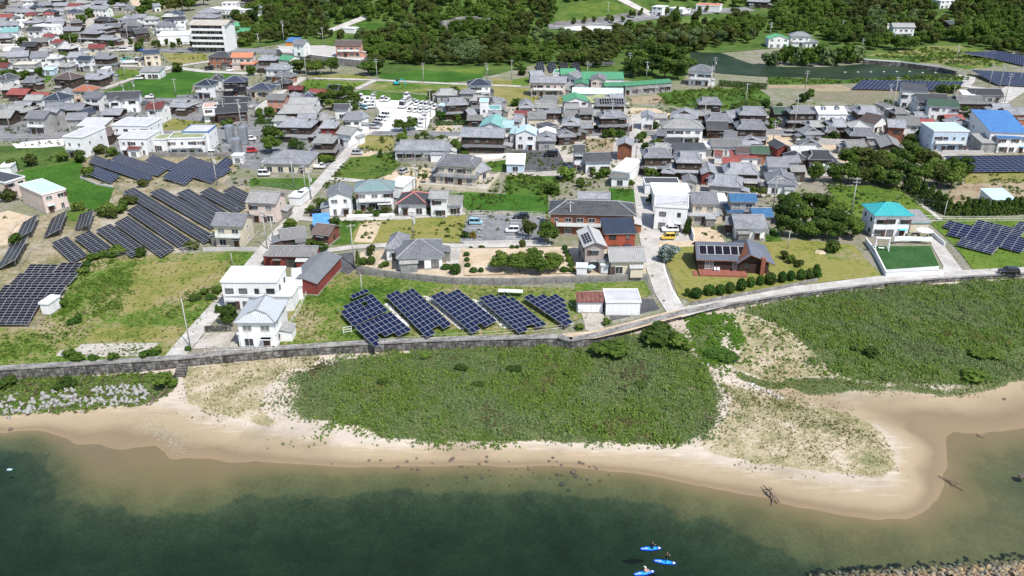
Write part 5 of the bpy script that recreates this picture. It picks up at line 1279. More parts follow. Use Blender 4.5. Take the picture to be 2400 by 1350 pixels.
# ------------------------------------------------------------------ solar fields
M_rail = plain('rack_steel', (.30, .30, .31, 1), .1, 1, .5, .3, .5)
def solar(t, L, U, B, label, zs=(1.5, 1.5, 0.9), nu=None, nv=None, rows=None, cell=None, joined=False, size=(1.65, 1.0), base=0.0, group=None, extra=(), rim=.035, wide=1.0):
    pl = TP(t, *L, base + zs[0]); pu = TP(t, *U, base + zs[1]); pb = TP(t, *B, base + zs[2]); u, v = pu - pl, pb - pl
    nu = nu or max(1, round(u.length / size[0])); nv = nv or max(1, round(v.length / size[1])); u, v = u * wide / nu, v / nv; n = u.cross(v).normalized()
    if n.z < 0: n = -n
    o = pl + u * nu / 2 + v * nv / 2; root = thing('solar_array', (o.x, o.y, base), label, 'solar array', 0, group); r0 = Vector((o.x, o.y, base))
    cell = cell or M_cell
    def panel(m, at):
        c = [at + u * a + v * b for a, b in ((0, 0), (1, 0), (1, 1), (0, 1))]; ctr = at + u / 2 + v / 2; g = .02
        c = [p + (ctr - p).normalized() * g for p in c]; ru = min(.45, rim / u.length); rv = min(.45, rim / v.length)
        i_ = [at + u * a + v * b - n * .004 for a, b in ((ru, rv), (1 - ru, rv), (1 - ru, 1 - rv), (ru, 1 - rv))]
        flip = (c[1] - c[0]).cross(c[2] - c[1]).dot(n) < 0
        def q(pts, mi): m.add(pts[::-1] if flip else pts, mi)
        for k in range(4): q([c[k], c[(k + 1) % 4], i_[(k + 1) % 4], i_[k]], 1)
        q(i_, 0); d = [p - n * .05 for p in c]
        for k in range(4): q([c[(k + 1) % 4], c[k], d[k], d[(k + 1) % 4]], 1)
        q(d[::-1], 1)
    if rows is None: rows = [(0, nu - 1)] * nv
    cells = []
    for j, rr in enumerate(rows):
        rr = rr if isinstance(rr[0], tuple) else (rr,)
        for a, b in rr:
            for i in range(a, b + 1): cells.append((i, j))
    cells += list(extra)
    if joined:
        m = MB()
        for i, j in cells: panel(m, pl + u * i + v * j - r0)
        o_ = m.build('panels', [cell, M_alu], root); o_['kind'] = 'stuff'
    else:
        m = MB(); panel(m, Vector((0, 0, 0))); me = m.mesh('panel', [cell, M_alu])
        for i, j in cells: obj('panel', me, root, pl + u * i + v * j - r0)
    # rails and legs
    m = MB()
    for i in range(nu + 1):
        if i % max(1, nu // 3): continue
        a = pl + u * i - n * .14 - r0; m.tube([a, a + v * nv], .05, 4)
    m.build('rail', [M_rail], root)
    st = max(2, nv // 4)
    for j in list(range(0, nv + 1, st)):
        for i in (0.15, nu - .15):
            p = pl + u * i + v * min(j, nv - .2) - n * .16 - r0
            me = MB(); me.tube([(p.x, p.y, 0), (p.x, p.y, max(.3, p.z))], .06, 5); me.build('leg', [M_rail], root)
    return root
SG = 'shore solar arrays'
solar('M', (245, 175), (550, 52), (300, 235), 'short four-panel solar table behind the thin white pole', (1.3, 1.3, 1.1), 4, 1, group=SG)
solar('M', (10, 417), (650, 145), (310, 755), 'near solar array with a hole where one panel is missing', (1.6, 1.6, 1.3), 7, 5, [(1, 6), ((0, 3), (5, 6)), (0, 6), (0, 6), (0, 6)], group=SG)
solar('M', (335, 770), (1000, 480), (640, 1065), 'ragged solar array at the seawall corner next to the white frame', (1.6, 1.6, 1.3), 8, 4, [(0, 7)] * 3 + [((0, 1), (3, 7))], group=SG, extra=((6, 4), (7, 4), (5, 4), (0, 4)))
R2 = [(0, 2)] + [(0, 5)] * 9 + [((0, 1), (4, 5))]
solar('M', (910, 180), (1354, -22), (1690, 965), 'long solar array with pale gravel along both sides', (1.6, 1.6, 1.2), 6, 11, R2, group=SG)
solar('M', (1750, 195), (2196, -4), (2540, 885), 'long solar array ending in a raised three-panel corner', (1.6, 1.6, 1.2), 6, 10, [(0, 2)] + [(0, 5)] * 8 + [((0, 1), (3, 5))], group=SG)
solar('N', (255, 215), (750, 85), (1015, 880), 'long solar array below the white roofed cold frame', (1.6, 1.6, 1.2), 6, 10, [(0, 2), (0, 4)] + [(0, 5)] * 7 + [((0, 1), (4, 5))], group=SG)
solar('N', (1095, 210), (1509, 24), (1890, 750), 'stepped triangular solar array nearest the rusty shed', (1.6, 1.6, 1.2), 6, 8, [(0, 1), (0, 3), (0, 5), (0, 5), (0, 4), (0, 3), (0, 2), (0, 1)], group=SG)
DG = 'dark solar rows'
ORD = ['first', 'second', 'third', 'fourth', 'fifth', 'sixth', 'seventh', 'eighth', 'ninth', 'tenth']
for k, (L_, U_, B_) in enumerate([((100, 665), (265, 595), (330, 885)), ((355, 605), (520, 530), (600, 800)), ((597, 520), (755, 455), (1000, 825)), ((805, 445), (950, 365), (1335, 825)), ((945, 305), (1065, 237), (1575, 740)),
        ((900, 95), (1020, 45), (1820, 670)), ((1200, 100), (1330, 50), (1885, 505)), ((1505, 110), (1635, 57), (2000, 420)), ((1765, 100), (1885, 40), (2170, 325)), ((2025, 85), (2140, 25), (2270, 215))]):
    solar('E4', L_, U_, B_, 'black-celled sloping solar row, %s counted from the tan fenced yard' % ORD[k], (1.3, 1.3, .9), cell=M_cellk, group=DG, size=(1.5, 1.15), rim=.04, wide=1.05)
for k, (L_, U_, B_) in enumerate([((240, 185), (390, 100), (150, 375)), ((545, 140), (695, 60), (455, 350)), ((840, 100), (975, 55), (785, 262)), ((105, 435), (280, 340), (-50, 690))]):
    solar('E5', L_, U_, B_, ['steep black solar table beside the tan yard fence', 'steep solar table between two gravel aisles', 'small steep solar table mirroring blue sky', 'longest steep black solar table at the yard edge'][k], (.7, 2.2, .6), cell=M_cellk, group='steep solar tables', size=(1.2, 1.4), rim=.035, wide=1.1)
for k, (L_, U_, B_, nu, nv) in enumerate([((320, 625), (615, 628), (248, 718), 4, 4), ((650, 610), (870, 608), (560, 718), 3, 4), ((205, 722), (820, 722), (95, 840), 8, 5), ((45, 845), (700, 845), (-60, 980), 9, 5), ((0, 987), (440, 987), (-175, 1262), 6, 10)]):
    solar('E5', L_, U_, B_, ['four-column black solar table behind the wide rows', 'three-column black solar table behind the bushes', 'wide black solar table, uppermost of the full rows', 'wide black solar table, middle of the full rows', 'deep black solar table behind the white inverter cabin'][k], (1.6, 1.6, .8), nu, nv, cell=M_cellk, group='wide black solar tables')
for k, (L_, U_, B_) in enumerate([((130, 345), (265, 250), (500, 495)), ((175, 180), (255, 90), (1060, 490)), ((500, 150), (630, 70), (1200, 390)), ((1000, 165), (1120, 90), (1370, 300)), ((1265, 405), (1400, 305), (1600, 520)), ((1360, 290), (1510, 190), (1995, 490)), ((1520, 190), (1670, 105), (2150, 390)), ((2060, 230), (2190, 120), (2200, 290))]):
    solar('E3', L_, U_, B_, 'blue solar row below the clinic, %s counted from the bramble bank' % ORD[k], (1.5, 1.5, .9), cell=M_cell, group='blue solar rows below the clinic', size=(1.3, 1.3), rim=.04, wide=1.08)
for k, (L_, U_, B_, nu, nv) in enumerate([((180, 858), (270, 885), (100, 938), 1, 4), ((265, 885), (585, 957), (150, 1035), 3, 6), ((530, 853), (840, 925), (470, 930), 3, 4), ((585, 957), (905, 1030), (470, 1105), 3, 7), ((340, 1070), (780, 1180), (262, 1160), 4, 5), ((840, 925), (1100, 985), (785, 1000), 2, 4), ((905, 1030), (1160, 1090), (800, 1190), 2, 7), ((1030, 873), (1180, 905), (970, 950), 2, 4)]):
    solar('R6', L_, U_, B_, ['single-column blue solar table by the drive fence', 'three-column blue solar table touching the single one', 'upper three-column solar table below the mesh fence', 'middle three-column solar table in the broad field', 'four-column solar table lowest in the broad field', 'upper two-column solar table of the broad field', 'long two-column solar table at the field foot', 'solar table highest against the mesh fence'][k], (1.7, 1.7, .7), nu, nv, group='broad blue solar tables', rim=.04)
solar('R6', (105, 80), (1130, 68), (400, 275), 'wide blue solar array behind the overgrown strip', (2.0, 2.0, .8), 14, 8)
solar('R7', (330, 420), (1640, 440), (190, 535), 'long blue solar array along the pond bank', (2.0, 2.0, .8), 24, 5, joined=True)
solar('R7', (1720, 290), (2420, 330), (2060, 480), 'blue solar slope beside the valley road', (2.4, 2.4, .8), 14, 8, joined=True)
solar('R7', (1580, 70), (2050, 50), (2040, 150), 'blue solar slope above the reed bed', (2.4, 2.4, .8), 12, 6, joined=True)
solar('R7', (2050, 55), (2420, 130), (2040, 160), 'blue solar slope reaching up to the trees', (2.4, 2.4, .8), 12, 6, joined=True)
for k in range(4): solar('C', (222 + 110 * k, 582), (287 + 110 * k, 570), (238 + 112 * k, 668), 'small black solar table behind the green factory, %s in the row' % ORD[k], (2, 2, .8), 3, 6, cell=M_cellk, joined=True, group='solar tables behind the factory')
solar('C', (740, 585), (960, 570), (715, 618), 'long black solar table behind the green factory roof', (2.2, 2.2, .8), 12, 3, cell=M_cellk, joined=True)
# ------------------------------------------------------------------ fences
def fence(t, pts, h, label, every=2.2, base=0.0, mat=None, rails=3):
    mat = mat or M_steel; q = [TP(t, x, y, base) for x, y in pts]; o = q[0].copy(); r = thing('mesh_fence', o, label, 'fence')
    pm = MB(); pm.tube([(0, 0, 0), (0, 0, h)], .035, 5); pme = pm.mesh('post', [mat])
    for a, b in zip(q, q[1:]):
        L = (b - a).length; n = max(1, round(L / every))
        for k in range(n): obj('post', pme, r, a.lerp(b, k / n) - o)
        for j in range(rails): m = MB(); z = Vector((0, 0, h * (j + .7) / (rails - .3))); m.tube([a - o + z, b - o + z], .018, 4); m.build('rail', [mat], r)
    obj('post', pme, r, q[-1] - o); return r
fence('E', [(745, 385), (880, 450), (1100, 480), (1500, 470), (2050, 465)], 1.3, 'grey mesh fence between the blue and black solar rows')
fence('E', [(1090, 480), (1170, 570), (1250, 610)], 1.3, 'grey mesh fence beside the green field corner')
fence('E', [(830, 1135), (1100, 1130), (1640, 1100), (1870, 1050), (1900, 1000)], 1.4, 'grey mesh fence below the black solar rows')
fence('E', [(0, 985), (80, 940), (160, 830), (290, 740)], 1.3, 'grey mesh fence beside the tan yard')
fence('E', [(180, 1250), (310, 1060), (480, 1000), (760, 900), (900, 850)], 1.2, 'leaning mesh fence between steep and sloping solar tables')
fence('I', [(-20, 810), (330, 830), (410, 770)], 1.4, 'galvanised fence around the deep black solar table')
fence('K', [(-75, 1075), (130, 1060), (370, 1055), (590, 1035)], 1.1, 'white railing along the seaside house yard', 1.7, mat=M_white, rails=3)
fence('K', [(590, 1035), (690, 850), (790, 690), (880, 500)], 1.1, 'white railing between the white houses and the solar meadow', 2.0, mat=M_white)
fence('K', [(1305, 990), (1500, 980), (1700, 960), (2000, 940), (2400, 915), (2900, 880), (3350, 830)], 1.0, 'low wire fence along the seawall meadow', 2.6, mat=M_rail, rails=2)
fence('V', [(215, 255), (900, 262), (1500, 275), (2140, 300)], 1.2, 'white railing behind the striped parking lot', 1.9, mat=M_white)
fence('V', [(2140, 300), (2120, 640)], 1.2, 'white railing beside the brick apartment end', 1.9, mat=M_white)
fence('V', [(0, 960), (410, 955)], 1.1, 'white railing in front of the parking lot shrub', 1.5, mat=M_white)
fence('V', [(1200, 935), (1880, 900)], 1.1, 'white railing in front of the parking lot tree', 1.7, mat=M_white)
fence('X', [(1320, 790), (1440, 940), (1510, 1060), (1590, 1180)], 1.6, 'mesh fence between the driveway and solar tables', 1.8)
fence('H', [(1380, 790), (1650, 800), (2000, 800), (2420, 795)], 1.7, 'mesh fence in front of the conifer hedge', 2.2)
fence('G', [(0, 360), (220, 350), (430, 372)], 1.2, 'grey mesh fence below the dark parking yard', 2)
fence('F', [(60, 460), (340, 480), (470, 520)], 1.1, 'grey mesh fence behind the solar cabins', 2)
fence('J', [(2030, 370), (2100, 540)], 1.2, 'dark green fence beside the allotment', 1.2, mat=plain('green_fence', (.03, .12, .08, 1)))
fence('W', [(110, 750), (220, 960), (330, 1100), (480, 1290)], .9, 'thin dark fence along the lawn edge', 1.5, mat=M_rail, rails=2)
fence('J', [(1730, 800), (2170, 690)], .9, 'low grey fence around the asphalt pad', 2)
fence('I', [(1495, 1270), (1590, 1262)], 1.5, 'rusty post frame by the seawall drain', 1, base=-1.8, mat=plain('rust', (.13, .07, .045, 1)))
# garden and field walls
wallrun('retaining_wall', [(838, 643), (900, 650), (1060, 667), (1200, 669), (1300, 665), (1420, 662), (1518, 658)], 0, 1.75, .3, M_wallc, 'long grey retaining wall between gardens and shore solar field', seg=4.5)
wallrun('garden_wall', [(1520, 470), (2140, 520), (2265, 360)], 0, 1.1, .18, WC['c'], 'cream garden wall around the new cream house', t='F', seg=6)
wallrun('garden_wall', [(1330, 240), (1640, 225), (1690, 210)], 0, 1.3, .2, M_wallc, 'grey wall below the long tiled hall', t='F', seg=6)
wallrun('garden_wall', [(2020, 215), (2340, 195)], 0, 1.4, .2, M_white, 'white garden wall beside the long tiled terrace house', t='F', seg=6)
wallrun('garden_wall', [(845, 755), (1290, 740)], 0, .8, .25, M_white, 'low white block wall before the faded teal house', t='F', seg=1.2)
wallrun('yard_wall', [(1910, 865), (2150, 855)], 0, 1.3, .18, M_darkwall, 'stained grey yard wall behind the seaside house drive', t='I', seg=4)
wallrun('yard_wall', [(1890, 1065), (2400, 1060)], 0, .9, .16, M_pale, 'pale block wall in front of the house with red balcony rail', t='E', seg=5)
wallrun('yard_wall', [(320, 575), (500, 540), (830, 480), (1100, 425)], 0, .9, .3, M_wallc, 'low concrete wall below the round hedge bushes', t='L', seg=6)
wallrun('garden_wall', [(1140, 1050), (-50, 1050)], 0, .1, .1, M_wallc, None, t='V') if False else None
wallrun('parking_kerb_wall', [(70, 1015), (1960, 985)], 0, .9, .2, M_pale, 'pale wall between parking lot and orchard garden', t='V', seg=6)
wallrun('yard_wall', [(370, 60), (620, 75), (725, 78)], 0, 1.9, .2, M_pale, 'pale panelled wall behind the sandy village yard', t='H', seg=5)
wallrun('yard_wall', [(750, 390), (890, 450), (1050, 478)], 0, .6, .3, M_pale, 'curved pale kerb wall round the blue solar field', t='E', seg=8)
wallrun('yard_wall', [(1610, 170), (2000, 172)], 0, 1.5, .2, M_pale, 'pale panelled wall behind the wide solar array', t='H', seg=5)
wallrun('block_wall', [(1390, 190), (2150, 190)], 0, 1.6, .25, M_wallc, 'grey block wall between clinic and solar rows', t='E', seg=6)
wallrun('road_barrier', [(-40, 107), (160, 108)], 0, .9, .3, M_white, 'white concrete barrier along the bypass', t='O', seg=8)
wallrun('hill_wall', [(1300, 62), (1400, 52), (1500, 36)], 0, 2.5, .5, M_wallc, 'grey retaining wall behind the hill road', seg=8)
wallrun('hill_wall', [(1430, 90), (1480, 66)], 0, 5, .5, M_pale, 'pale concrete wingwall below the hill road', seg=8)
wallrun('cut_slope', [(1035, 78), (1090, 62), (1150, 70)], -1, 6, 2, M_wallc, 'bare grey cut slope on the wooded hill', seg=10)
# raised white-walled garden of the turquoise house
terrace('lawn_terrace', [(235, 838), (1108, 838), (1235, 1125), (470, 1178)], .8, 'X', M_turf, wallm=M_white)
wallrun('garden_wall', [(462, 1283), (1290, 1245)], 0, 1.15, .3, M_white, 'white garden wall with turquoise stripe below the turf lawn', t='X', seg=4, capm=M_pale)
wallrun('garden_wall', [(170, 790), (300, 960), (462, 1283)], 0, 1.3, .3, M_white, 'white side wall of the turf lawn with glass rail', t='X', seg=4)
wallrun('wall_stripe', [(465, 1268), (1290, 1232)], .55, .67, .32, RC['T'], 'turquoise stripe painted along the white garden wall', 'stripe', t='X')
wallrun('terrace_wall', [(570, 815), (660, 800), (1115, 815)], .8, 1.9, .25, M_white, 'white terrace wall before the turquoise house', t='X', seg=3)
wallrun('drive_wall', [(1105, 660), (1220, 770), (1310, 840)], 0, 1.1, .2, M_white, 'white wall between drive and blue solar tables', t='X', seg=4)
wallrun('gate_pillar', [(1650, 860), (1690, 980)], 0, 1.8, .2, M_white, 'white garden wall stub beside the sandy lot', t='G')
# ------------------------------------------------------------------ utility poles and wires
M_pole = plain('pole_concrete', (.40, .39, .37, 1), .12, .6, .85); M_cer = plain('porcelain', (.7, .7, .7, 1), .05); M_wire = plain('cable', (.03, .03, .03, 1), .05)
POLES = """O 446 813 698
O 849 693 643
O 830 625 525
O 969 559 494
F 355 480 180
F 465 545 265
F 515 590 320
F 105 1050 690
F 165 1000 720
F 1490 510 260
G 535 920 600
G 1580 860 590
G 1150 230 20
H 770 730 380
H 1625 790 600
H 180 1050 875
H 50 640 360
A 100 1220 960
A 1180 1000 790
A 1470 1190 920
A 770 1100 950
A 1255 885 735
A 1640 890 730
A 2095 1130 910
A 2255 1250 920
A 1170 740 540
A 530 670 570
A 665 430 320
A 760 430 300
A 1200 400 240
A 980 400 330
A 150 440 300
A 1545 620 500
B 262 400 190
B 630 440 255
B 470 730 520
B 28 450 310
B 1128 750 545
B 1560 770 585
B 2148 745 585
B 2380 740 555
B 250 840 660
B 895 1200 930
B 1120 1090 850
B 1625 1090 830
B 1580 1200 1000
B 830 1340 1190
C 1090 690 490
C 1250 740 570
C 700 730 570
C 1845 840 610
C 1875 740 530
C 2170 985 775
C 925 1230 930
C 1080 1270 1090
C 240 1200 930
C 1785 1170 940
C 1155 200 110
C 890 200 20
D 345 830 655
D 1100 1040 780
D 1145 1080 665
D 240 1220 905
D 1745 585 420
D 1815 750 665
D 2055 805 590
D 2150 830 590
D 2200 955 680
D 2340 770 620
D 15 350 205
D 685 320 190
D 870 490 355
D 2110 1100 930
D 45 1330 1120
D 1715 930 790
E 2020 460 150
I 2165 250 130"""
TOPS = []
def poles():
    for k, ln in enumerate(POLES.split('\n')):
        t, x, yb, yt = ln.split(); x, yb, yt = float(x), float(yb), float(yt); b = TG(t, x, yb); tp = px(t, x, yt)[1]
        lo, hi = 1.0, 40.0
        for _ in range(30):
            md = (lo + hi) / 2; lo, hi = (md, hi) if proj(b + Vector((0, 0, md)))[1] > tp else (lo, md)
        h = min(15, max(3, lo)); pc = px(t, x, yb); rs = random.Random(k)
        plainp = h < 6.5 or k in (1, 0); tr = not plainp and k % 3 == 0; arms = 0 if plainp else 1 + (k % 2)
        desc = 'thin pale post' if plainp else ('concrete utility pole with %s crossarm%s' % ('one' if arms == 1 else 'two', 's' if arms == 2 else '') + (' and grey transformer' if tr else ''))
        r = thing('utility_pole', b, uniq(desc, pc), 'pole', rs.uniform(-.5, .5), 'utility poles of the town')
        m = MB(); m.tube([(0, 0, -.3), (0, 0, h)], [.17, .10] if not plainp else [.12, .08], 8); m.build('shaft', [M_pole], r, True)
        for a in range(arms):
            m = MB(); m.box(0, -.16, h - .5 - .9 * a, 1.9, .1, .12); c = m.build('crossarm', [M_steel], r)
            for s in (-.8, -.3, .3, .8): m = MB(); m.tube([(s, -.16, h - .44 - .9 * a), (s, -.16, h - .2 - .9 * a)], .06, 6); m.build('insulator', [M_cer], c)
        if tr:
            m = MB(); m.tube([(.42, -.1, h - 3.2), (.42, -.1, h - 2.2)], .3, 10); m.build('transformer', [M_pale], r)
        TOPS.append((b.x, b.y, b.z + h - .3))
poles()
def wires():
    done = 0; used = set()
    for i, a in enumerate(TOPS):
        c = sorted(((math.dist(a, b), j) for j, b in enumerate(TOPS) if j != i))
        for d, j in c[:2]:
            if d < 55 and (j, i) not in used and (i, j) not in used and d > 12:
                used.add((i, j)); b = TOPS[j]
                m = MB()
                for s in (-.5, .5):
                    pts = []
                    for k in range(9):
                        f = k / 8; pts.append((a[0] + (b[0] - a[0]) * f - a[0] + s, a[1] + (b[1] - a[1]) * f - a[1], a[2] + (b[2] - a[2]) * f - 1.0 * 4 * f * (1 - f) - a[2] - .1))
                    m.tube(pts, .022, 3, cap=False)
                o = m.build('power_line', [M_wire]); o.location = a; pc = proj(((a[0] + b[0]) / 2, (a[1] + b[1]) / 2, 0))
                tag(o, uniq('black sagging power line pair', pc), 'power line', 'power lines between poles')
wires()
# ------------------------------------------------------------------ vehicles
CC = dict(w=(.80, .80, .80, 1), s=(.42, .43, .45, 1), k=(.012, .012, .016, 1), y=(.66, .45, .04, 1), t=(.28, .50, .58, 1), b=(.03, .16, .55, 1), r=(.45, .02, .02, 1), g=(.10, .10, .11, 1), c=(.62, .60, .55, 1))
CNm = dict(w='white', s='silver', k='black', y='yellow', t='light blue', b='blue', r='red', g='dark grey', c='beige')
M_tyre = plain('tyre', (.015, .015, .015, 1), .1); M_rim = plain('wheel_rim', (.45, .45, .46, 1), .05, 1, .35, .5, .8); M_cg = glass('car_glass', (.018, .022, .026, 1), .05, .8); M_lamp = plain('head_lamp', (.7, .72, .75, 1), .03, 1, .15, .8); M_tail = plain('tail_lamp', (.35, .01, .01, 1), .05, 1, .25, .6)
def carpaint(c):
    n = 'car_paint_' + CNm[c]
    if n in MATS: return MATS[n]
    t = NT(n); m = t.fin(CC[c], .28, .5); t.b.inputs['Coat Weight'].default_value = .6; t.b.inputs['Coat Roughness'].default_value = .05; MATS[n] = m; return m
PROF = dict(  # side outline: lower body top line and cabin line (x from the tail to the nose, z)
 kei=(3.4, 1.48, [(-1.7, .35), (-1.7, .95), (1.25, .92), (1.66, .78), (1.7, .35)], [(-1.66, .95), (-1.55, 1.62), (.55, 1.64), (1.2, .93)]),
 car=(4.3, 1.72, [(-2.15, .35), (-2.12, .92), (-1.5, .95), (1.0, .92), (1.95, .75), (2.15, .4)], [(-1.9, .94), (-1.35, 1.42), (.25, 1.45), (1.05, .93)]),
 suv=(4.3, 1.8, [(-2.15, .4), (-2.13, 1.02), (1.05, 1.02), (2.0, .92), (2.15, .45)], [(-2.08, 1.02), (-1.8, 1.6), (.45, 1.63), (1.1, 1.02)]),
 van=(4.5, 1.72, [(-2.25, .4), (-2.25, 1.05), (1.75, 1.05), (2.2, .9), (2.25, .4)], [(-2.22, 1.05), (-2.15, 1.98), (1.1, 1.98), (1.85, 1.05)]),
 keivan=(3.4, 1.48, [(-1.7, .4), (-1.7, 1.0), (1.45, 1.0), (1.68, .85), (1.7, .4)], [(-1.68, 1.0), (-1.62, 1.86), (.85, 1.88), (1.5, 1.0)]),
 pickup=(3.4, 1.48, [(-1.7, .45), (-1.7, .72), (.35, .72), (.35, .95), (1.6, .95), (1.7, .45)], [(.3, .95), (.34, 1.7), (1.15, 1.72), (1.62, .95)]),
 truck=(9.5, 2.4, [(-4.75, .6), (-4.75, 1.1), (2.6, 1.1), (2.6, 1.3), (4.7, 1.3), (4.75, .6)], [(2.6, 1.3), (2.6, 2.9), (4.3, 2.95), (4.7, 1.3)]))
_car = {}
def car_meshes(kind, c):
    if (kind, c) in _car: return _car[(kind, c)]
    L, Wd, low, cab = PROF[kind]; hw = Wd / 2; out = {}
    def loft(m, prof, zs, insets, closed_bottom, mi=0):
        n = len(prof)
        rings = []
        for y, ins in insets:
            rings.append([(p[0] * (1 - ins[0]) , y, p[1] - (ins[1] if i not in (0, n - 1) else 0)) for i, p in enumerate(prof)])
        i0 = len(m.v)
        for r in rings: m.v += r
        for a in range(len(rings) - 1):
            for k in range(n):
                b = (k + 1) % n; q = (i0 + a * n + k, i0 + a * n + b, i0 + (a + 1) * n + b, i0 + (a + 1) * n + k); m.f.append(q); m.mi.append(mi)
        m.f.append(tuple(i0 + k for k in range(n - 1, -1, -1))); m.mi.append(mi); e = i0 + (len(rings) - 1) * n; m.f.append(tuple(e + k for k in range(n))); m.mi.append(mi)
    m = MB(); loft(m, low, 0, [(-hw, (.03, .06)), (-hw + .09, (0, 0)), (hw - .09, (0, 0)), (hw, (.03, .06))], True)
    m.box(0, 0, .34, L * .9, Wd * .86, .2)
    if kind == 'pickup':
        m.box(-.68, -hw + .05, .85, 1.98, .06, .28); m.box(-.68, hw - .05, .85, 1.98, .06, .28); m.box(-1.66, 0, .85, .06, Wd - .16, .28)
    if kind == 'truck': m.box(-1.1, 0, 1.3, 7.0, 2.3, .25)
    out['body'] = m.mesh('body', [carpaint(c)])
    m = MB(); t = .13; top = [p for p in cab]; zt = max(p[1] for p in cab)
    # roof and pillars in paint, glass slightly inside
    a, b2, c2, d = cab; ins = .12
    m.slab([[(b2[0], -hw + ins + t * .4, zt), (c2[0], -hw + ins + t * .4, zt), (c2[0], hw - ins - t * .4, zt), (b2[0], hw - ins - t * .4, zt)]], .07)
    for s in (-1, 1):
        for p, q in ((a, b2), (d, c2), ((a[0] * .5 + d[0] * .5, a[1]), (b2[0] * .5 + c2[0] * .5, zt))): m.tube([(p[0], s * (hw - .06), p[1] - .02), (q[0], s * (hw - ins - .06), q[1] - .04)], .045, 4)
    out['roof'] = m.mesh('roof', [carpaint(c)])
    m = MB(); loft(m, [(a[0] + .04, a[1] - .03), (b2[0] + .04, zt - .05), (c2[0] - .04, zt - .05), (d[0] - .04, d[1] - .03)], 0, [(-hw + .07, (0, 0)), (hw - .07, (0, 0))], True)
    for v in range(len(m.v)):
        x, y, z = m.v[v]; m.v[v] = (x, y * (1 - ins * .9 * (z - a[1]) / (zt - a[1]) / hw) if z > a[1] else y, z)
    out['glass'] = m.mesh('glass', [M_cg])
    wr = .29 if kind in ('kei', 'keivan', 'pickup') else (.48 if kind == 'truck' else .33); m = MB(); m.tube([(0, -.1, 0), (0, .1, 0)], wr, 14); out['wheel'] = m.mesh('wheel', [M_tyre])
    m = MB(); m.tube([(0, -.115, 0), (0, .115, 0)], wr * .62, 10); out['rim'] = m.mesh('rim', [M_rim])
    m = MB(); m.box(0, 0, 0, .08, .34, .14); out['lamp'] = m.mesh('headlight', [M_lamp]); m = MB(); m.box(0, 0, 0, .06, .2, .22); out['tail'] = m.mesh('taillight', [M_tail])
    _car[(kind, c)] = (out, L, Wd, wr); return _car[(kind, c)]
KNm = dict(kei='kei car', car='saloon car', suv='hatchback', van='van', keivan='kei van', pickup='kei pickup', truck='car transporter')
def car(t, x, y, head, kind, c, where=None, base=0.0, group=None):
    p = TG(t, x, y) if not base else TP(t, x, y, base); out, L, Wd, wr = car_meshes(kind, c); d = '%s %s' % (CNm[c], KNm[kind])
    lab = ('%s %s' % (d, where)) if where else uniq('%s parked' % d, px(t, x, y))
    lz = .03 + LVL[0]
    r = thing(KNm[kind].replace(' ', '_').replace('kei_car', 'small_car').replace('kei_', 'small_'), (p.x, p.y, p.z + lz), lab, 'truck' if kind == 'truck' else ('van' if 'van' in kind else 'car'), R(head), group or 'vehicles parked in the town')
    for k in ('body', 'roof', 'glass'): obj(k, out[k], r)
    nose = L / 2
    for sx in (-.31, .31):
        for s in (-1, 1): o = obj('wheel', out['wheel'], r, (sx * L, s * (Wd / 2 - .11), wr)); obj('rim', out['rim'], o)
    for s in (-1, 1): obj('headlight', out['lamp'], r, (nose - .04, s * (Wd / 2 - .3), .68 if kind != 'truck' else .95)); obj('taillight', out['tail'], r, (-nose + .0, s * (Wd / 2 - .18), .75))
    return r
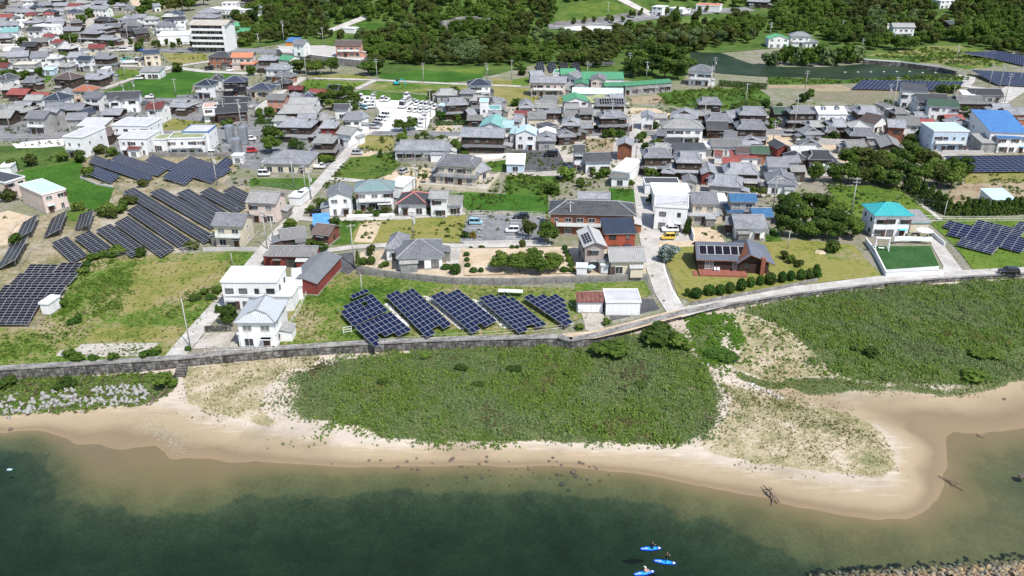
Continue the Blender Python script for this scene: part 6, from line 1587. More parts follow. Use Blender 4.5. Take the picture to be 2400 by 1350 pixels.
for a in [('V', 385, 510, 0, 'kei', 't', 'with black roof on the striped parking lot'), ('V', 1540, 360, 180, 'car', 'k', 'at the back of the striped parking lot'), ('V', 1310, 715, 180, 'kei', 'w', 'beside the round parking lot tree'),
          ('W', 235, 190, 180, 'suv', 'w', 'with black roof in front of the white cube house'), ('W', 200, 335, 180, 'kei', 'y', 'in front of the white cube house'),
          ('O', 2362, 644, 175, 'suv', 'k', 'on the shore road verge below the solar tables'), ('F', 80, 370, 0, 'keivan', 'w', 'in the garden of the wide hip-roofed house'), ('F', 590, 300, 0, 'pickup', 'w', 'on the gravel beside the wide hip-roofed house'),
          ('F', 945, 172, -5, 'kei', 's', 'on the grass beside the lane'), ('F', 1380, 345, 60, 'kei', 's', 'in the sandy yard of the new cream house'), ('F', 585, 735, 5, 'car', 'k', 'under the white gable house beside the tarpaulin shed'),
          ('G', 360, 190, 180, 'van', 'k', 'on the dark yard beside the cabin'), ('A', 1155, 478, 0, 'van', 'w', 'driving on the bypass'), ('A', 1310, 482, 0, 'pickup', 'b', 'driving on the bypass'), ('A', 500, 435, 0, 'kei', 'w', 'on the bypass by the barrier'),
          ('A', 140, 800, 20, 'van', 'w', None), ('A', 240, 800, 20, 'car', 'g', None), ('A', 285, 802, 20, 'van', 'w', None), ('A', 345, 802, 15, 'van', 'c', None), ('A', 1950, 655, 45, 'van', 'k', 'before the brick-red house'), ('A', 2140, 665, 30, 'kei', 'w', 'before the orange tiled house'),
          ('A', 1395, 918, 5, 'pickup', 'w', 'on the lane below the rice paddy'), ('A', 1300, 742, 10, 'kei', 'w', 'beside the paddy corner cottage'), ('A', 830, 412, 0, 'car', 'w', None), ('A', 985, 410, 0, 'car', 'w', None), ('A', 1740, 420, 0, 'car', 'w', None),
          ('A', 1215, 595, 10, 'truck', 'w', 'on the bare lot by the navy mono-pitch house'), ('D', 190, 1272, 180, 'van', 's', 'on the sandy yard by the tall hedge'), ('D', 300, 1345, 0, 'kei', 'w', 'on the sandy yard below the hedge'),
          ('E', 1990, 178, 0, 'kei', 'w', 'behind the blue solar rows by the tanks'), ('A', 2340, 1310, 20, 'kei', 'w', 'behind the steel tanks'), ('E', 2350, 150, 20, 'kei', 'r', 'behind the steel tanks'), ('E', 845, 140, 70, 'kei', 'w', 'in the open garage of the tall white block'),
          ('C', 1330, 105, 10, 'van', 'w', 'by the far white block'), ('C', 1490, 165, 8, 'van', 's', 'on the hill road'), ('A', 2195, 415, 60, 'van', 'w', 'beside the apartment block')]:
    car(a[0], a[1], a[2], a[3], a[4], a[5], a[6])
GL = 'vehicles on the gravel lot'
lot = [(770, 375, -100, 'keivan', 'w'), (880, 378, -105, 'pickup', 'w'), (1500, 432, -110, 'kei', 's'), (1565, 470, -105, 'kei', 'w'), (1690, 500, -105, 'keivan', 'w'), (1790, 510, -105, 'keivan', 'w'), (1900, 530, -105, 'keivan', 'w'), (1990, 560, -105, 'kei', 'w'),
       (1425, 620, -105, 'pickup', 'c'), (1550, 628, -105, 'kei', 'w'), (1670, 640, -105, 'kei', 'w'), (1800, 640, -105, 'kei', 'w'), (1540, 870, -80, 'keivan', 'w'), (1680, 880, -75, 'keivan', 'w'), (1750, 780, -75, 'kei', 'w'), (1640, 970, -75, 'kei', 'w'),
       (570, 1020, -15, 'suv', 's'), (640, 960, -25, 'car', 'g'), (690, 900, -25, 'keivan', 'w'), (770, 830, -30, 'keivan', 'w'), (850, 745, -25, 'keivan', 'w'), (330, 560, -40, 'kei', 't'), (520, 540, 10, 'kei', 'w'),
       (100, 310, -60, 'keivan', 'w'), (270, 320, -80, 'keivan', 'w'), (420, 380, -80, 'keivan', 'w'), (260, 430, -80, 'kei', 'w'), (370, 470, -80, 'keivan', 'w'), (540, 460, -70, 'kei', 'w'), (550, 320, -70, 'kei', 'w'), (200, 400, -70, 'kei', 'w')]
lotlab = {}
for i, (x, y, h, k, c) in enumerate(lot):
    w_ = 'parked in the crowded left corner' if x < 620 and y < 600 else ('in the row beside the white house' if x < 1000 and y > 600 else ('at the lot edge by the paddies' if x < 1400 and y < 450 else ('in the double row by the sky-blue carport' if y < 700 else 'parked behind the clipped garden trees')))
    car('Q', x, y, h, k, c, w_.replace(' left', '') + ' of the gravel lot' if 'corner' in w_ else w_ + ' on the gravel lot', group=GL)
tk = car('Q', 1310, 500, -104, 'truck', 'w', 'with stacked vans standing on the gravel lot', group=GL)
for k, (xx, zz) in enumerate(((-3.2, 1.45), (.6, 1.45), (-1.6, 3.2))):
    out, L, Wd, wr = car_meshes('keivan', 'w'); q = tk.matrix_basis @ Vector((xx, 0, zz)); r = thing('small_van', q, 'white kei van carried on the car transporter, %s' % ['rear of the lower deck', 'front of the lower deck', 'on the upper deck'][k], 'van', R(-104), GL)
    for n_ in ('body', 'roof', 'glass'): obj(n_, out[n_], r)
    for sx in (-.31, .31):
        for s in (-1, 1): obj('wheel', out['wheel'], r, (sx * L, s * (Wd / 2 - .11), wr))
m = MB(); m.box(-1.1, 0, 3.1, 6.6, 2.2, .12)
for sx in (-4.2, -1.1, 2.0):
    for s in (-1, 1): m.box(sx, s * 1.08, 2.25, .1, .08, 1.7)
m.build('upper_deck', [M_steel], tk)
# ------------------------------------------------------------------ vegetation
LF = dict(dark=leaf('dark_evergreen', (.021, .048, .009, 1), (.058, .102, .017, 1), (.12, .175, .034, 1)), mid=leaf('mid_green', (.038, .076, .011, 1), (.095, .155, .023, 1), (.175, .24, .046, 1)),
          light=leaf('light_green', (.05, .10, .014, 1), (.10, .17, .025, 1), (.18, .25, .05, 1)), olive=leaf('olive_green', (.035, .055, .012, 1), (.08, .10, .022, 1), (.15, .165, .045, 1)),
          silver=leaf('silver_blue', (.10, .14, .12, 1), (.22, .28, .26, 1), (.38, .43, .40, 1)), reed=leaf('reed_green', (.06, .10, .035, 1), (.13, .19, .07, 1), (.24, .29, .13, 1)), autumn=leaf('amber', (.10, .08, .012, 1), (.22, .16, .02, 1), (.35, .22, .04, 1)),
          vine=leaf('dune_vine', (.060, .11, .020, 1), (.15, .24, .042, 1), (.26, .36, .08, 1)), vine2=leaf('dune_vine_grey', (.085, .14, .05, 1), (.18, .255, .095, 1), (.30, .37, .16, 1)), vine3=leaf('dune_brown', (.07, .065, .03, 1), (.14, .13, .06, 1), (.22, .2, .11, 1)), bright=leaf('bright_vine', (.045, .12, .010, 1), (.10, .205, .02, 1), (.17, .28, .04, 1)),
          straw=leaf('dry_grass', (.16, .12, .05, 1), (.28, .22, .10, 1), (.42, .35, .2, 1)), russet=leaf('russet_grass', (.08, .085, .018, 1), (.155, .145, .03, 1), (.25, .17, .06, 1)), weed=leaf('field_weed', (.05, .095, .012, 1), (.10, .17, .02, 1), (.18, .24, .045, 1)), clip=leaf('clipped_hedge', (.02, .06, .010, 1), (.05, .115, .016, 1), (.10, .17, .028, 1)))
M_bark = plain('bark', (.11, .085, .065, 1), .25, 2.5, .9)
def crown_mesh(seed, mat, n=900, blobs=9, sz=.085, shape='round', lobes=.26):
    rs = random.Random(seed); m = MB(); B = []
    for k in range(blobs):
        if shape == 'cone': z = .12 + .8 * (k + .5) / blobs; r = .40 * (1 - z) + .09; B.append((rs.uniform(-.06, .06), rs.uniform(-.06, .06), z, r, r * .7))
        elif shape == 'ball': B.append((rs.uniform(-.05, .05), rs.uniform(-.05, .05), .5 + rs.uniform(-.04, .04), .44, .46))
        elif shape == 'flat': a = rs.uniform(0, 6.28); q = rs.uniform(.05, .34); B.append((q * math.cos(a), q * math.sin(a), rs.uniform(.35, .75), rs.uniform(.14, .24), rs.uniform(.12, .2)))
        else: a = rs.uniform(0, 6.28); q = .33 * math.sqrt(rs.random()); z = rs.uniform(.26, .82); B.append((q * math.cos(a) * (1.1 - abs(z - .5)), q * math.sin(a) * (1.1 - abs(z - .5)), z, rs.uniform(.6, 1) * lobes, rs.uniform(.6, .95) * lobes))
    for k in range(n):
        b = B[rs.randrange(len(B))]; d = Vector((rs.gauss(0, 1), rs.gauss(0, 1), rs.gauss(.25, 1))).normalized(); q = rs.uniform(.78, 1.04) if rs.random() < .85 else rs.uniform(.3, .8)
        p = Vector((b[0] + d.x * b[3] * q, b[1] + d.y * b[3] * q, b[2] + d.z * b[4] * q))
        if p.z < .03: continue
        nn = (d + Vector((rs.gauss(0, .55), rs.gauss(0, .55), rs.gauss(.25, .5)))).normalized(); a = nn.orthogonal().normalized(); a.rotate(Matrix.Rotation(rs.uniform(0, 6.28), 3, nn)); c = nn.cross(a); s = sz * rs.uniform(.55, 1.25)
        m.add([p - a * s - c * s * .55, p + a * s * .2 - c * s * .8, p + a * s + c * s * .3, p - a * s * .1 + c * s * .85])
    return m.mesh('crown', [mat])
CR = {}
def crown(kind, sp, v):
    k = (kind, sp, v)
    if k not in CR:
        sh = dict(round='round', cone='cone', ball='ball', flat='flat', bush='round', big='round')[sp]
        n, bl, sz, lo = dict(round=(1700, 13, .052, .24), cone=(900, 9, .06, .2), ball=(700, 3, .07, .3), flat=(800, 10, .065, .2), bush=(500, 7, .10, .30), big=(2200, 20, .045, .22))[sp]
        CR[k] = crown_mesh(hash((kind, sp)) % 1000 * 0 + sum(map(ord, kind + sp)) * 7 + v, LF[kind], n, bl, sz, sh, lo)
    return CR[k]
TRK = {}
def trunk_mesh(v):
    if v not in TRK:
        rs = random.Random(v); m = MB(); m.tube([(0, 0, -.05), (rs.uniform(-.02, .02), rs.uniform(-.02, .02), .3), (rs.uniform(-.05, .05), rs.uniform(-.05, .05), .62)], [.035, .026, .012], 7)
        for k in range(4): a = rs.uniform(0, 6.28); z = rs.uniform(.22, .45); m.tube([(0, 0, z), (.14 * math.cos(a), .14 * math.sin(a), z + .14), (.26 * math.cos(a), .26 * math.sin(a), z + .24)], [.016, .010, .005], 5)
        TRK[v] = m.mesh('trunk', [M_bark])
    return TRK[v]
NT_ = [0]
def tree(p, w_, h, kind, sp, label, cat='tree', group=None, name=None, low=.0):
    NT_[0] += 1; v = NT_[0] % 3; r = thing(name or ('shrub' if cat == 'shrub' else 'tree'), p, label, cat, random.uniform(0, 6.28), group)
    lift = .0 if cat == 'shrub' or sp in ('cone',) else .16
    obj('crown', crown(kind, sp, v), r, (0, 0, h * lift - .05 * h * (lift == 0)), 0, (w_ * 1.08, w_ * 1.08, h * (1 - lift)))
    if sp != 'ball' or lift: obj('trunk', trunk_mesh(v), r, (0, 0, 0), 0, (h, h, h) if w_ > h * .4 else (w_ * 1.6, w_ * 1.6, h))
    return r
TN = dict(dark='dark evergreen', mid='leafy green', light='bright yellow-green', olive='olive green', silver='silver-blue', reed='pale reedy', autumn='amber', clip='clipped dark green')
SN = dict(round='tree', cone='conical conifer', ball='clipped ball bush', flat='layered garden pine', bush='bush', big='broad tree')
def T_(t, x, yb, wpx, hpx, kind='mid', sp='round', label=None, base=0.0, group=None):
    """a plant from its base pixel and its width and height in that view's pixels"""
    p = TP(t, x, yb, base) if (base or px(t, x, yb)[1] > 150) else TG(t, x, yb); s = TILES[t][2]; dist_ = (p - Vector((0, 0, CAMH))).length; k = dist_ / F / s
    W_ = wpx * k; dep = math.asin((CAMH - p.z) / dist_); H_ = max(.5, (hpx * k - .25 * W_ * math.sin(dep)) / math.cos(dep))
    cat = 'shrub' if sp in ('ball', 'bush') else 'tree'
    lab = label or uniq('%s %s' % (TN[kind], SN[sp]), px(t, x, yb))
    return tree(p, W_, H_, kind, sp, lab, cat, group or ('garden shrubs' if cat == 'shrub' else 'trees in gardens and groves'))
# round bushes along the lawn
HB = [(290, 515, 40, 55), (345, 525, 75, 75), (428, 507, 75, 75), (497, 507, 65, 75), (556, 497, 62, 80), (623, 480, 62, 90), (686, 458, 55, 72), (743, 446, 50, 70), (806, 440, 70, 85), (876, 430, 55, 76), (932, 419, 50, 72), (996, 412, 55, 75), (1052, 410, 55, 75), (1098, 412, 60, 90)]
for i, (x, y, w_, h) in enumerate(HB): T_('L', x, y, w_, h, 'clip' if i % 4 else 'dark', 'bush' if i in (0, 13) else 'ball', 'round clipped bush in the lawn hedge, %s from the lane' % (ORD + ['eleventh', 'twelfth', 'thirteenth', 'fourteenth'])[i], group='round bushes along the lawn')
for a in [('W', 215, 740, 370, 350, 'silver', 'bush', 'silver-blue spreading conifer beside the lane and lawn'), ('L', 1190, 245, 90, 85, 'dark', 'bush', 'dark bush beside the sand heap on the lawn'),
 ('L', 900, 285, 60, 60, 'olive', 'bush', 'straggly shrub row on the lawn, nearest the post'), ('L', 940, 310, 60, 55, 'mid', 'bush', 'straggly shrub row on the lawn, second from the post'), ('L', 980, 330, 60, 50, 'olive', 'bush', 'straggly shrub row on the lawn, last before the hedge'),
 ('K', 150, 800, 190, 190, 'dark', 'round', 'dark garden tree beside the seaside house'), ('K', 40, 690, 60, 90, 'mid', 'cone', None), ('I', 1755, 1040, 60, 50, 'clip', 'ball', 'potted dark ball bush beside the drive pole'),
 ('V', 1715, 880, 420, 540, 'olive', 'round', 'rounded olive tree at the parking lot edge'), ('V', 2230, 1010, 520, 620, 'mid', 'round', 'loose leafy tree before the brick apartments'), ('V', 120, 860, 250, 210, 'dark', 'bush', 'dark shrub in the parking lot corner'), ('V', 330, 860, 220, 210, 'autumn', 'bush', 'amber shrub in the parking lot corner'),
 ('G', 520, 400, 185, 130, 'light', 'bush', 'bright flowering bush below the black-roofed cottage'), ('G', 745, 375, 70, 85, 'mid', 'bush', None), ('G', 860, 375, 120, 95, 'mid', 'bush', None), ('G', 800, 390, 80, 70, 'light', 'bush', None), ('G', 380, 540, 150, 120, 'dark', 'bush', None), ('G', 640, 470, 90, 80, 'dark', 'bush', None), ('G', 320, 530, 60, 70, 'light', 'ball', None), ('G', 1110, 455, 65, 55, 'mid', 'bush', None),
 ('G', 1285, 640, 90, 105, 'dark', 'round', 'dark tree on the forecourt of the white cube house'), ('G', 1270, 395, 150, 120, 'mid', 'flat', None), ('G', 1340, 400, 90, 80, 'dark', 'flat', None), ('G', 1550, 400, 80, 90, 'olive', 'flat', None), ('G', 1680, 390, 80, 80, 'mid', 'ball', None), ('G', 1620, 910, 70, 160, 'dark', 'cone', 'narrow dark conifer beside the white cube house'), ('G', 1650, 900, 50, 150, 'dark', 'cone', 'narrow dark conifer, second beside the white cube house'),
 ('G', 2230, 560, 120, 110, 'mid', 'flat', None), ('G', 2310, 570, 110, 100, 'olive', 'flat', None), ('G', 2160, 480, 90, 90, 'dark', 'bush', None),
 ('F', 600, 690, 110, 120, 'dark', 'round', None), ('F', 510, 710, 90, 80, 'mid', 'bush', None), ('F', 310, 860, 150, 110, 'mid', 'round', None), ('F', 730, 890, 130, 150, 'dark', 'round', None), ('F', 210, 1000, 120, 90, 'mid', 'bush', None), ('F', 620, 1060, 130, 90, 'dark', 'bush', None), ('F', 500, 1010, 120, 70, 'dark', 'bush', None),
 ('F', 960, 730, 80, 50, 'mid', 'ball', None), ('F', 1060, 725, 90, 80, 'dark', 'flat', None), ('F', 1125, 735, 110, 60, 'clip', 'ball', None), ('F', 1220, 730, 110, 90, 'olive', 'flat', None), ('F', 1640, 720, 90, 90, 'mid', 'bush', None), ('F', 870, 700, 40, 70, 'mid', 'cone', None),
 ('F', 1160, 195, 65, 85, 'dark', 'cone', 'small dark conifer on the grass slope'), ('F', 1575, 435, 70, 100, 'dark', 'flat', 'shaped pine in the sandy yard'), ('F', 1860, 165, 130, 150, 'mid', 'round', None), ('F', 1400, 215, 80, 60, 'light', 'ball', None), ('F', 1480, 210, 70, 70, 'mid', 'flat', None), ('F', 1540, 215, 90, 80, 'olive', 'bush', None), ('F', 1350, 200, 60, 70, 'silver', 'bush', None), ('F', 1940, 165, 90, 40, 'light', 'ball', None),
 ('F', 150, 150, 180, 160, 'mid', 'round', None), ('F', 380, 130, 180, 110, 'dark', 'round', None), ('F', 660, 230, 160, 70, 'mid', 'bush', None), ('F', 950, 1195, 60, 150, 'light', 'cone', 'tall pale column bush at the bungalow gate'), ('F', 1065, 1100, 90, 110, 'olive', 'bush', None), ('F', 1000, 1190, 80, 80, 'mid', 'ball', None), ('F', 1075, 1190, 80, 90, 'mid', 'ball', None), ('F', 1190, 1210, 100, 60, 'mid', 'bush', None),
 ('F', 1765, 1225, 110, 45, 'clip', 'ball', None), ('F', 1860, 1275, 110, 110, 'clip', 'ball', 'big clipped bush at the retaining wall corner'), ('F', 2100, 1060, 70, 55, 'dark', 'bush', None), ('F', 2000, 1055, 40, 40, 'dark', 'ball', None), ('F', 1960, 1115, 60, 50, 'clip', 'ball', None), ('F', 1965, 1165, 50, 50, 'clip', 'ball', None), ('F', 1970, 1215, 60, 50, 'clip', 'ball', None), ('F', 2025, 1265, 75, 60, 'clip', 'ball', None), ('F', 2095, 1265, 55, 55, 'clip', 'ball', None),
 ('J', 690, 305, 230, 200, 'mid', 'big', 'spreading orchard tree nearest the sandy garden'), ('J', 860, 315, 260, 215, 'mid', 'big', 'spreading orchard tree, tallest in the garden'), ('J', 1030, 315, 240, 200, 'mid', 'big', 'spreading orchard tree above the retaining wall'), ('J', 1180, 300, 230, 190, 'mid', 'big', 'spreading orchard tree toward the clipped hedge'), ('J', 1000, 190, 160, 120, 'mid', 'round', 'smaller orchard tree at the back of the garden'),
 ('J', 1285, 100, 55, 50, 'clip', 'ball', None), ('J', 1295, 135, 55, 45, 'clip', 'ball', None), ('J', 1310, 170, 55, 45, 'clip', 'ball', None), ('J', 1325, 215, 70, 60, 'light', 'ball', None), ('J', 1345, 260, 70, 60, 'light', 'ball', None), ('J', 1350, 310, 75, 55, 'light', 'ball', None), ('J', 1280, 310, 80, 60, 'clip', 'ball', None), ('J', 890, 80, 70, 85, 'olive', 'ball', 'mushroom-clipped bush on a thin trunk'), ('J', 840, 90, 45, 40, 'clip', 'ball', None), ('J', 795, 90, 50, 40, 'clip', 'ball', None),
 ('J', 1690, 340, 50, 40, 'mid', 'bush', None), ('J', 1505, 390, 30, 35, 'mid', 'ball', None), ('J', 1680, 800, 90, 70, 'mid', 'bush', 'low bush in front of the rusty shed drive'), ('J', 1420, 840, 90, 60, 'mid', 'bush', None)]:
    z = 1.2 if (a[0] == 'J' and a[2] < 330) or (a[0] == 'F' and a[2] > 1095 and a[1] > 900) else 0.0
    T_(*a[:7], label=a[7], base=z)
# groves, street trees and other trees
def grove(t, pts, wpx, hpx, kinds, sp, what, group):
    for i, (x, y) in enumerate(pts):
        T_(t, x, y, wpx * random.uniform(.85, 1.2), hpx * random.uniform(.85, 1.15), kinds[i % len(kinds)], sp, None if what is None else uniq('%s %s' % (TN[kinds[i % len(kinds)]], what), px(t, x, y)), group=group)
grove('H', [(150, 700), (250, 690), (380, 700), (500, 720), (600, 760), (130, 800), (230, 820), (350, 820), (480, 850), (620, 850), (740, 870), (130, 930), (250, 940), (380, 950), (520, 950), (650, 960), (780, 950)], 190, 190, ['dark', 'mid', 'dark'], 'round', 'grove tree', 'dense grove beside the turquoise house')
grove('H', [(420, 420), (600, 430), (740, 430), (860, 440), (1000, 450), (1130, 470), (760, 300), (900, 300), (1050, 280), (1200, 260), (1350, 290), (1480, 330), (1600, 370), (1300, 400), (1450, 440), (1600, 470), (1720, 430), (1760, 380), (1150, 360), (1000, 370), (1700, 480), (1290, 200)], 200, 170, ['mid', 'dark', 'mid', 'olive'], 'round', 'village grove tree', 'big village grove')
grove('H', [(1300, 500), (1370, 540), (1440, 580), (1500, 620), (1560, 660), (1620, 700), (1680, 730), (1750, 735)] + [(1830 + 62 * i, 740 - i * 3) for i in range(10)], 110, 150, ['dark'], 'cone', 'hedge conifer', 'dark conifer hedge')
grove('B', [(600, 1000), (680, 950), (760, 920), (850, 930), (920, 990), (900, 1060), (820, 1040), (720, 1020)], 150, 130, ['dark', 'mid'], 'round', None, None)
grove('B', [(700, 690), (410, 680), (560, 690), (1050, 700), (1120, 690), (1000, 560), (260, 1320), (130, 1330)], 170, 150, ['light', 'dark', 'mid'], 'round', None, None)
grove('A', [(1050, 460), (1225, 440), (1330, 445), (1440, 450), (1485, 465), (1555, 440), (1615, 465), (1675, 440), (1790, 450), (1850, 470), (1915, 440), (1970, 470), (2090, 455)], 45, 75, ['dark'], 'round', 'clipped street tree', 'street trees along the bypass')
grove('C', [(580, 235), (675, 225), (765, 215), (890, 205), (930, 225), (1030, 215), (1095, 175), (1200, 155), (1130, 180), (1440, 155), (1530, 145), (1625, 140), (1740, 135), (1810, 125)], 45, 75, ['mid'], 'round', 'slim roadside tree', 'roadside trees on the hill')
grove('C', [(1160, 600), (1260, 590), (1380, 600), (1480, 610), (1560, 640), (1180, 680), (1300, 700), (1420, 730), (1540, 740), (1610, 700), (1130, 720)], 200, 210, ['dark', 'mid'], 'round', 'great grove tree', 'tall grove by the pond')
grove('D', [(20, 610), (110, 600), (210, 600), (300, 610), (390, 620), (470, 590), (560, 610), (640, 610), (720, 590), (800, 580)], 130, 150, ['reed', 'mid', 'light'], 'bush', 'waterside thicket', 'thickets on the pond shore')
grove('D', [(650, 420), (730, 400), (800, 390), (860, 280), (940, 290), (1060, 290), (920, 430), (1000, 470), (1190, 480), (1260, 470), (1310, 470), (1420, 420), (1530, 400), (1640, 380), (1700, 390), (380, 280), (520, 290)], 120, 120, ['dark', 'light', 'mid'], 'round', 'hillside garden tree', 'trees around the hillside house')
grove('D', [(330, 950), (380, 920), (50, 1190), (90, 1060), (230, 1040), (1700, 870), (1620, 880), (1800, 1090), (1890, 1100), (1080, 1010), (460, 1195), (490, 1230), (610, 1310), (1330, 1330), (1390, 1310)], 100, 90, ['dark', 'mid', 'light'], 'bush', None, None)
grove('Q', [(1180, 1080), (1380, 1060), (1500, 1040)], 330, 290, ['mid'], 'round', None, None)
T_('Q', 1225, 1300, 260, 210, 'light', 'ball', 'big clipped dome bush at the car lot entrance'); T_('Q', 1745, 1290, 240, 260, 'light', 'flat', 'tiered clipped garden tree at the car lot'); T_('Q', 1560, 1290, 170, 160, 'olive', 'bush'); T_('Q', 1680, 1310, 150, 70, 'light', 'ball'); T_('Q', 1290, 1170, 120, 240, 'light', 'cone'); T_('Q', 1930, 1290, 170, 160, 'silver', 'flat'); T_('Q', 2150, 1300, 180, 170, 'mid', 'flat')
grove('A', [(230, 460), (20, 640), (60, 740), (130, 740), (220, 740), (350, 715), (410, 605), (580, 580), (500, 600), (1660, 670), (2120, 1200), (2130, 1130), (520, 1190), (2345, 700), (690, 400), (620, 410), (1000, 310), (760, 230), (340, 320), (820, 170), (2190, 360), (2300, 430), (2250, 440), (2350, 400), (2200, 190), (1430, 260), (1500, 90), (1360, 90), (1420, 80), (1320, 140), (1300, 480)], 90, 85, ['dark', 'mid', 'light'], 'bush', None, None)
grove('A', [(860, 40), (930, 50), (1000, 40), (1080, 80), (1150, 90), (1640, 120), (1700, 110), (1760, 100), (1820, 60), (1900, 50), (2300, 330), (2260, 250), (2350, 240), (2340, 160), (2280, 420)], 130, 130, ['dark', 'mid', 'olive'], 'round', None, None)
grove('E', [(310, 280), (580, 235), (760, 240), (930, 160), (1060, 180), (120, 330), (75, 600), (740, 690), (950, 740), (1040, 770), (1100, 720), (1160, 690), (1210, 640), (990, 720), (1320, 1120), (1790, 1060), (1095, 1110), (160, 1010), (1330, 470), (830, 380)], 110, 95, ['olive', 'mid', 'dark'], 'bush', None, None)
grove('I', [(800, 260), (870, 200), (950, 180), (1040, 170), (770, 320), (1080, 140), (540, 600), (580, 630), (500, 640), (700, 780), (2030, 500), (1900, 520), (1970, 560), (1820, 570), (750, 1140), (870, 1130), (650, 1090), (1050, 1130), (1400, 1090), (1460, 1070), (1340, 1110)], 100, 70, ['clip', 'mid', 'light'], 'bush', None, None)
grove('B', [(60, 1120), (130, 1090), (180, 1120), (20, 1080), (1720, 1120), (1800, 1110), (1890, 1120), (2010, 1110), (1850, 890), (1900, 900), (2040, 880), (1640, 920)], 90, 80, ['mid', 'clip', 'olive'], 'bush', None, None)
grove('C', [(830, 1180), (900, 1190), (1210, 1290), (1320, 1200), (1180, 1330), (30, 990), (100, 700), (60, 650), (10, 600), (870, 1280), (940, 1275), (1010, 1280), (1240, 1390), (1350, 1370), (1650, 1390), (1760, 1260), (2090, 1030), (2350, 1000)], 95, 80, ['dark', 'mid', 'clip'], 'bush', None, None)
# clipped hedges
def hedge(t, pts, w_, h, label, base=0.0):
    q = [TP(t, x, y, base) for x, y in pts]; rs = random.Random(len(label)); o = q[0].copy(); m = MB()
    for a, b in zip(q, q[1:]):
        d = (b - a).normalized(); n = Vector((-d.y, d.x, 0)); L = (b - a).length
        for k in range(int(L * (w_ + 2 * h) * 26)):
            f = rs.random(); g = rs.uniform(-.5 * w_ - h, .5 * w_ + h)
            y, z, nn = (g, h, Vector((0, 0, 1))) if abs(g) < w_ / 2 else (math.copysign(w_ / 2, g), h - (abs(g) - w_ / 2), n * math.copysign(1, g))
            p = a - o + d * L * f + n * (y + rs.uniform(-.12, .05)) + Vector((0, 0, z + rs.uniform(-.12, .06))); nn = (nn + Vector((rs.gauss(0, .5), rs.gauss(0, .5), rs.gauss(.2, .4)))).normalized(); e = nn.orthogonal().normalized(); e.rotate(Matrix.Rotation(rs.uniform(0, 6.28), 3, nn)); c = nn.cross(e); s = .16 * rs.uniform(.6, 1.3)
            m.add([p - e * s - c * s * .6, p + e * s - c * s * .7, p + e * s * .9 + c * s * .6, p - e * s + c * s * .7])
    ob = m.build('hedge', [LF['clip']]); ob.location = o; return tag(ob, label, 'hedge')
hedge('B', [(1670, 1170), (2050, 1155)], 1.2, 1.5, 'clipped green hedge beside the car lot lane')
hedge('D', [(250, 1260), (330, 1350)], 2.0, 2.2, 'tall clipped hedge beside the silver van')
hedge('D', [(330, 1345), (600, 1310)], 1.5, 1.6, 'clipped hedge along the village garden')
hedge('C', [(1920, 800), (2370, 830)], 2.0, 2.4, 'long dark hedge between pond road and meadow')
hedge('B', [(0, 1150), (210, 1155)], 1.5, 1.6, 'trimmed hedge before the broad old farmhouse')
hedge('D', [(1750, 400), (2250, 430)], 4, 3.0, 'long dark hedge below the hillside wood')
hedge('A', [(0, 730), (110, 730)], 2.5, 1.8, 'dense dark hedge beside the parked vans')
# ------------------------------------------------------------------ scattering (grass, ground cover, far wood)
def scatter_group(name, protos):
    cl = bpy.data.collections.new(name + '_plants')
    for i, (me, sc) in enumerate(protos): o = bpy.data.objects.new('%s_%02d' % (name, i), me); o.scale = (sc,) * 3 if not hasattr(sc, '__len__') else sc; cl.objects.link(o)
    ng = bpy.data.node_groups.new(name, 'GeometryNodeTree'); ng.interface.new_socket('Geometry', in_out='INPUT', socket_type='NodeSocketGeometry'); ng.interface.new_socket('Geometry', in_out='OUTPUT', socket_type='NodeSocketGeometry')
    N = ng.nodes; gi = N.new('NodeGroupInput'); go = N.new('NodeGroupOutput'); ip = N.new('GeometryNodeInstanceOnPoints'); ci = N.new('GeometryNodeCollectionInfo')
    ci.inputs['Collection'].default_value = cl; ci.inputs['Separate Children'].default_value = True; ci.inputs['Reset Children'].default_value = False
    def at(nm, ty):
        a = N.new('GeometryNodeInputNamedAttribute'); a.data_type = ty; a.inputs['Name'].default_value = nm; return a.outputs['Attribute']
    ng.links.new(gi.outputs[0], ip.inputs['Points']); ng.links.new(ci.outputs[0], ip.inputs['Instance']); ip.inputs['Pick Instance'].default_value = True
    ng.links.new(at('idx', 'INT'), ip.inputs['Instance Index']); ng.links.new(at('rot', 'FLOAT_VECTOR'), ip.inputs['Rotation']); ng.links.new(at('scl', 'FLOAT_VECTOR'), ip.inputs['Scale']); ng.links.new(ip.outputs[0], go.inputs[0])
    return ng
def scatter(name, pts, protos, label, cat):
    """pts: (x, y, z, rotz, sx, sz, idx)"""
    if not pts: return
    a = np.array(pts, float); n = len(a); me = bpy.data.meshes.new(name); me.vertices.add(n); me.vertices.foreach_set('co', a[:, :3].ravel())
    rot = np.zeros((n, 3)); rot[:, 2] = a[:, 3]; scl = np.stack([a[:, 4], a[:, 4], a[:, 5]], 1)
    for nm, ty, d in (('rot', 'FLOAT_VECTOR', rot), ('scl', 'FLOAT_VECTOR', scl)): me.attributes.new(nm, ty, 'POINT').data.foreach_set('vector', d.ravel())
    me.attributes.new('idx', 'INT', 'POINT').data.foreach_set('value', a[:, 6].astype(np.int32))
    o = obj(name, me); md = o.modifiers.new('plants', 'NODES'); md.node_group = scatter_group(name, protos); return stuff(o, label, cat)
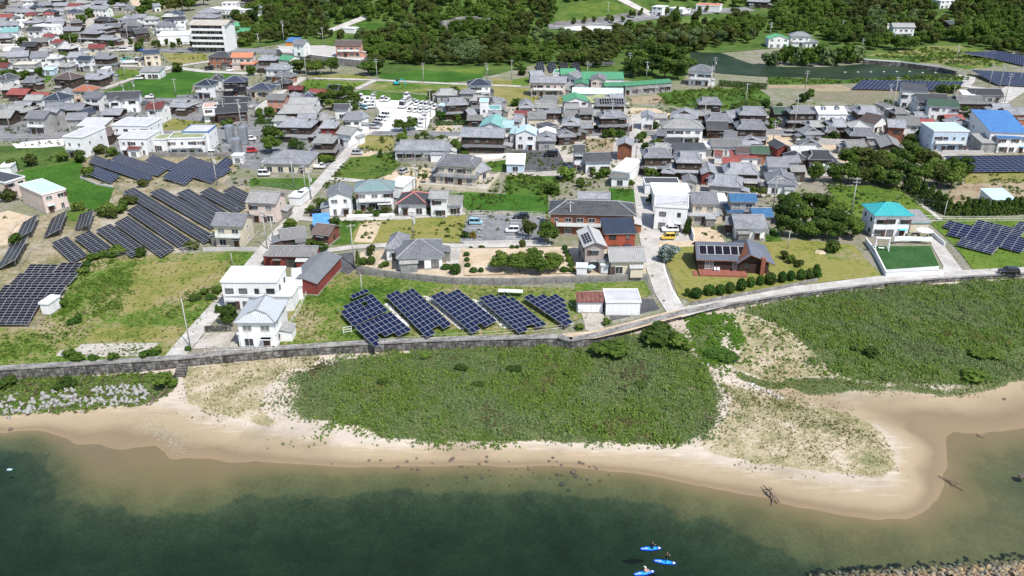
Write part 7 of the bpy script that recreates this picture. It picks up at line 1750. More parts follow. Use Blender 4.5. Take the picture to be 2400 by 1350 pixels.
def tuft_mesh(seed, mat, n=16, blade=False, sz=.2):
    rs = random.Random(seed); m = MB()
    for k in range(n):
        a = rs.uniform(0, 6.28); q = rs.uniform(0, .42)
        if blade:
            b = Vector((q * .5 * math.cos(a), q * .5 * math.sin(a), 0)); tip = b + Vector((rs.gauss(0, .28), rs.gauss(0, .28), rs.uniform(.5, 1))); s = Vector((-math.sin(a), math.cos(a), 0)) * .05
            m.add([b - s, b + s, tip])
        else:
            p = Vector((q * math.cos(a), q * math.sin(a), .32 * (1 - (q / .45) ** 2) + rs.uniform(0, .16))); nn = Vector((math.cos(a) * q * 1.8 + rs.gauss(0, .4), math.sin(a) * q * 1.8 + rs.gauss(0, .4), 1)).normalized(); e = nn.orthogonal().normalized(); e.rotate(Matrix.Rotation(rs.uniform(0, 6.28), 3, nn)); c = nn.cross(e); s = sz * rs.uniform(.6, 1.2)
            m.add([p - e * s, p - c * s * .7, p + e * s, p + c * s * .7])
    return m.mesh('tuft', [mat])
def cover(polys, dens, shore_=False, jitter=0, keep=None, z=0.0):
    """random points inside photo-pixel polygons, evenly spread over the real ground"""
    rs = random.Random(int(dens * 100) + len(polys)); out = []
    for poly in polys:
        q = [(S(x, y) if shore_ else P(x, y, z)) for x, y in poly]; xs = [p.x for p in q]; ys = [p.y for p in q]; pq = [(p.x, p.y) for p in q]
        n = int((max(xs) - min(xs)) * (max(ys) - min(ys)) * dens)
        X = [rs.uniform(min(xs), max(xs)) for _ in range(n)]; Y = [rs.uniform(min(ys), max(ys)) for _ in range(n)]
        c = [(x, y) for x, y in zip(X, Y) if inpoly(x + jitter * mnoise.noise((x * .17, y * .17, 7)) + rs.gauss(0, jitter * .36), y + jitter * mnoise.noise((x * .17, y * .17, 9)) + rs.gauss(0, jitter * .36), pq)]
        if not c: continue
        if shore_: zz = shore_z([p[0] for p in c], [p[1] for p in c])
        else: zz = [z] * len(c)
        for (x, y), h in zip(c, zz):
            if keep is None or keep(x, y, rs): out.append((x, y, float(h)))
    return out, rs
def put(name, polys, dens, protos, smin, smax, label, cat, shore_=False, jitter=0, keep=None, pick=None, zs=1.0, z=0.0, relief=False):
    c, rs = cover(polys, dens, shore_, jitter, keep, z); pts = []
    for x, y, h in c:
        s = rs.uniform(smin, smax)
        if relief: nz = mnoise.noise((x * .42, y * .42, 51)); h += .38 * max(-.3, nz) + .2 * mnoise.noise((x * 1.1, y * 1.1, 8)); s *= 1 + .5 * nz
        i = pick(x, y, rs) if pick else rs.randrange(len(protos)); pts.append((x, y, h - .03, rs.uniform(0, 6.28), s, s * zs * rs.uniform(.8, 1.2), i))
    return scatter(name, pts, protos, label, cat)
vp = [(tuft_mesh(k, LF['vine']), 1) for k in range(3)] + [(tuft_mesh(k + 5, LF['vine2']), 1) for k in range(3)] + [(tuft_mesh(11, LF['vine3']), 1), (tuft_mesh(14, LF['straw'], 14, True), 1)]
def pickv(x, y, rs):
    f = mnoise.noise((x * .07, y * .1, 2)) + .35 * mnoise.noise((x * .4, y * .5, 5)) + rs.uniform(-.22, .22)
    if f > .55: return 6
    if f < -.62: return 7
    return 3 + rs.randrange(3) if f > .05 else rs.randrange(3)
def clumpy(x, y, rs): return mnoise.noise((x * .8, y * .8, 1)) * .8 + .9 * mnoise.noise((x * .09, y * .14, 6)) + rs.uniform(-.45, .6) > -.30
def dunekeep(x, y, rs):
    u, v = proj((x, y, -1.4)); return rs.random() < duneness(u, v) ** 1.3 and clumpy(x, y, rs)
put('dune_vines', [DUNE1, DUNE2], 15, vp, .30, .62, 'dense low green vines covering the dunes behind the beach', 'ground cover', True, 7.0, dunekeep, pickv, 1.5, relief=True)
put('bright_vines', [VINES], 11, [(tuft_mesh(21, LF['bright']), 1), (tuft_mesh(22, LF['bright']), 1)], .5, .9, 'bright green creeper patch beside the slipway path', 'ground cover', True, 4.5, clumpy, relief=True)
put('tetrapod_vines', [TETRA], 6, vp[:3] + vp[6:7] + [(tuft_mesh(23, LF['weed']), 1)], .45, .9, 'green vines growing over the concrete tetrapods', 'ground cover', True, 1.0, clumpy)
gp = [(tuft_mesh(31, LF['russet'], 14, True), 1), (tuft_mesh(32, LF['straw'], 14, True), 1), (tuft_mesh(33, LF['weed'], 12, True), 1), (tuft_mesh(34, LF['vine']), .8)]
def sparse(x, y, rs): return mnoise.noise((x * .3, y * .3, 4)) + rs.uniform(-.5, .5) > .02
def pickg(x, y, rs):
    f = mnoise.noise((x * .16, y * .16, 44)) + rs.uniform(-.3, .3); return 3 if f > .62 else (0 if f > .3 else (2 if f > .05 else 1))
put('spit_grass', [SPIT, LEFTG, MIDG, DUNE1], 6, gp, .22, .5, 'sparse dry beach grass on the pale sand', 'grass', True, 4.0, lambda x, y, rs: sparse(x, y, rs) and (rs.random() > duneness(*proj((x, y, -1.6))) * .8 or not inpoly(*proj((x, y, -1.6)), DUNE1)), pickg)
put('rim_grass', [RIM, SPITG], 6.5, gp[:1] + gp[2:3] + [(tuft_mesh(36, LF['weed']), .7)], .3, .55, 'russet and green grass rim along the tidal creek', 'grass', True, 5.0, clumpy)
put('creeping_vines', [MIDG], 1.2, vp[:3], .5, .9, 'creeping vine runners over the open dune sand', 'ground cover', True, 4.0, sparse)
wp = [(tuft_mesh(41, LF['weed'], 14, True), 1), (tuft_mesh(42, LF['weed']), .8), (tuft_mesh(43, LF['mid']), .9), (tuft_mesh(44, LF['straw'], 12, True), 1), (tuft_mesh(45, LF['light']), .8)]
def pickw(x, y, rs):
    f = mnoise.noise((x * .06, y * .09, 12)) + rs.uniform(-.3, .3)
    return 3 if f > .42 else (rs.choice((0, 1, 4)) if f > -.1 else rs.choice((1, 2, 2)))
FIELD1 = [px('I', *p) for p in [(760, 210), (800, 180), (1500, 150), (2150, 120), (2330, 250), (2060, 560), (1700, 1000), (1560, 1080), (1480, 1110), (700, 1140), (-60, 1200), (-60, 850), (330, 850), (590, 560)]]
FIELD2 = [px('K', *p) for p in [(600, 990), (880, 520), (1000, 490), (1150, 330), (1350, 340), (2400, 430), (3350, 470), (3400, 560), (3300, 720), (2950, 870), (2400, 905), (1500, 950), (640, 1000)]]
def weedy(x, y, rs): return mnoise.noise((x * .13, y * .13, 21)) + rs.uniform(-.45, .5) > -.02
DRYW = [[(P(*px('I', *p)).x, P(*px('I', *p)).y) for p in D_] for D_ in (DRY, DRY2)]
def weedy1(x, y, rs):
    if any(inpoly(x + rs.gauss(0, 1.2), y + rs.gauss(0, 2), D_) for D_ in DRYW): return rs.random() < .12
    return weedy(x, y, rs)
GREENW = [px('I', *p) for p in [(640, 330), (800, 200), (1060, 180), (1250, 300), (1200, 560), (1100, 740), (430, 770), (600, 560)]]
put('tall_weeds', [GREENW, [px('I', *p) for p in [(0, 860), (330, 850), (700, 880), (480, 1050), (0, 1190)]], [px('I', *p) for p in [(1550, 640), (1880, 470), (2060, 480), (1850, 760), (1500, 740)]]], 5, [(tuft_mesh(46, LF['weed']), 1), (tuft_mesh(47, LF['bright']), .9), (tuft_mesh(48, LF['mid']), 1)], .4, .85, 'tall green weeds along the edge of the fallow field', 'weeds', False, 3, clumpy, relief=True)
put('field_weeds', [FIELD1, FIELD2], 4.5, wp, .35, .8, 'rough weeds and grass over the fallow fields', 'weeds', False, 0, weedy1, pickw)
FIELD3 = [px('H', *p) for p in [(540, 470), (1050, 455), (1210, 490), (1610, 770), (860, 770), (690, 660)]]
FIELD4 = [px('H', *p) for p in [(1510, 810), (1640, 770), (2420, 780), (2420, 1250), (1930, 1265), (1660, 950)]]
FIELD5 = [px('H', *p) for p in [(1840, 340), (2420, 310), (2420, 435), (1830, 445)]]
FIELD10 = [px('E', *p) for p in [(170, 345), (720, 245), (780, 290), (740, 395), (1060, 490), (1230, 590), (1100, 680), (870, 680), (640, 600), (560, 520)]]
FIELD11 = [px('F', *p) for p in [(890, 205), (1250, 155), (1325, 270), (1240, 340), (1060, 405), (730, 380)]]; FIELD12 = [px('F', *p) for p in [(1820, 545), (2400, 550), (2400, 685), (1980, 685)]]; FIELD13 = [px('G', *p) for p in [(-40, 530), (325, 560), (340, 715), (-40, 690)]]
put('field_grass', [FIELD10, FIELD11, FIELD12, FIELD13], 1.6, [(tuft_mesh(91, LF['bright'], 14, True), 1), (tuft_mesh(92, LF['weed'], 14, True), 1), (tuft_mesh(93, LF['bright']), .7)], .35, .7, 'thick green grass and crops on the garden fields', 'grass', False, 0, weedy)
put('meadow_grass', [FIELD3, FIELD4, FIELD5], 1.6, wp, .4, .8, 'tall meadow grass around the blue solar tables', 'grass', False, 0, weedy)
FIELD6 = [px('C', *p) for p in [(1345, 870), (1900, 820), (2300, 830), (2400, 1010), (1740, 1010), (1400, 960)]]; FIELD7 = [px('D', *p) for p in [(900, 525), (1500, 440), (2300, 540), (2100, 620), (1600, 600)]]; FIELD8 = [px('D', *p) for p in [(0, 720), (700, 748), (1300, 710), (1880, 700), (1850, 760), (1300, 752), (700, 778), (0, 790)]]
FIELD9 = [px('G', *p) for p in [(-60, 365), (430, 370), (440, 460), (330, 560), (-60, 540)]]
put('far_weeds', [FIELD6, FIELD7, FIELD8, FIELD9], .5, [(tuft_mesh(51, LF['mid']), 2), (tuft_mesh(52, LF['weed']), 2), (tuft_mesh(53, LF['olive']), 1.8)], .6, 1.2, 'overgrown green scrub on far plots and pond banks', 'scrub', False, 0, weedy)
# wooded hills: the nearest trees as trees, the mass behind as one wood
FOR = [[(560, 112), (600, 40), (620, -60), (1330, -60), (1300, 30), (1290, 62), (1430, 70), (1480, 66), (1560, 40), (1700, 60), (1640, 125), (1600, 120), (1480, 115), (1400, 160), (1260, 148), (1100, 158), (900, 150), (870, 170), (850, 120), (780, 96), (700, 92), (660, 98)],
       [(1500, 60), (1700, 26), (1800, -20), (2460, -60), (2460, 50), (2250, 105), (2100, 112), (2040, 118), (1960, 100), (1830, 78), (1790, 80), (1760, 105), (1650, 118)], [(1330, -60), (1800, -60), (1760, 8), (1560, 8), (1480, -15), (1420, 0), (1330, 10)], [(2050, 150), (2420, 60), (2420, 130), (2250, 120)]]
def wood():
    rs = random.Random(5); pts = []; cellg = {}
    hs = [(h[0], h[1], max(h[2], h[3]) * .6 + 2.5) for h in HOUSES if h[1] > 380]
    hp = []
    for h in HOUSES:
        if h[1] > 380: t_ = proj((h[0], h[1], hz(h[0], h[1]) + 6)); b_ = proj((h[0], h[1] - h[3] / 2, hz(h[0], h[1]))); hp.append((t_[0], t_[1], h[2] * .6 * F / math.hypot(h[1], 60), b_[1] - t_[1] + 14))
    for poly in FOR:
        q = [G(x, max(y, -40)) for x, y in poly]; pq = [(p.x, p.y) for p in q]; x0, x1, y0, y1 = min(p[0] for p in pq), max(p[0] for p in pq), min(p[1] for p in pq), min(950, max(p[1] for p in pq))
        for _ in range(int((x1 - x0) * (y1 - y0) / 14)):
            x, y = rs.uniform(x0, x1), rs.uniform(y0, y1)
            if not inpoly(x, y, pq): continue
            k = (int(x // 4.6), int(y // 4.6))
            if any((x - a) ** 2 + (y - b) ** 2 < 19 for i in (-1, 0, 1) for j in (-1, 0, 1) for a, b in cellg.get((k[0] + i, k[1] + j), ())): continue
            if any(inpoly(x, y, e) for e in EXCL[2:] if len(e) < 60): continue
            if any((x - a) ** 2 + (y - b) ** 2 < r * r for a, b, r in hs): continue
            z_ = hz(x, y); uv = [proj((x, y, z_ + k)) for k in (0, 2.5, 5)]
            if any(inpoly(u, v, e) for e in PXCL for u, v in uv): continue
            if any(abs(uv[1][0] - a) < w_ and b - 4 < uv[2][1] < b + h_ for a, b, w_, h_ in hp): continue
            cellg.setdefault(k, []).append((x, y)); pts.append((x, y, hz(x, y)))
    pts.sort(key=lambda p: p[1]); return pts, rs
wpts, rs = wood()
kinds = ['dark', 'mid', 'reed', 'olive', 'mid', 'light', 'mid', 'reed']
def kind_at(x, y): return kinds[int((mnoise.noise((x * .02, y * .02, 31)) + 1 + .35 * mnoise.noise((x * .11, y * .11, 3))) * 4.2) % 8]
near_n = 120
for x, y, z in wpts[:near_n]:
    k = kind_at(x, y); s = rs.uniform(4.5, 8); tree((x, y, z - .3), s, s * rs.uniform(.85, 1.15), k, 'round', uniq('%s forest-edge tree' % TN[k], proj((x, y, z))), 'tree', 'trees at the edge of the wooded hill')
fp = []; fk = sorted(set(kinds))
for k in fk:
    for v in range(2): fp.append((crown(k, 'round', v), 1))
scatter('wood', [(x, y, z + .8, rs.uniform(0, 6.28), (s := rs.choice((rs.uniform(3.5, 6), rs.uniform(5.5, 9.5)))), s * rs.uniform(.75, 1.1), fk.index(kind_at(x, y)) * 2 + rs.randrange(2)) for x, y, z in wpts[near_n:]], fp, 'dense mixed wood covering the hills behind the town', 'wood')

# weeds and small growth in yards, verges and gaps between the houses
def yard_growth():
    rs = random.Random(77); pts = []; hs = [(h[0], h[1], (max(h[2], h[3]) * .5 + .6)) for h in HOUSES]; grid = {}
    for a, b, r in hs:
        for i in range(int((a - r) // 10), int((a + r) // 10) + 1):
            for j in range(int((b - r) // 10), int((b + r) // 10) + 1): grid.setdefault((i, j), []).append((a, b, r))
    roads = [e for e in EXCL if len(e) > 8]
    for poly in ([(0, 60), (560, 60), (840, 200), (840, 400), (620, 470), (480, 600), (0, 620)], [(760, 400), (1030, 240), (1480, 220), (1830, 240), (2400, 260), (2400, 460), (1800, 600), (1520, 600), (1500, 440), (1300, 560), (760, 560)]):
        q = [P(x, y) for x, y in poly]; pq = [(p.x, p.y) for p in q]; x0, x1, y0, y1 = min(p[0] for p in pq), max(p[0] for p in pq), min(p[1] for p in pq), max(p[1] for p in pq)
        for _ in range(26000):
            x, y = rs.uniform(x0, x1), rs.uniform(y0, y1)
            if mnoise.noise((x * .12, y * .12, 71)) + rs.uniform(-.3, .3) < .12 or not inpoly(x, y, pq): continue
            if any((x - a) ** 2 + (y - b) ** 2 < r * r for a, b, r in grid.get((int(x // 10), int(y // 10)), ())): continue
            if any(inpoly(x, y, e) for e in roads): continue
            s = rs.uniform(.5, 1.3); pts.append((x, y, 0, rs.uniform(0, 6.28), s, s * rs.uniform(.6, 1.3), rs.randrange(4)))
    scatter('yard_growth', pts, [(tuft_mesh(81, LF['mid']), 1.2), (tuft_mesh(82, LF['dark'], 20), 1.4), (tuft_mesh(83, LF['weed']), 1), (tuft_mesh(84, LF['olive']), 1.1)], 'weeds and low garden growth in yards and verges', 'weeds')
yard_growth()

for k, (x, y, w_, h_, kd, lab) in enumerate([(2040, 832, 42, 36, 'dark', 'lone dark green bush on the open dune'), (2002, 822, 22, 22, 'dark', 'smaller dark bush beside the lone dune bush'), (1425, 830, 95, 48, 'mid', 'broad leafy bush against the seawall bend'), (1545, 800, 110, 60, 'dark', 'big dark bush below the seawall end'), (1590, 812, 70, 46, 'light', 'bright bush beside the big dark one at the seawall end'), (998, 838, 32, 28, 'light', 'small yellow-green bush at the seawall foot'), (1082, 868, 40, 26, 'dark', 'low dark bush among the dune vines under the solar field'),
        (1205, 868, 44, 24, 'dark', 'low dark bush among dune vines near the seawall middle'), (1340, 880, 40, 22, 'mid', 'low green bush among dune vines below the shed'), (900, 900, 40, 22, 'dark', 'low dark bush near the thin end of the vines'), (2290, 835, 44, 26, 'mid', 'low bush toward the creek side of the dune'), (2335, 840, 40, 22, 'mid', 'second low bush toward the creek side of the dune'), (1120, 905, 36, 18, 'dark', 'small dark clump in the middle of the vines'), (1500, 905, 40, 20, 'dark', 'small dark clump above the beach bend'),
        (2285, 893, 60, 30, 'light', 'yellow-green bush on the creek rim'), (1690, 838, 70, 30, 'clip', 'low bright bush beside the slipway path'), (385, 905, 60, 50, 'light', 'bright green bush in the drain channel'), (150, 905, 46, 30, 'dark', 'dark bush behind the tetrapods'), (20, 905, 50, 36, 'dark', 'dark bush at the foot of the stained seawall')]):
    p = S(x, y); kk = (p - Vector((0, 0, CAMH))).length / F; tree(p, w_ * kk * .9, h_ * kk * (.62 if w_ > 50 else .5), kd, 'bush', lab, 'shrub', 'bushes on the dune')
# ------------------------------------------------------------------ beach: tetrapods, rocks, driftwood
M_tet = plain('tetrapod_concrete', (.31, .30, .285, 1), .2, .8, .9, bump=.3)
def tetra_mesh():
    m = MB(); dirs = [Vector((0, 0, 1))] + [Vector((math.cos(a) * .943, math.sin(a) * .943, -.333)) for a in (0, 2.094, 4.189)]
    for d in dirs: m.tube([d * -.05, d * .30, d * .62, d * .68], [.34, .28, .21, .15], 10)
    return m.mesh('tetrapod', [M_tet], False)
tm = tetra_mesh()
TET = [(150, 340, 1.4), (230, 265, .7), (80, 310, .7), (40, 370, .7), (110, 440, 1.2), (175, 490, 1.0), (75, 510, .9), (255, 480, 1.1), (390, 500, 1.8), (290, 400, 1.0), (445, 370, 1.4), (455, 450, .9), (600, 310, 1.8), (600, 420, 1.5), (550, 450, 1.0), (640, 440, .9), (715, 240, 1.0), (815, 265, .8), (890, 215, .9), (975, 220, 1.1), (720, 340, .8), (780, 400, 1.6), (880, 320, 1.6), (985, 330, 1.7), (690, 380, 1.1), (860, 420, .9), (915, 410, .9), (960, 380, 1.2),
       (1070, 350, 1.1), (1160, 350, 1.2), (1255, 360, 1.3), (1210, 400, .9), (1345, 350, 1.4), (1400, 380, 1.1), (1080, 410, .6), (1180, 420, .7), (1285, 210, 1.3), (1345, 200, 1.0), (1445, 180, .9), (1520, 180, 1.0), (1630, 160, 1.0), (1700, 170, 1.1), (1800, 185, 1.1), (1880, 165, 1.0), (1300, 265, .7), (1375, 235, .7), (1490, 260, 1.3), (1580, 240, 1.3), (1670, 240, 1.1), (1720, 250, .7), (1670, 285, .6), (1830, 250, 1.6), (1910, 230, 1.4), (1960, 260, 1.0), (1540, 350, 1.3), (1635, 355, 1.1), (1700, 360, 1.2), (1755, 365, .9), (1840, 350, .9), (1930, 310, 1.1), (1500, 400, .9), (1570, 390, .8), (1820, 390, .6), (20, 430, 1.1), (660, 480, .5), (1090, 495, .45), (120, 575, .6)]
for i, (x, y, s) in enumerate(TET):
    p = S(*px('Y', x, y)); o = obj('tetrapod', tm, None, (p.x, p.y, p.z + .25 * s), 0, s * 1.05); rs = random.Random(i); o.scale = (s * .85,) * 3; o.rotation_euler = (rs.uniform(-.6, .6), rs.uniform(-.6, .6), rs.uniform(0, 6.28))
    tag(o, ('large pale concrete tetrapod in the pile below the seawall' if s > 1.25 else 'small pale concrete tetrapod half buried in the seawall pile'), 'tetrapod', 'concrete tetrapods below the seawall')
M_rock = plain('dark_beach_rock', (.13, .105, .085, 1), .35, 2.5, .9, bump=.4)
def rock_mesh(seed, mat=None):
    bm = bmesh.new(); bmesh.ops.create_icosphere(bm, subdivisions=2, radius=.5)
    for v in bm.verts: v.co *= 1 + .45 * mnoise.noise(v.co * 2.1 + Vector((seed * 3.7, 0, 0))); v.co.z *= .6
    me = bpy.data.meshes.new('rock'); bm.to_mesh(me); bm.free(); me.materials.append(mat or M_rock); return me
RM = [rock_mesh(k) for k in range(5)]
RK = [(795, 538, 20), (877, 537, 18), (1062, 545, 22), (1130, 524, 18), (1383, 526, 34), (1365, 542, 22), (1240, 560, 14), (1000, 582, 26), (975, 592, 12), (1095, 600, 20), (1140, 600, 26), (1450, 582, 22), (1430, 582, 10), (1570, 563, 22), (1625, 513, 22), (1622, 546, 24), (1490, 590, 12), (1640, 607, 14), (1240, 663, 14), (1205, 714, 18), (1482, 657, 26), (1590, 663, 22), (1577, 648, 12), (1648, 648, 14), (1485, 684, 10), (1408, 700, 10), (1780, 713, 16), (1578, 736, 14), (1780, 547, 8), (1830, 598, 10), (1868, 653, 8), (1800, 642, 7), (1910, 580, 14), (1915, 602, 18), (2088, 520, 22), (2062, 543, 20), (2114, 546, 14), (2148, 570, 22), (2085, 580, 12), (2275, 552, 26), (2300, 560, 22), (2230, 620, 44), (2250, 650, 36), (2120, 640, 28), (2150, 645, 18), (2070, 665, 16), (2330, 672, 20), (2285, 668, 18), (2200, 750, 32), (2150, 706, 40), (2350, 708, 20), (2348, 585, 18), (2380, 583, 14), (2395, 595, 20), (2195, 676, 12), (2420, 680, 22), (2480, 640, 18), (535, 562, 10), (2010, 642, 10), (1950, 624, 8)]
for i, (x, y, s) in enumerate(RK):
    q = px('U', x, y); p = S(*q); k = (p - Vector((0, 0, CAMH))).length / F / 3; o = obj('rock', RM[i % 5], None, (p.x, p.y, p.z + .04), i * 1.3, max(.3, s * k * 1.05))
    tag(o, ('big dark rock at the waterline of the beach' if s > 24 else ('fist-like small dark rock on the wet sand' if y < 610 else 'dark rock awash in the shallow water')), 'rock', 'dark rocks on the beach')
for i, (t, x, y, s) in enumerate([('S', 80, 710, 30), ('S', 100, 820, 40), ('S', 1790, 710, 24), ('T', 2262, 107, 22), ('T', 2380, 690, 50)]):
    p = S(*px(t, x, y)); k = (p - Vector((0, 0, CAMH))).length / F / TILES[t][2]; o = obj('rock', RM[i % 5], None, (p.x, p.y, max(p.z, WL) + .06), i, s * k)
    tag(o, ['grey boulder on the sand below the tetrapods', 'tan boulder at the edge of the weedy shallows', 'small dark stone beside the white sand bank', 'dark lump on the tidal flat', 'dark rock with a white top in the creek pool'][i], 'rock', 'single stones')
M_drift = plain('driftwood', (.17, .125, .10, 1), .35, 3, .9)
def driftwood(t, segs, label, zlift=.15, scale_r=1.0):
    pts0 = S(*px(t, *segs[0][0][:2])); r = thing('driftwood', pts0, label, 'driftwood')
    for s in segs:
        q = []; rr = []
        for x, y, h, rad in s:
            p = S(*px(t, x, y)); p = P(*px(t, x, y), max(p.z, WL) + h); q.append(p - pts0); rr.append(rad * scale_r)
        m = MB(); m.tube(q, rr, 7); m.build('branch', [M_drift], r, True)
driftwood('T', [[(565, 710, .5, .05), (590, 735, .6, .1), (612, 750, .8, .2), (632, 775, .7, .17), (645, 800, .5, .13)], [(612, 750, .7, .14), (618, 775, .4, .1), (612, 803, .05, .08)], [(640, 795, .5, .12), (632, 825, .2, .09), (625, 850, .05, .07)], [(645, 800, .5, .11), (655, 820, .2, .08), (668, 842, .05, .07)], [(640, 780, .5, .07), (665, 800, .3, .06), (680, 832, .05, .05)], [(612, 748, .7, .09), (570, 740, .3, .05)], [(620, 745, .8, .1), (632, 725, 1.1, .05)], [(620, 748, .8, .09), (605, 722, 1.2, .04)]], 'gnarled driftwood stump lying on the wet sand')
driftwood('T', [[(1795, 643, .3, .05), (1850, 670, .25, .1), (1900, 700, .2, .11), (1985, 750, .05, .06)], [(1850, 670, .25, .06), (1920, 690, .3, .05), (1990, 695, .3, .03)], [(1870, 680, .2, .07), (1905, 722, .1, .05)]], 'long bare driftwood branch at the sandbar tip')
driftwood('T', [[(2065, 350, .2, .06), (2090, 365, .2, .08), (2120, 378, .1, .05)], [(2085, 362, .2, .05), (2075, 372, .05, .04)]], 'small dark driftwood on the tidal flat')
driftwood('T', [[(150, 210, .5, .06), (200, 240, .5, .09), (240, 248, .3, .05)], [(160, 240, .4, .05), (210, 232, .5, .06), (235, 215, .5, .04)]], 'bleached driftwood pile among the dune grass')
driftwood('Y', [[(2240, 140, .6, .1), (2190, 230, .4, .12), (2100, 300, .3, .14), (2010, 400, .1, .1)], [(2060, 290, .3, .16), (2030, 350, .2, .16), (2000, 400, .1, .12)]], 'driftwood logs at the drain mouth below the steps')
# tide-line debris
rs = random.Random(3); deb = []
for k in range(240):
    f = rs.random(); x = 470 + 430 * f * .55 + rs.gauss(0, 12); y = 5 + 100 * f * .95 + rs.gauss(0, 12); p = S(*px('T', x, y)); deb.append((p.x, p.y, p.z + .03, rs.uniform(0, 6.28), rs.uniform(.1, .3), rs.uniform(.08, .2), rs.choice((0, 1, 1, 2))))
scatter('flotsam', deb, [(rock_mesh(9, M_white), 1), (rock_mesh(8, M_drift), (1.6, .5, .6)), (rock_mesh(7, M_pale), 1)], 'strip of washed-up litter and wood along the creek', 'debris')
# shell and pebble fans by the drain
peb = []
for k in range(1600):
    f = rs.random(); x = 1330 + 420 * f + rs.gauss(0, 70); y = 740 + 260 * f + rs.gauss(0, 45); p = S(*px('S', x, y)); peb.append((p.x, p.y, p.z, rs.uniform(0, 6.28), rs.uniform(.05, .15), rs.uniform(.04, .1), rs.randrange(2)))
scatter('shell_bed', peb, [(rock_mesh(12, plain('shell', (.40, .37, .28, 1), .2)), 1), (rock_mesh(13, plain('grey_pebble', (.22, .21, .16, 1), .2)), 1)], 'fan of shells and pebbles where the drain meets the sea', 'shells')
# ------------------------------------------------------------------ stone breakwater
def breakwater():
    a, b = P(1985, 1354, -2.0), P(2440, 1320, -2.0); d = (b - a).normalized(); n = Vector((-d.y, d.x, 0)); L = (b - a).length + 14; r = thing('breakwater', a, 'sloping stone breakwater with concrete cap beside the olive shallows', 'breakwater')
    st = [plain('tan_stone', (.36, .27, .16, 1), .3, 2, .9), plain('brown_stone', (.26, .185, .11, 1), .3, 2, .9), plain('grey_stone', (.24, .22, .17, 1), .3, 2, .9)]
    ms = [rock_mesh(20 + k, st[k % 3]) for k in range(6)]; rs = random.Random(2)
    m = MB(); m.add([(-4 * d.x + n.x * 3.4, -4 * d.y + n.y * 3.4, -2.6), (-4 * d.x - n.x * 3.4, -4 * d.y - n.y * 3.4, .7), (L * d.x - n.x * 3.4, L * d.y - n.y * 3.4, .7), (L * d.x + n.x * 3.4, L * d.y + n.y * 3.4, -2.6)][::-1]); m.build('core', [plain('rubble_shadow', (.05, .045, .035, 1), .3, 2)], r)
    k = 0; x = -3.0
    while x < L and k < 300:
        for j in range(8):
            y = 2.7 - .72 * j + rs.uniform(-.2, .2); z = -2.6 + (3.4 - y) * (3.3 / 6.8)
            o = obj('stone', ms[rs.randrange(6)], r, d * (x + rs.uniform(-.2, .2)) + n * y + Vector((0, 0, z + rs.uniform(-.05, .2)))); o.rotation_euler = (rs.uniform(0, 1), rs.uniform(0, 1), rs.uniform(0, 6.28)); o.scale = (rs.uniform(.6, 1.05),) * 3; k += 1
        x += .78
    for i in range(10):
        m = MB(); m.box(0, 0, 0, 2.95, 1.8, .5); o = m.build('cap_block', [M_wallc], r); o.location = d * (2 + 3 * i) - n * 4.3 + Vector((0, 0, .75)); o.rotation_euler = (0, 0, math.atan2(d.y, d.x))
    w_ = []
    for k in range(350): f = rs.uniform(-3, L); p = d * f + n * rs.uniform(2.2, 3.9); w_.append((a.x + p.x, a.y + p.y, WL - rs.uniform(.7, 1.3), rs.uniform(0, 6.28), rs.uniform(.5, .9), .3, 0))
    scatter('seaweed', w_, [(tuft_mesh(61, plain('kelp', (.012, .022, .016, 1), .3)), 1)], 'dark seaweed fringe at the foot of the stone breakwater', 'seaweed')
breakwater()
# ------------------------------------------------------------------ paddle boards and paddlers
M_bb = plain('board_blue', (.015, .17, .72, 1), .06, .8, .3, .5); M_bd = plain('board_navy', (.008, .02, .22, 1), .06, 1, .3, .5); M_bl = plain('board_sky', (.03, .38, .85, 1), .06, 1, .35, .5)
def paddleboard(x1, y1, x2, y2, label):
    a, b = TP('Z', x1, y1, WL + .1), TP('Z', x2, y2, WL + .1); c = (a + b) / 2; L = (b - a).length; ang = math.atan2((b - a).y, (b - a).x); r = thing('paddle_board', (c.x, c.y, WL), label, 'paddle board', ang, 'paddle boards on the water')
    def outline(s, sw=1.0): return [(L / 2 * s * math.cos(t) , (.42 * sw) * math.sin(t) * (1 - .25 * max(0, math.cos(t))) * abs(1) ** .5) for t in [2 * math.pi * k / 28 for k in range(28)]]
    m = MB(); m.prism(outline(1), -.06, .10); m.build('hull', [M_bd], r); m = MB(); m.prism(outline(.95, .86), .102, .118); m.build('deck', [M_bb], r)
    m = MB(); m.prism([(p[0] * .42 + .15, p[1] * .75) for p in outline(1)], .12, .128); m.build('deck_pad', [M_bl], r)
    m = MB(); m.prism([(L * .34, -.2), (L * .40, -.17), (L * .44, 0), (L * .40, .17), (L * .34, .2), (L * .37, 0)], .12, .134); m.build('nose_mark', [M_white], r)
    for k, (xx, yy, sx, sy) in enumerate(((-L * .30, -.02, L * .20, .06), (-L * .39, -.02, .07, .22), (-L * .21, .02, .1, .26), (-L * .17, .0, .12, .1))): m = MB(); m.box(xx, yy, .128, sx, sy, .012); m.build('lettering', [M_white], r)
    return r
bd1 = paddleboard(590, 555, 1215, 530, 'blue paddle board carrying the kneeling paddler in black')
bd2 = paddleboard(970, 880, 1630, 965, 'blue paddle board carrying the standing paddler in black')
bd3 = paddleboard(415, 1280, 1020, 1180, 'blue paddle board carrying the paddler in orange vest')
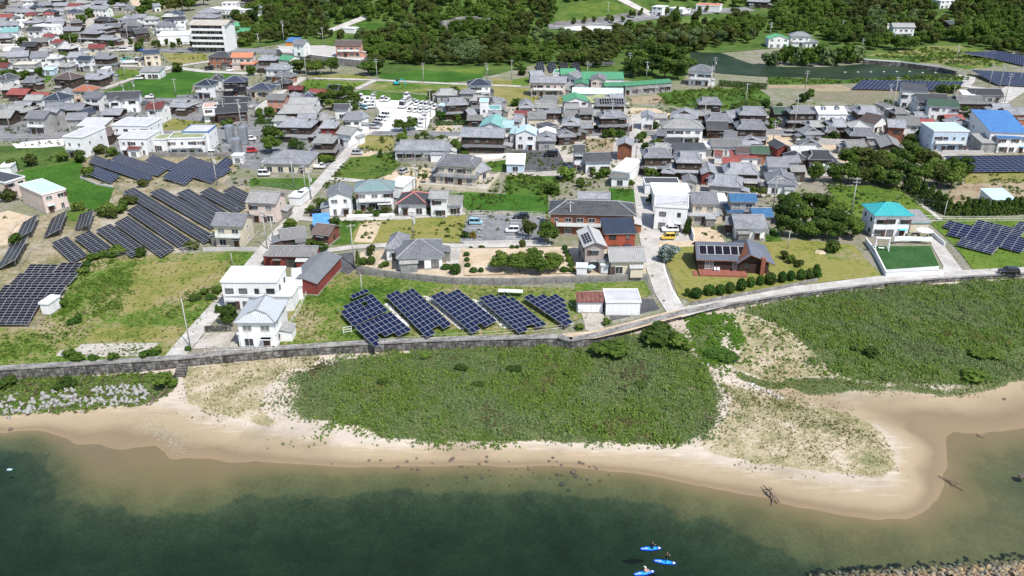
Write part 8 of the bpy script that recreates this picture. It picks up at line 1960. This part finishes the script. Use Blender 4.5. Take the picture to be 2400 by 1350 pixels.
skin = plain('skin', (.50, .30, .20, 1), .06, 2, .6); blk = plain('black_wetsuit', (.012, .012, .015, 1), .2, 3, .7); orange = plain('orange_vest', (.75, .28, .05, 1), .12, 3, .7); hairm = plain('dark_hair', (.02, .015, .012, 1), .2, 6, .6); navy = plain('navy_leggings', (.015, .03, .14, 1), .2, 3, .7); pale_ = plain('peach_shirt', (.70, .42, .30, 1), .1, 3, .7)
def skinned(name, joints, edges, mat, parent, sub=2):
    """one continuous limbed surface grown from a skeleton: joints = (x, y, z, radius), first joint the pelvis"""
    me = bpy.data.meshes.new(name); me.from_pydata([j[:3] for j in joints], edges, []); o = obj(name, me, parent); o.modifiers.new('skin', 'SKIN'); o.modifiers['skin'].use_smooth_shade = True
    for v, j in zip(me.skin_vertices[0].data, joints): v.radius = (j[3], j[3] * .9); v.use_root = False
    me.skin_vertices[0].data[0].use_root = True; sb_ = o.modifiers.new('sub', 'SUBSURF'); sb_.levels = sub; sb_.render_levels = sub; me.materials.append(mat); return o
def hand(parent, wrist, dirv, mat):
    d = Vector(dirv).normalized(); side = d.cross(Vector((0, 0, 1))).normalized(); w_ = Vector(wrist); nv = side.cross(d)
    J = [(*w_, .028), (*(w_ + d * .05), .034), (*(w_ + d * .08), .034)]; E_ = [(0, 1), (1, 2)]
    for k in range(4):
        o_ = side * (.026 * (k - 1.5)); l = (.062, .075, .07, .055)[k]; i = len(J)
        J += [(*(w_ + d * .095 + o_), .011), (*(w_ + d * (.10 + l * .6) + o_ - nv * .015), .010), (*(w_ + d * (.085 + l * .75) + o_ - nv * .045), .009)]; E_ += [(2, i), (i, i + 1), (i + 1, i + 2)]
    i = len(J); J += [(*(w_ + d * .035 + side * .045), .013), (*(w_ + d * .07 + side * .06 - nv * .02), .010)]; E_ += [(1, i), (i, i + 1)]
    return skinned('hand', J, E_, mat, parent, 1)
def head(parent, at, face, cap=None, hair=hairm):
    hz_ = Vector(at); f = math.atan2(face[1], face[0]); bm = bmesh.new(); bmesh.ops.create_uvsphere(bm, u_segments=16, v_segments=12, radius=.115)
    for v in bm.verts:
        v.co.z *= 1.15; v.co.y *= .82
        if v.co.z < -.03: v.co.y *= 1 + v.co.z * 1.8; v.co.x *= 1 + v.co.z * .5
        if v.co.x > .09 and abs(v.co.y) < .02 and -.05 < v.co.z < .02: v.co.x += .022
    me = bpy.data.meshes.new('head'); bm.to_mesh(me); bm.free(); me.materials.append(skin); h = obj('head', me, parent, hz_, f)
    for s in (-1, 1):
        m = MB(); m.box(.104, s * .036, .005, .012, .03, .012); m.build('eye', [blk], h); m = MB(); m.box(-.005, s * .098, -.01, .04, .018, .06); m.build('ear', [skin], h)
    m = MB(); m.box(.102, 0, -.065, .012, .045, .01); m.build('mouth', [plain('lip', (.4, .12, .1, 1))], h)
    bm = bmesh.new(); bmesh.ops.create_uvsphere(bm, u_segments=14, v_segments=10, radius=.128)
    for v in bm.verts:
        v.co.y *= .86; v.co.z *= 1.12
        if v.co.x > .045 and v.co.z < .06: v.co.x = .03
        if v.co.z < -.06: v.co.x = min(v.co.x, -.02)
    if cap:
        for v in bm.verts:
            if v.co.x > .06 and -.02 < v.co.z < .07: v.co.x += .09
    me = bpy.data.meshes.new('cap' if cap else 'hair'); bm.to_mesh(me); bm.free(); me.materials.append(cap or hair); obj('cap' if cap else 'hair', me, h, (-.012, 0, .03))
    return h
def paddle(p0, p1, label, blade=.55):
    a, b = Vector(p0), Vector(p1); r = thing('paddle', a, label, 'paddle', 0, 'paddles'); m = MB(); m.tube([(0, 0, 0), b - a], .03, 6); m.build('shaft', [M_pale], r); d = (b - a).normalized(); s = d.cross(Vector((0, 0, 1))).normalized() * .11
    m = MB(); e = b - a; n = s.cross(d).normalized() * .015; m.slab([[tuple(e - s * .4), tuple(e + s * .4), tuple(e + s + d * blade * .6), tuple(e + d * blade), tuple(e - s + d * blade * .6)]], .02); m.build('blade', [M_white], r)
    m = MB(); m.tube([tuple(-s * .6), tuple(s * .6)], .025, 6); m.build('grip', [blk], r)
def person(board, off, pose, body, label, face=(1, 0), cap=None, vest=None, legs=None):
    q = board.matrix_basis @ Vector((off[0], off[1], .13)); yaw = board.rotation_euler.z; r = thing('person', q, label, 'person', yaw, 'paddlers')
    if pose == 'kneel': J = [(0, 0, .30, .14), (.03, 0, .52, .135), (.07, 0, .72, .15), (.08, 0, .84, .06), (.20, .13, .22, .085), (.34, .15, .07, .065), (.02, .15, .06, .05), (-.16, .15, .05, .045), (.20, -.13, .22, .085), (.34, -.15, .07, .065), (.02, -.15, .06, .05), (-.16, -.15, .05, .045), (.08, .20, .74, .065), (.22, .27, .54, .048), (.42, .16, .50, .035), (.08, -.20, .74, .065), (.26, -.26, .62, .048), (.44, -.14, .72, .035)]; hd = (.10, 0, .99)
    elif pose == 'sit': J = [(-.1, 0, .16, .145), (-.06, 0, .36, .135), (.0, 0, .56, .15), (.02, 0, .68, .06), (.12, .14, .20, .09), (.42, .16, .36, .065), (.62, .15, .08, .048), (.74, .15, .06, .05), (.12, -.14, .20, .09), (.42, -.16, .36, .065), (.62, -.15, .08, .048), (.74, -.15, .06, .05), (.0, .20, .58, .065), (.16, .28, .40, .048), (.36, .16, .40, .035), (.0, -.20, .58, .065), (.18, -.26, .44, .048), (.38, -.14, .52, .035)]; hd = (.04, 0, .83)
    else: J = [(0, 0, .90, .14), (.02, 0, 1.12, .13), (.04, 0, 1.36, .15), (.04, 0, 1.48, .06), (.05, .12, .68, .095), (.03, .16, .46, .07), (-.02, .17, .08, .05), (.14, .17, .04, .045), (.05, -.12, .68, .095), (.03, -.16, .46, .07), (-.02, -.17, .08, .05), (.14, -.17, .04, .045), (.04, .20, 1.38, .065), (.16, .30, 1.12, .05), (.36, .20, 1.05, .036), (.04, -.20, 1.38, .065), (.20, -.26, 1.2, .05), (.38, -.12, 1.3, .036)]; hd = (.06, 0, 1.63)
    E_ = [(0, 1), (1, 2), (2, 3), (0, 4), (4, 5), (5, 6), (6, 7), (0, 8), (8, 9), (9, 10), (10, 11), (2, 12), (12, 13), (13, 14), (2, 15), (15, 16), (16, 17)]
    skinned('body', J, E_, body, r)
    hand(r, J[14][:3], (.8, -.3, -.1), skin); hand(r, J[17][:3], (.8, .3, .1), skin); h = head(r, hd, face, cap)
    m = MB(); m.tube([J[3][:3], (hd[0] - .01, 0, hd[2] - .07)], .052, 8); m.build('neck', [skin], r)
    if vest: v = skinned('vest', [(J[1][0], 0, J[1][2] - .06, .165), (J[1][0] * .6 + J[2][0] * .4, 0, J[1][2] * .6 + J[2][2] * .4, .17), (J[2][0], 0, J[2][2] - .02, .17)], [(0, 1), (1, 2)], vest, r, 1)
    if legs: skinned('leggings', [(J[0][0], 0, J[0][2], .15), (J[4][0], J[4][1], J[4][2], .1), (J[5][0], J[5][1], J[5][2], .075), (J[6][0], J[6][1], J[6][2] + .05, .056), (J[8][0], J[8][1], J[8][2], .1), (J[9][0], J[9][1], J[9][2], .075), (J[10][0], J[10][1], J[10][2] + .05, .056)], [(0, 1), (1, 2), (2, 3), (0, 4), (4, 5), (5, 6)], legs, r, 1)
    w_ = r.matrix_basis
    return w_ @ Vector(J[14][:3]), w_ @ Vector(J[17][:3])
h1, h2 = person(bd1, (.05, 0), 'kneel', blk, 'person in black kneeling on a paddle board and leaning on a paddle'); d = (h1 - h2).normalized(); paddle(h2 - d * .35, h1 + d * .55, 'white-bladed paddle of the kneeling person')
h1, h2 = person(bd2, (.1, 0), 'stand', blk, 'person in black with orange back vest standing on a paddle board', (1, .4), None, orange, navy); d = (h1 - h2).normalized(); paddle(h2 - d * .3, h1 + d * .7, 'white-bladed paddle of the standing person')
h1, h2 = person(bd3, (.1, 0), 'sit', pale_, 'person in orange vest and white cap sitting on a paddle board', (1, 0), M_white, orange); d = (h1 - h2).normalized(); paddle(h2 - d * .3, h1 + d * .6, 'white-bladed paddle of the sitting person')
# ------------------------------------------------------------------ garden and yard things
def swing():
    a, b = TP('X', 315, 905, .8), TP('X', 505, 915, .8); r = thing('garden_swing', (a + b) / 2, 'white A-frame garden swing on the turf lawn', 'swing', math.atan2(b.y - a.y, b.x - a.x)); W = (b - a).length; H_ = 3.0
    for s in (-1, 1):
        for y in (0, 1.6): m = MB(); m.tube([(s * W / 2, y, 0), (s * W / 2, .8, H_)], .11, 6); m.build('leg', [M_white], r)
        for z in (.7, 1.4): m = MB(); m.box(s * W / 2, .8, z, .1, 1.6 * (1 - z / H_), .1); m.build('rung', [M_white], r)
    m = MB(); m.box(0, .8, H_ + .02, W + .3, .55, .28); m.build('beam', [M_white], r); m = MB(); m.box(0, .8, .5, 1.3, .5, .08); m.build('seat', [M_white], r)
    for s in (-.6, .6): m = MB(); m.tube([(s, .8, .5), (s, .8, H_)], .02, 4); m.build('rope', [M_rail], r)
swing()
def parasol(t, x, y, R_, H_, label, mat, base=0.0):
    p = TP(t, x, y, base); r = thing('parasol', p, label, 'parasol'); m = MB(); m.tube([(0, 0, 0), (0, 0, H_)], .04, 6); m.build('pole', [M_white], r); m = MB(); n = 8
    for k in range(n): a0, a1 = 2 * math.pi * k / n, 2 * math.pi * (k + 1) / n; m.slab([[(R_ * math.cos(a0), R_ * math.sin(a0), H_ - .55), (R_ * math.cos(a1), R_ * math.sin(a1), H_ - .55), (0, 0, H_)]], .03)
    m.build('canopy', [mat], r); m = MB(); m.box(0, 0, .06, .5, .5, .12); m.build('base', [M_pale], r)
parasol('X', 1000, 740, 2.0, 2.9, 'wide white parasol over the terrace furniture', M_white, .8); parasol('J', 1530, 320, 1.0, 2.2, 'pale blue parasol between the two white lockers', RC['L'], 1.2)
for k, (x, y) in enumerate([(760, 720), (850, 720), (930, 725), (1040, 725)]):
    p = TP('X', x, y, .8); r = thing('garden_chair', p, ['black garden chair by the terrace steps', 'black garden chair under the parasol edge', 'black garden chair beside the terrace wall gap', 'black garden chair at the driveway end'][k], 'chair', k * 1.2, 'black chairs on the terrace'); m = MB(); m.box(0, 0, .43, .5, .5, .06); m.build('seat', [blk], r); m = MB(); m.box(0, .25, .72, .5, .06, .55); m.build('backrest', [blk], r)
    for sx in (-1, 1):
        for sy in (-1, 1): m = MB(); m.box(sx * .21, sy * .21, .2, .05, .05, .4); m.build('leg', [blk], r)
r = thing('garden_table', TP('X', 890, 700, .8), 'dark garden table under the white parasol', 'table'); m = MB(); m.box(0, 0, .72, 1.8, .9, .06); m.build('tabletop', [blk], r)
for sx in (-1, 1):
    for sy in (-1, 1): m = MB(); m.box(sx * .8, sy * .38, .35, .07, .07, .7); m.build('leg', [blk], r)
def tank(t, x, y, rad, h, label):
    p = TP(t, x, y); r = thing('storage_tank', p, label, 'tank', 0, 'steel tanks by the clinic'); mt = plain('brushed_tank_steel', (.45, .47, .50, 1), .12, .5, .35, .5, .7); m = MB(); m.tube([(0, 0, .2), (0, 0, h)], rad, 24); m.build('shell', [mt], r, False)
    m = MB(); m.tube([(0, 0, h + .002), (0, 0, h + .25), (0, 0, h + .35)], [rad * 1.01, rad * .75, rad * .25], 24); m.build('lid', [mt], r)
    for k in range(3): m = MB(); m.tube([(0, 0, h * (k + .6) / 3), (0, 0, h * (k + .6) / 3 + .08)], rad + .03, 24); m.build('hoop', [M_steel], r)
    m = MB(); m.box(rad + .1, 0, h / 2, .06, .5, h); m.build('ladder', [M_steel], r)
tank('E', 2150, 60, 1.5, 6.0, 'tall steel tank furthest from the white kiosk'); tank('E', 2275, 70, 1.5, 6.0, 'tall steel tank at the back of the trio'); tank('E', 2205, 145, 1.75, 4.5, 'broad steel tank in front of the trio')
def excavator(t, x, y, label):
    p = TG(t, x, y); r = thing('excavator', p, label, 'excavator', .4); teal = plain('teal_machine', (.03, .40, .38, 1), .1); m = MB()
    for s in (-1, 1): m = MB(); m.box(0, s * .9, .35, 2.6, .45, .7); m.build('track', [M_tyre], r)
    m = MB(); m.box(-.3, 0, 1.1, 2.2, 1.9, .8); m.build('body', [teal], r); m = MB(); m.box(.4, .5, 1.9, 1.1, .9, 1.2); m.build('cab', [M_cg], r); m = MB(); m.tube([(.8, -.3, 1.3), (2.4, -.3, 2.6), (3.6, -.3, 1.6)], .2, 6); m.build('boom', [teal], r); m = MB(); m.tube([(3.6, -.3, 1.6), (3.9, -.3, .4)], .16, 6); m.box(3.8, -.3, .35, .7, .7, .5); m.build('bucket', [teal], r)
excavator('B', 1310, 790, 'teal excavator parked on the vegetable plot'); excavator('A', 1150, 575, 'small excavator on the bare lot by the bypass')
# cold frame, frame rack, sand heap, manholes, water float
r = thing('cold_frame', TP('N', 855, 195), 'white sheet roofed cold frame behind the shore solar field', 'cold frame', -.1); m = MB(); m.box(0, 0, 1.3, 5.2, 1.4, .08); m.build('sheet', [M_white], r)
for sx in (-1, 1):
    for sy in (-1, 1): m = MB(); m.box(sx * 2.5, sy * .6, .65, .08, .08, 1.3); m.build('post', [M_steel], r)
r = thing('steel_rack', TP('M', 200, 900), 'white steel ladder frame standing beside the ragged solar array', 'rack', .35)
for x in (-.8, .8): m = MB(); m.box(x, 0, .8, .08, .08, 1.6); m.build('post', [M_white], r)
for z in (.5, 1.05, 1.55): m = MB(); m.box(0, 0, z, 1.6, .06, .08); m.build('bar', [M_white], r)
m = rock_mesh(15, M_tan); o = obj('sand_heap', m, None, TP('L', 1125, 245) + Vector((0, 0, .1)), .4, (4.2, 2.6, 1.3)); tag(o, 'heap of pale sand on the lawn beside the dark bush', 'sand heap')
m = rock_mesh(16, M_gravel); o = obj('gravel_heap', m, None, TG('C', 720, 275) + Vector((0, 0, .5)), .1, (34, 9, 5)); tag(o, 'long heap of white gravel beside the hill road', 'gravel heap')
for k, (t, x, y) in enumerate([('G', 1240, 870), ('G', 1245, 958), ('J', 2100, 350), ('J', 2205, 583)]):
    p = TP(t, x, y); m = MB(); m.tube([(0, 0, 0), (0, 0, .02)], .33, 14); o = m.build('manhole_cover', [plain('cast_iron', (.12, .10, .08, 1), .2)]); o.location = (p.x, p.y, LVL[0] + .03); tag(o, ['round manhole cover on the lane before the white cube house', 'round manhole cover beside the red box house', 'round manhole cover on the lane below the cream cottage', 'round manhole cover where the lane nears the shore'][k], 'manhole cover', 'manhole covers')
p = TP('S', 90, 1195, WL); m = MB(); m.box(0, 0, .02, .7, .35, .1); m.tube([(0, 0, .05), (0, 0, .2)], .05, 6); o = m.build('float', [RC['L']]); o.location = (p.x, p.y, WL + .02); tag(o, 'pale blue float drifting over the deep water', 'float')
for k in range(9):
    p = TP('R7', 110 + 165 * k, 335 - k * 2 if k < 6 else 340); m = MB(); m.tube([(-.5, 0, .1), (.5, 0, .1)], .25, 8); o = m.build('float', [M_pale]); o.location = (p.x, p.y, LVL[0] + .1); tag(o, 'pale float in the line across the pond', 'float', 'floats across the pond')
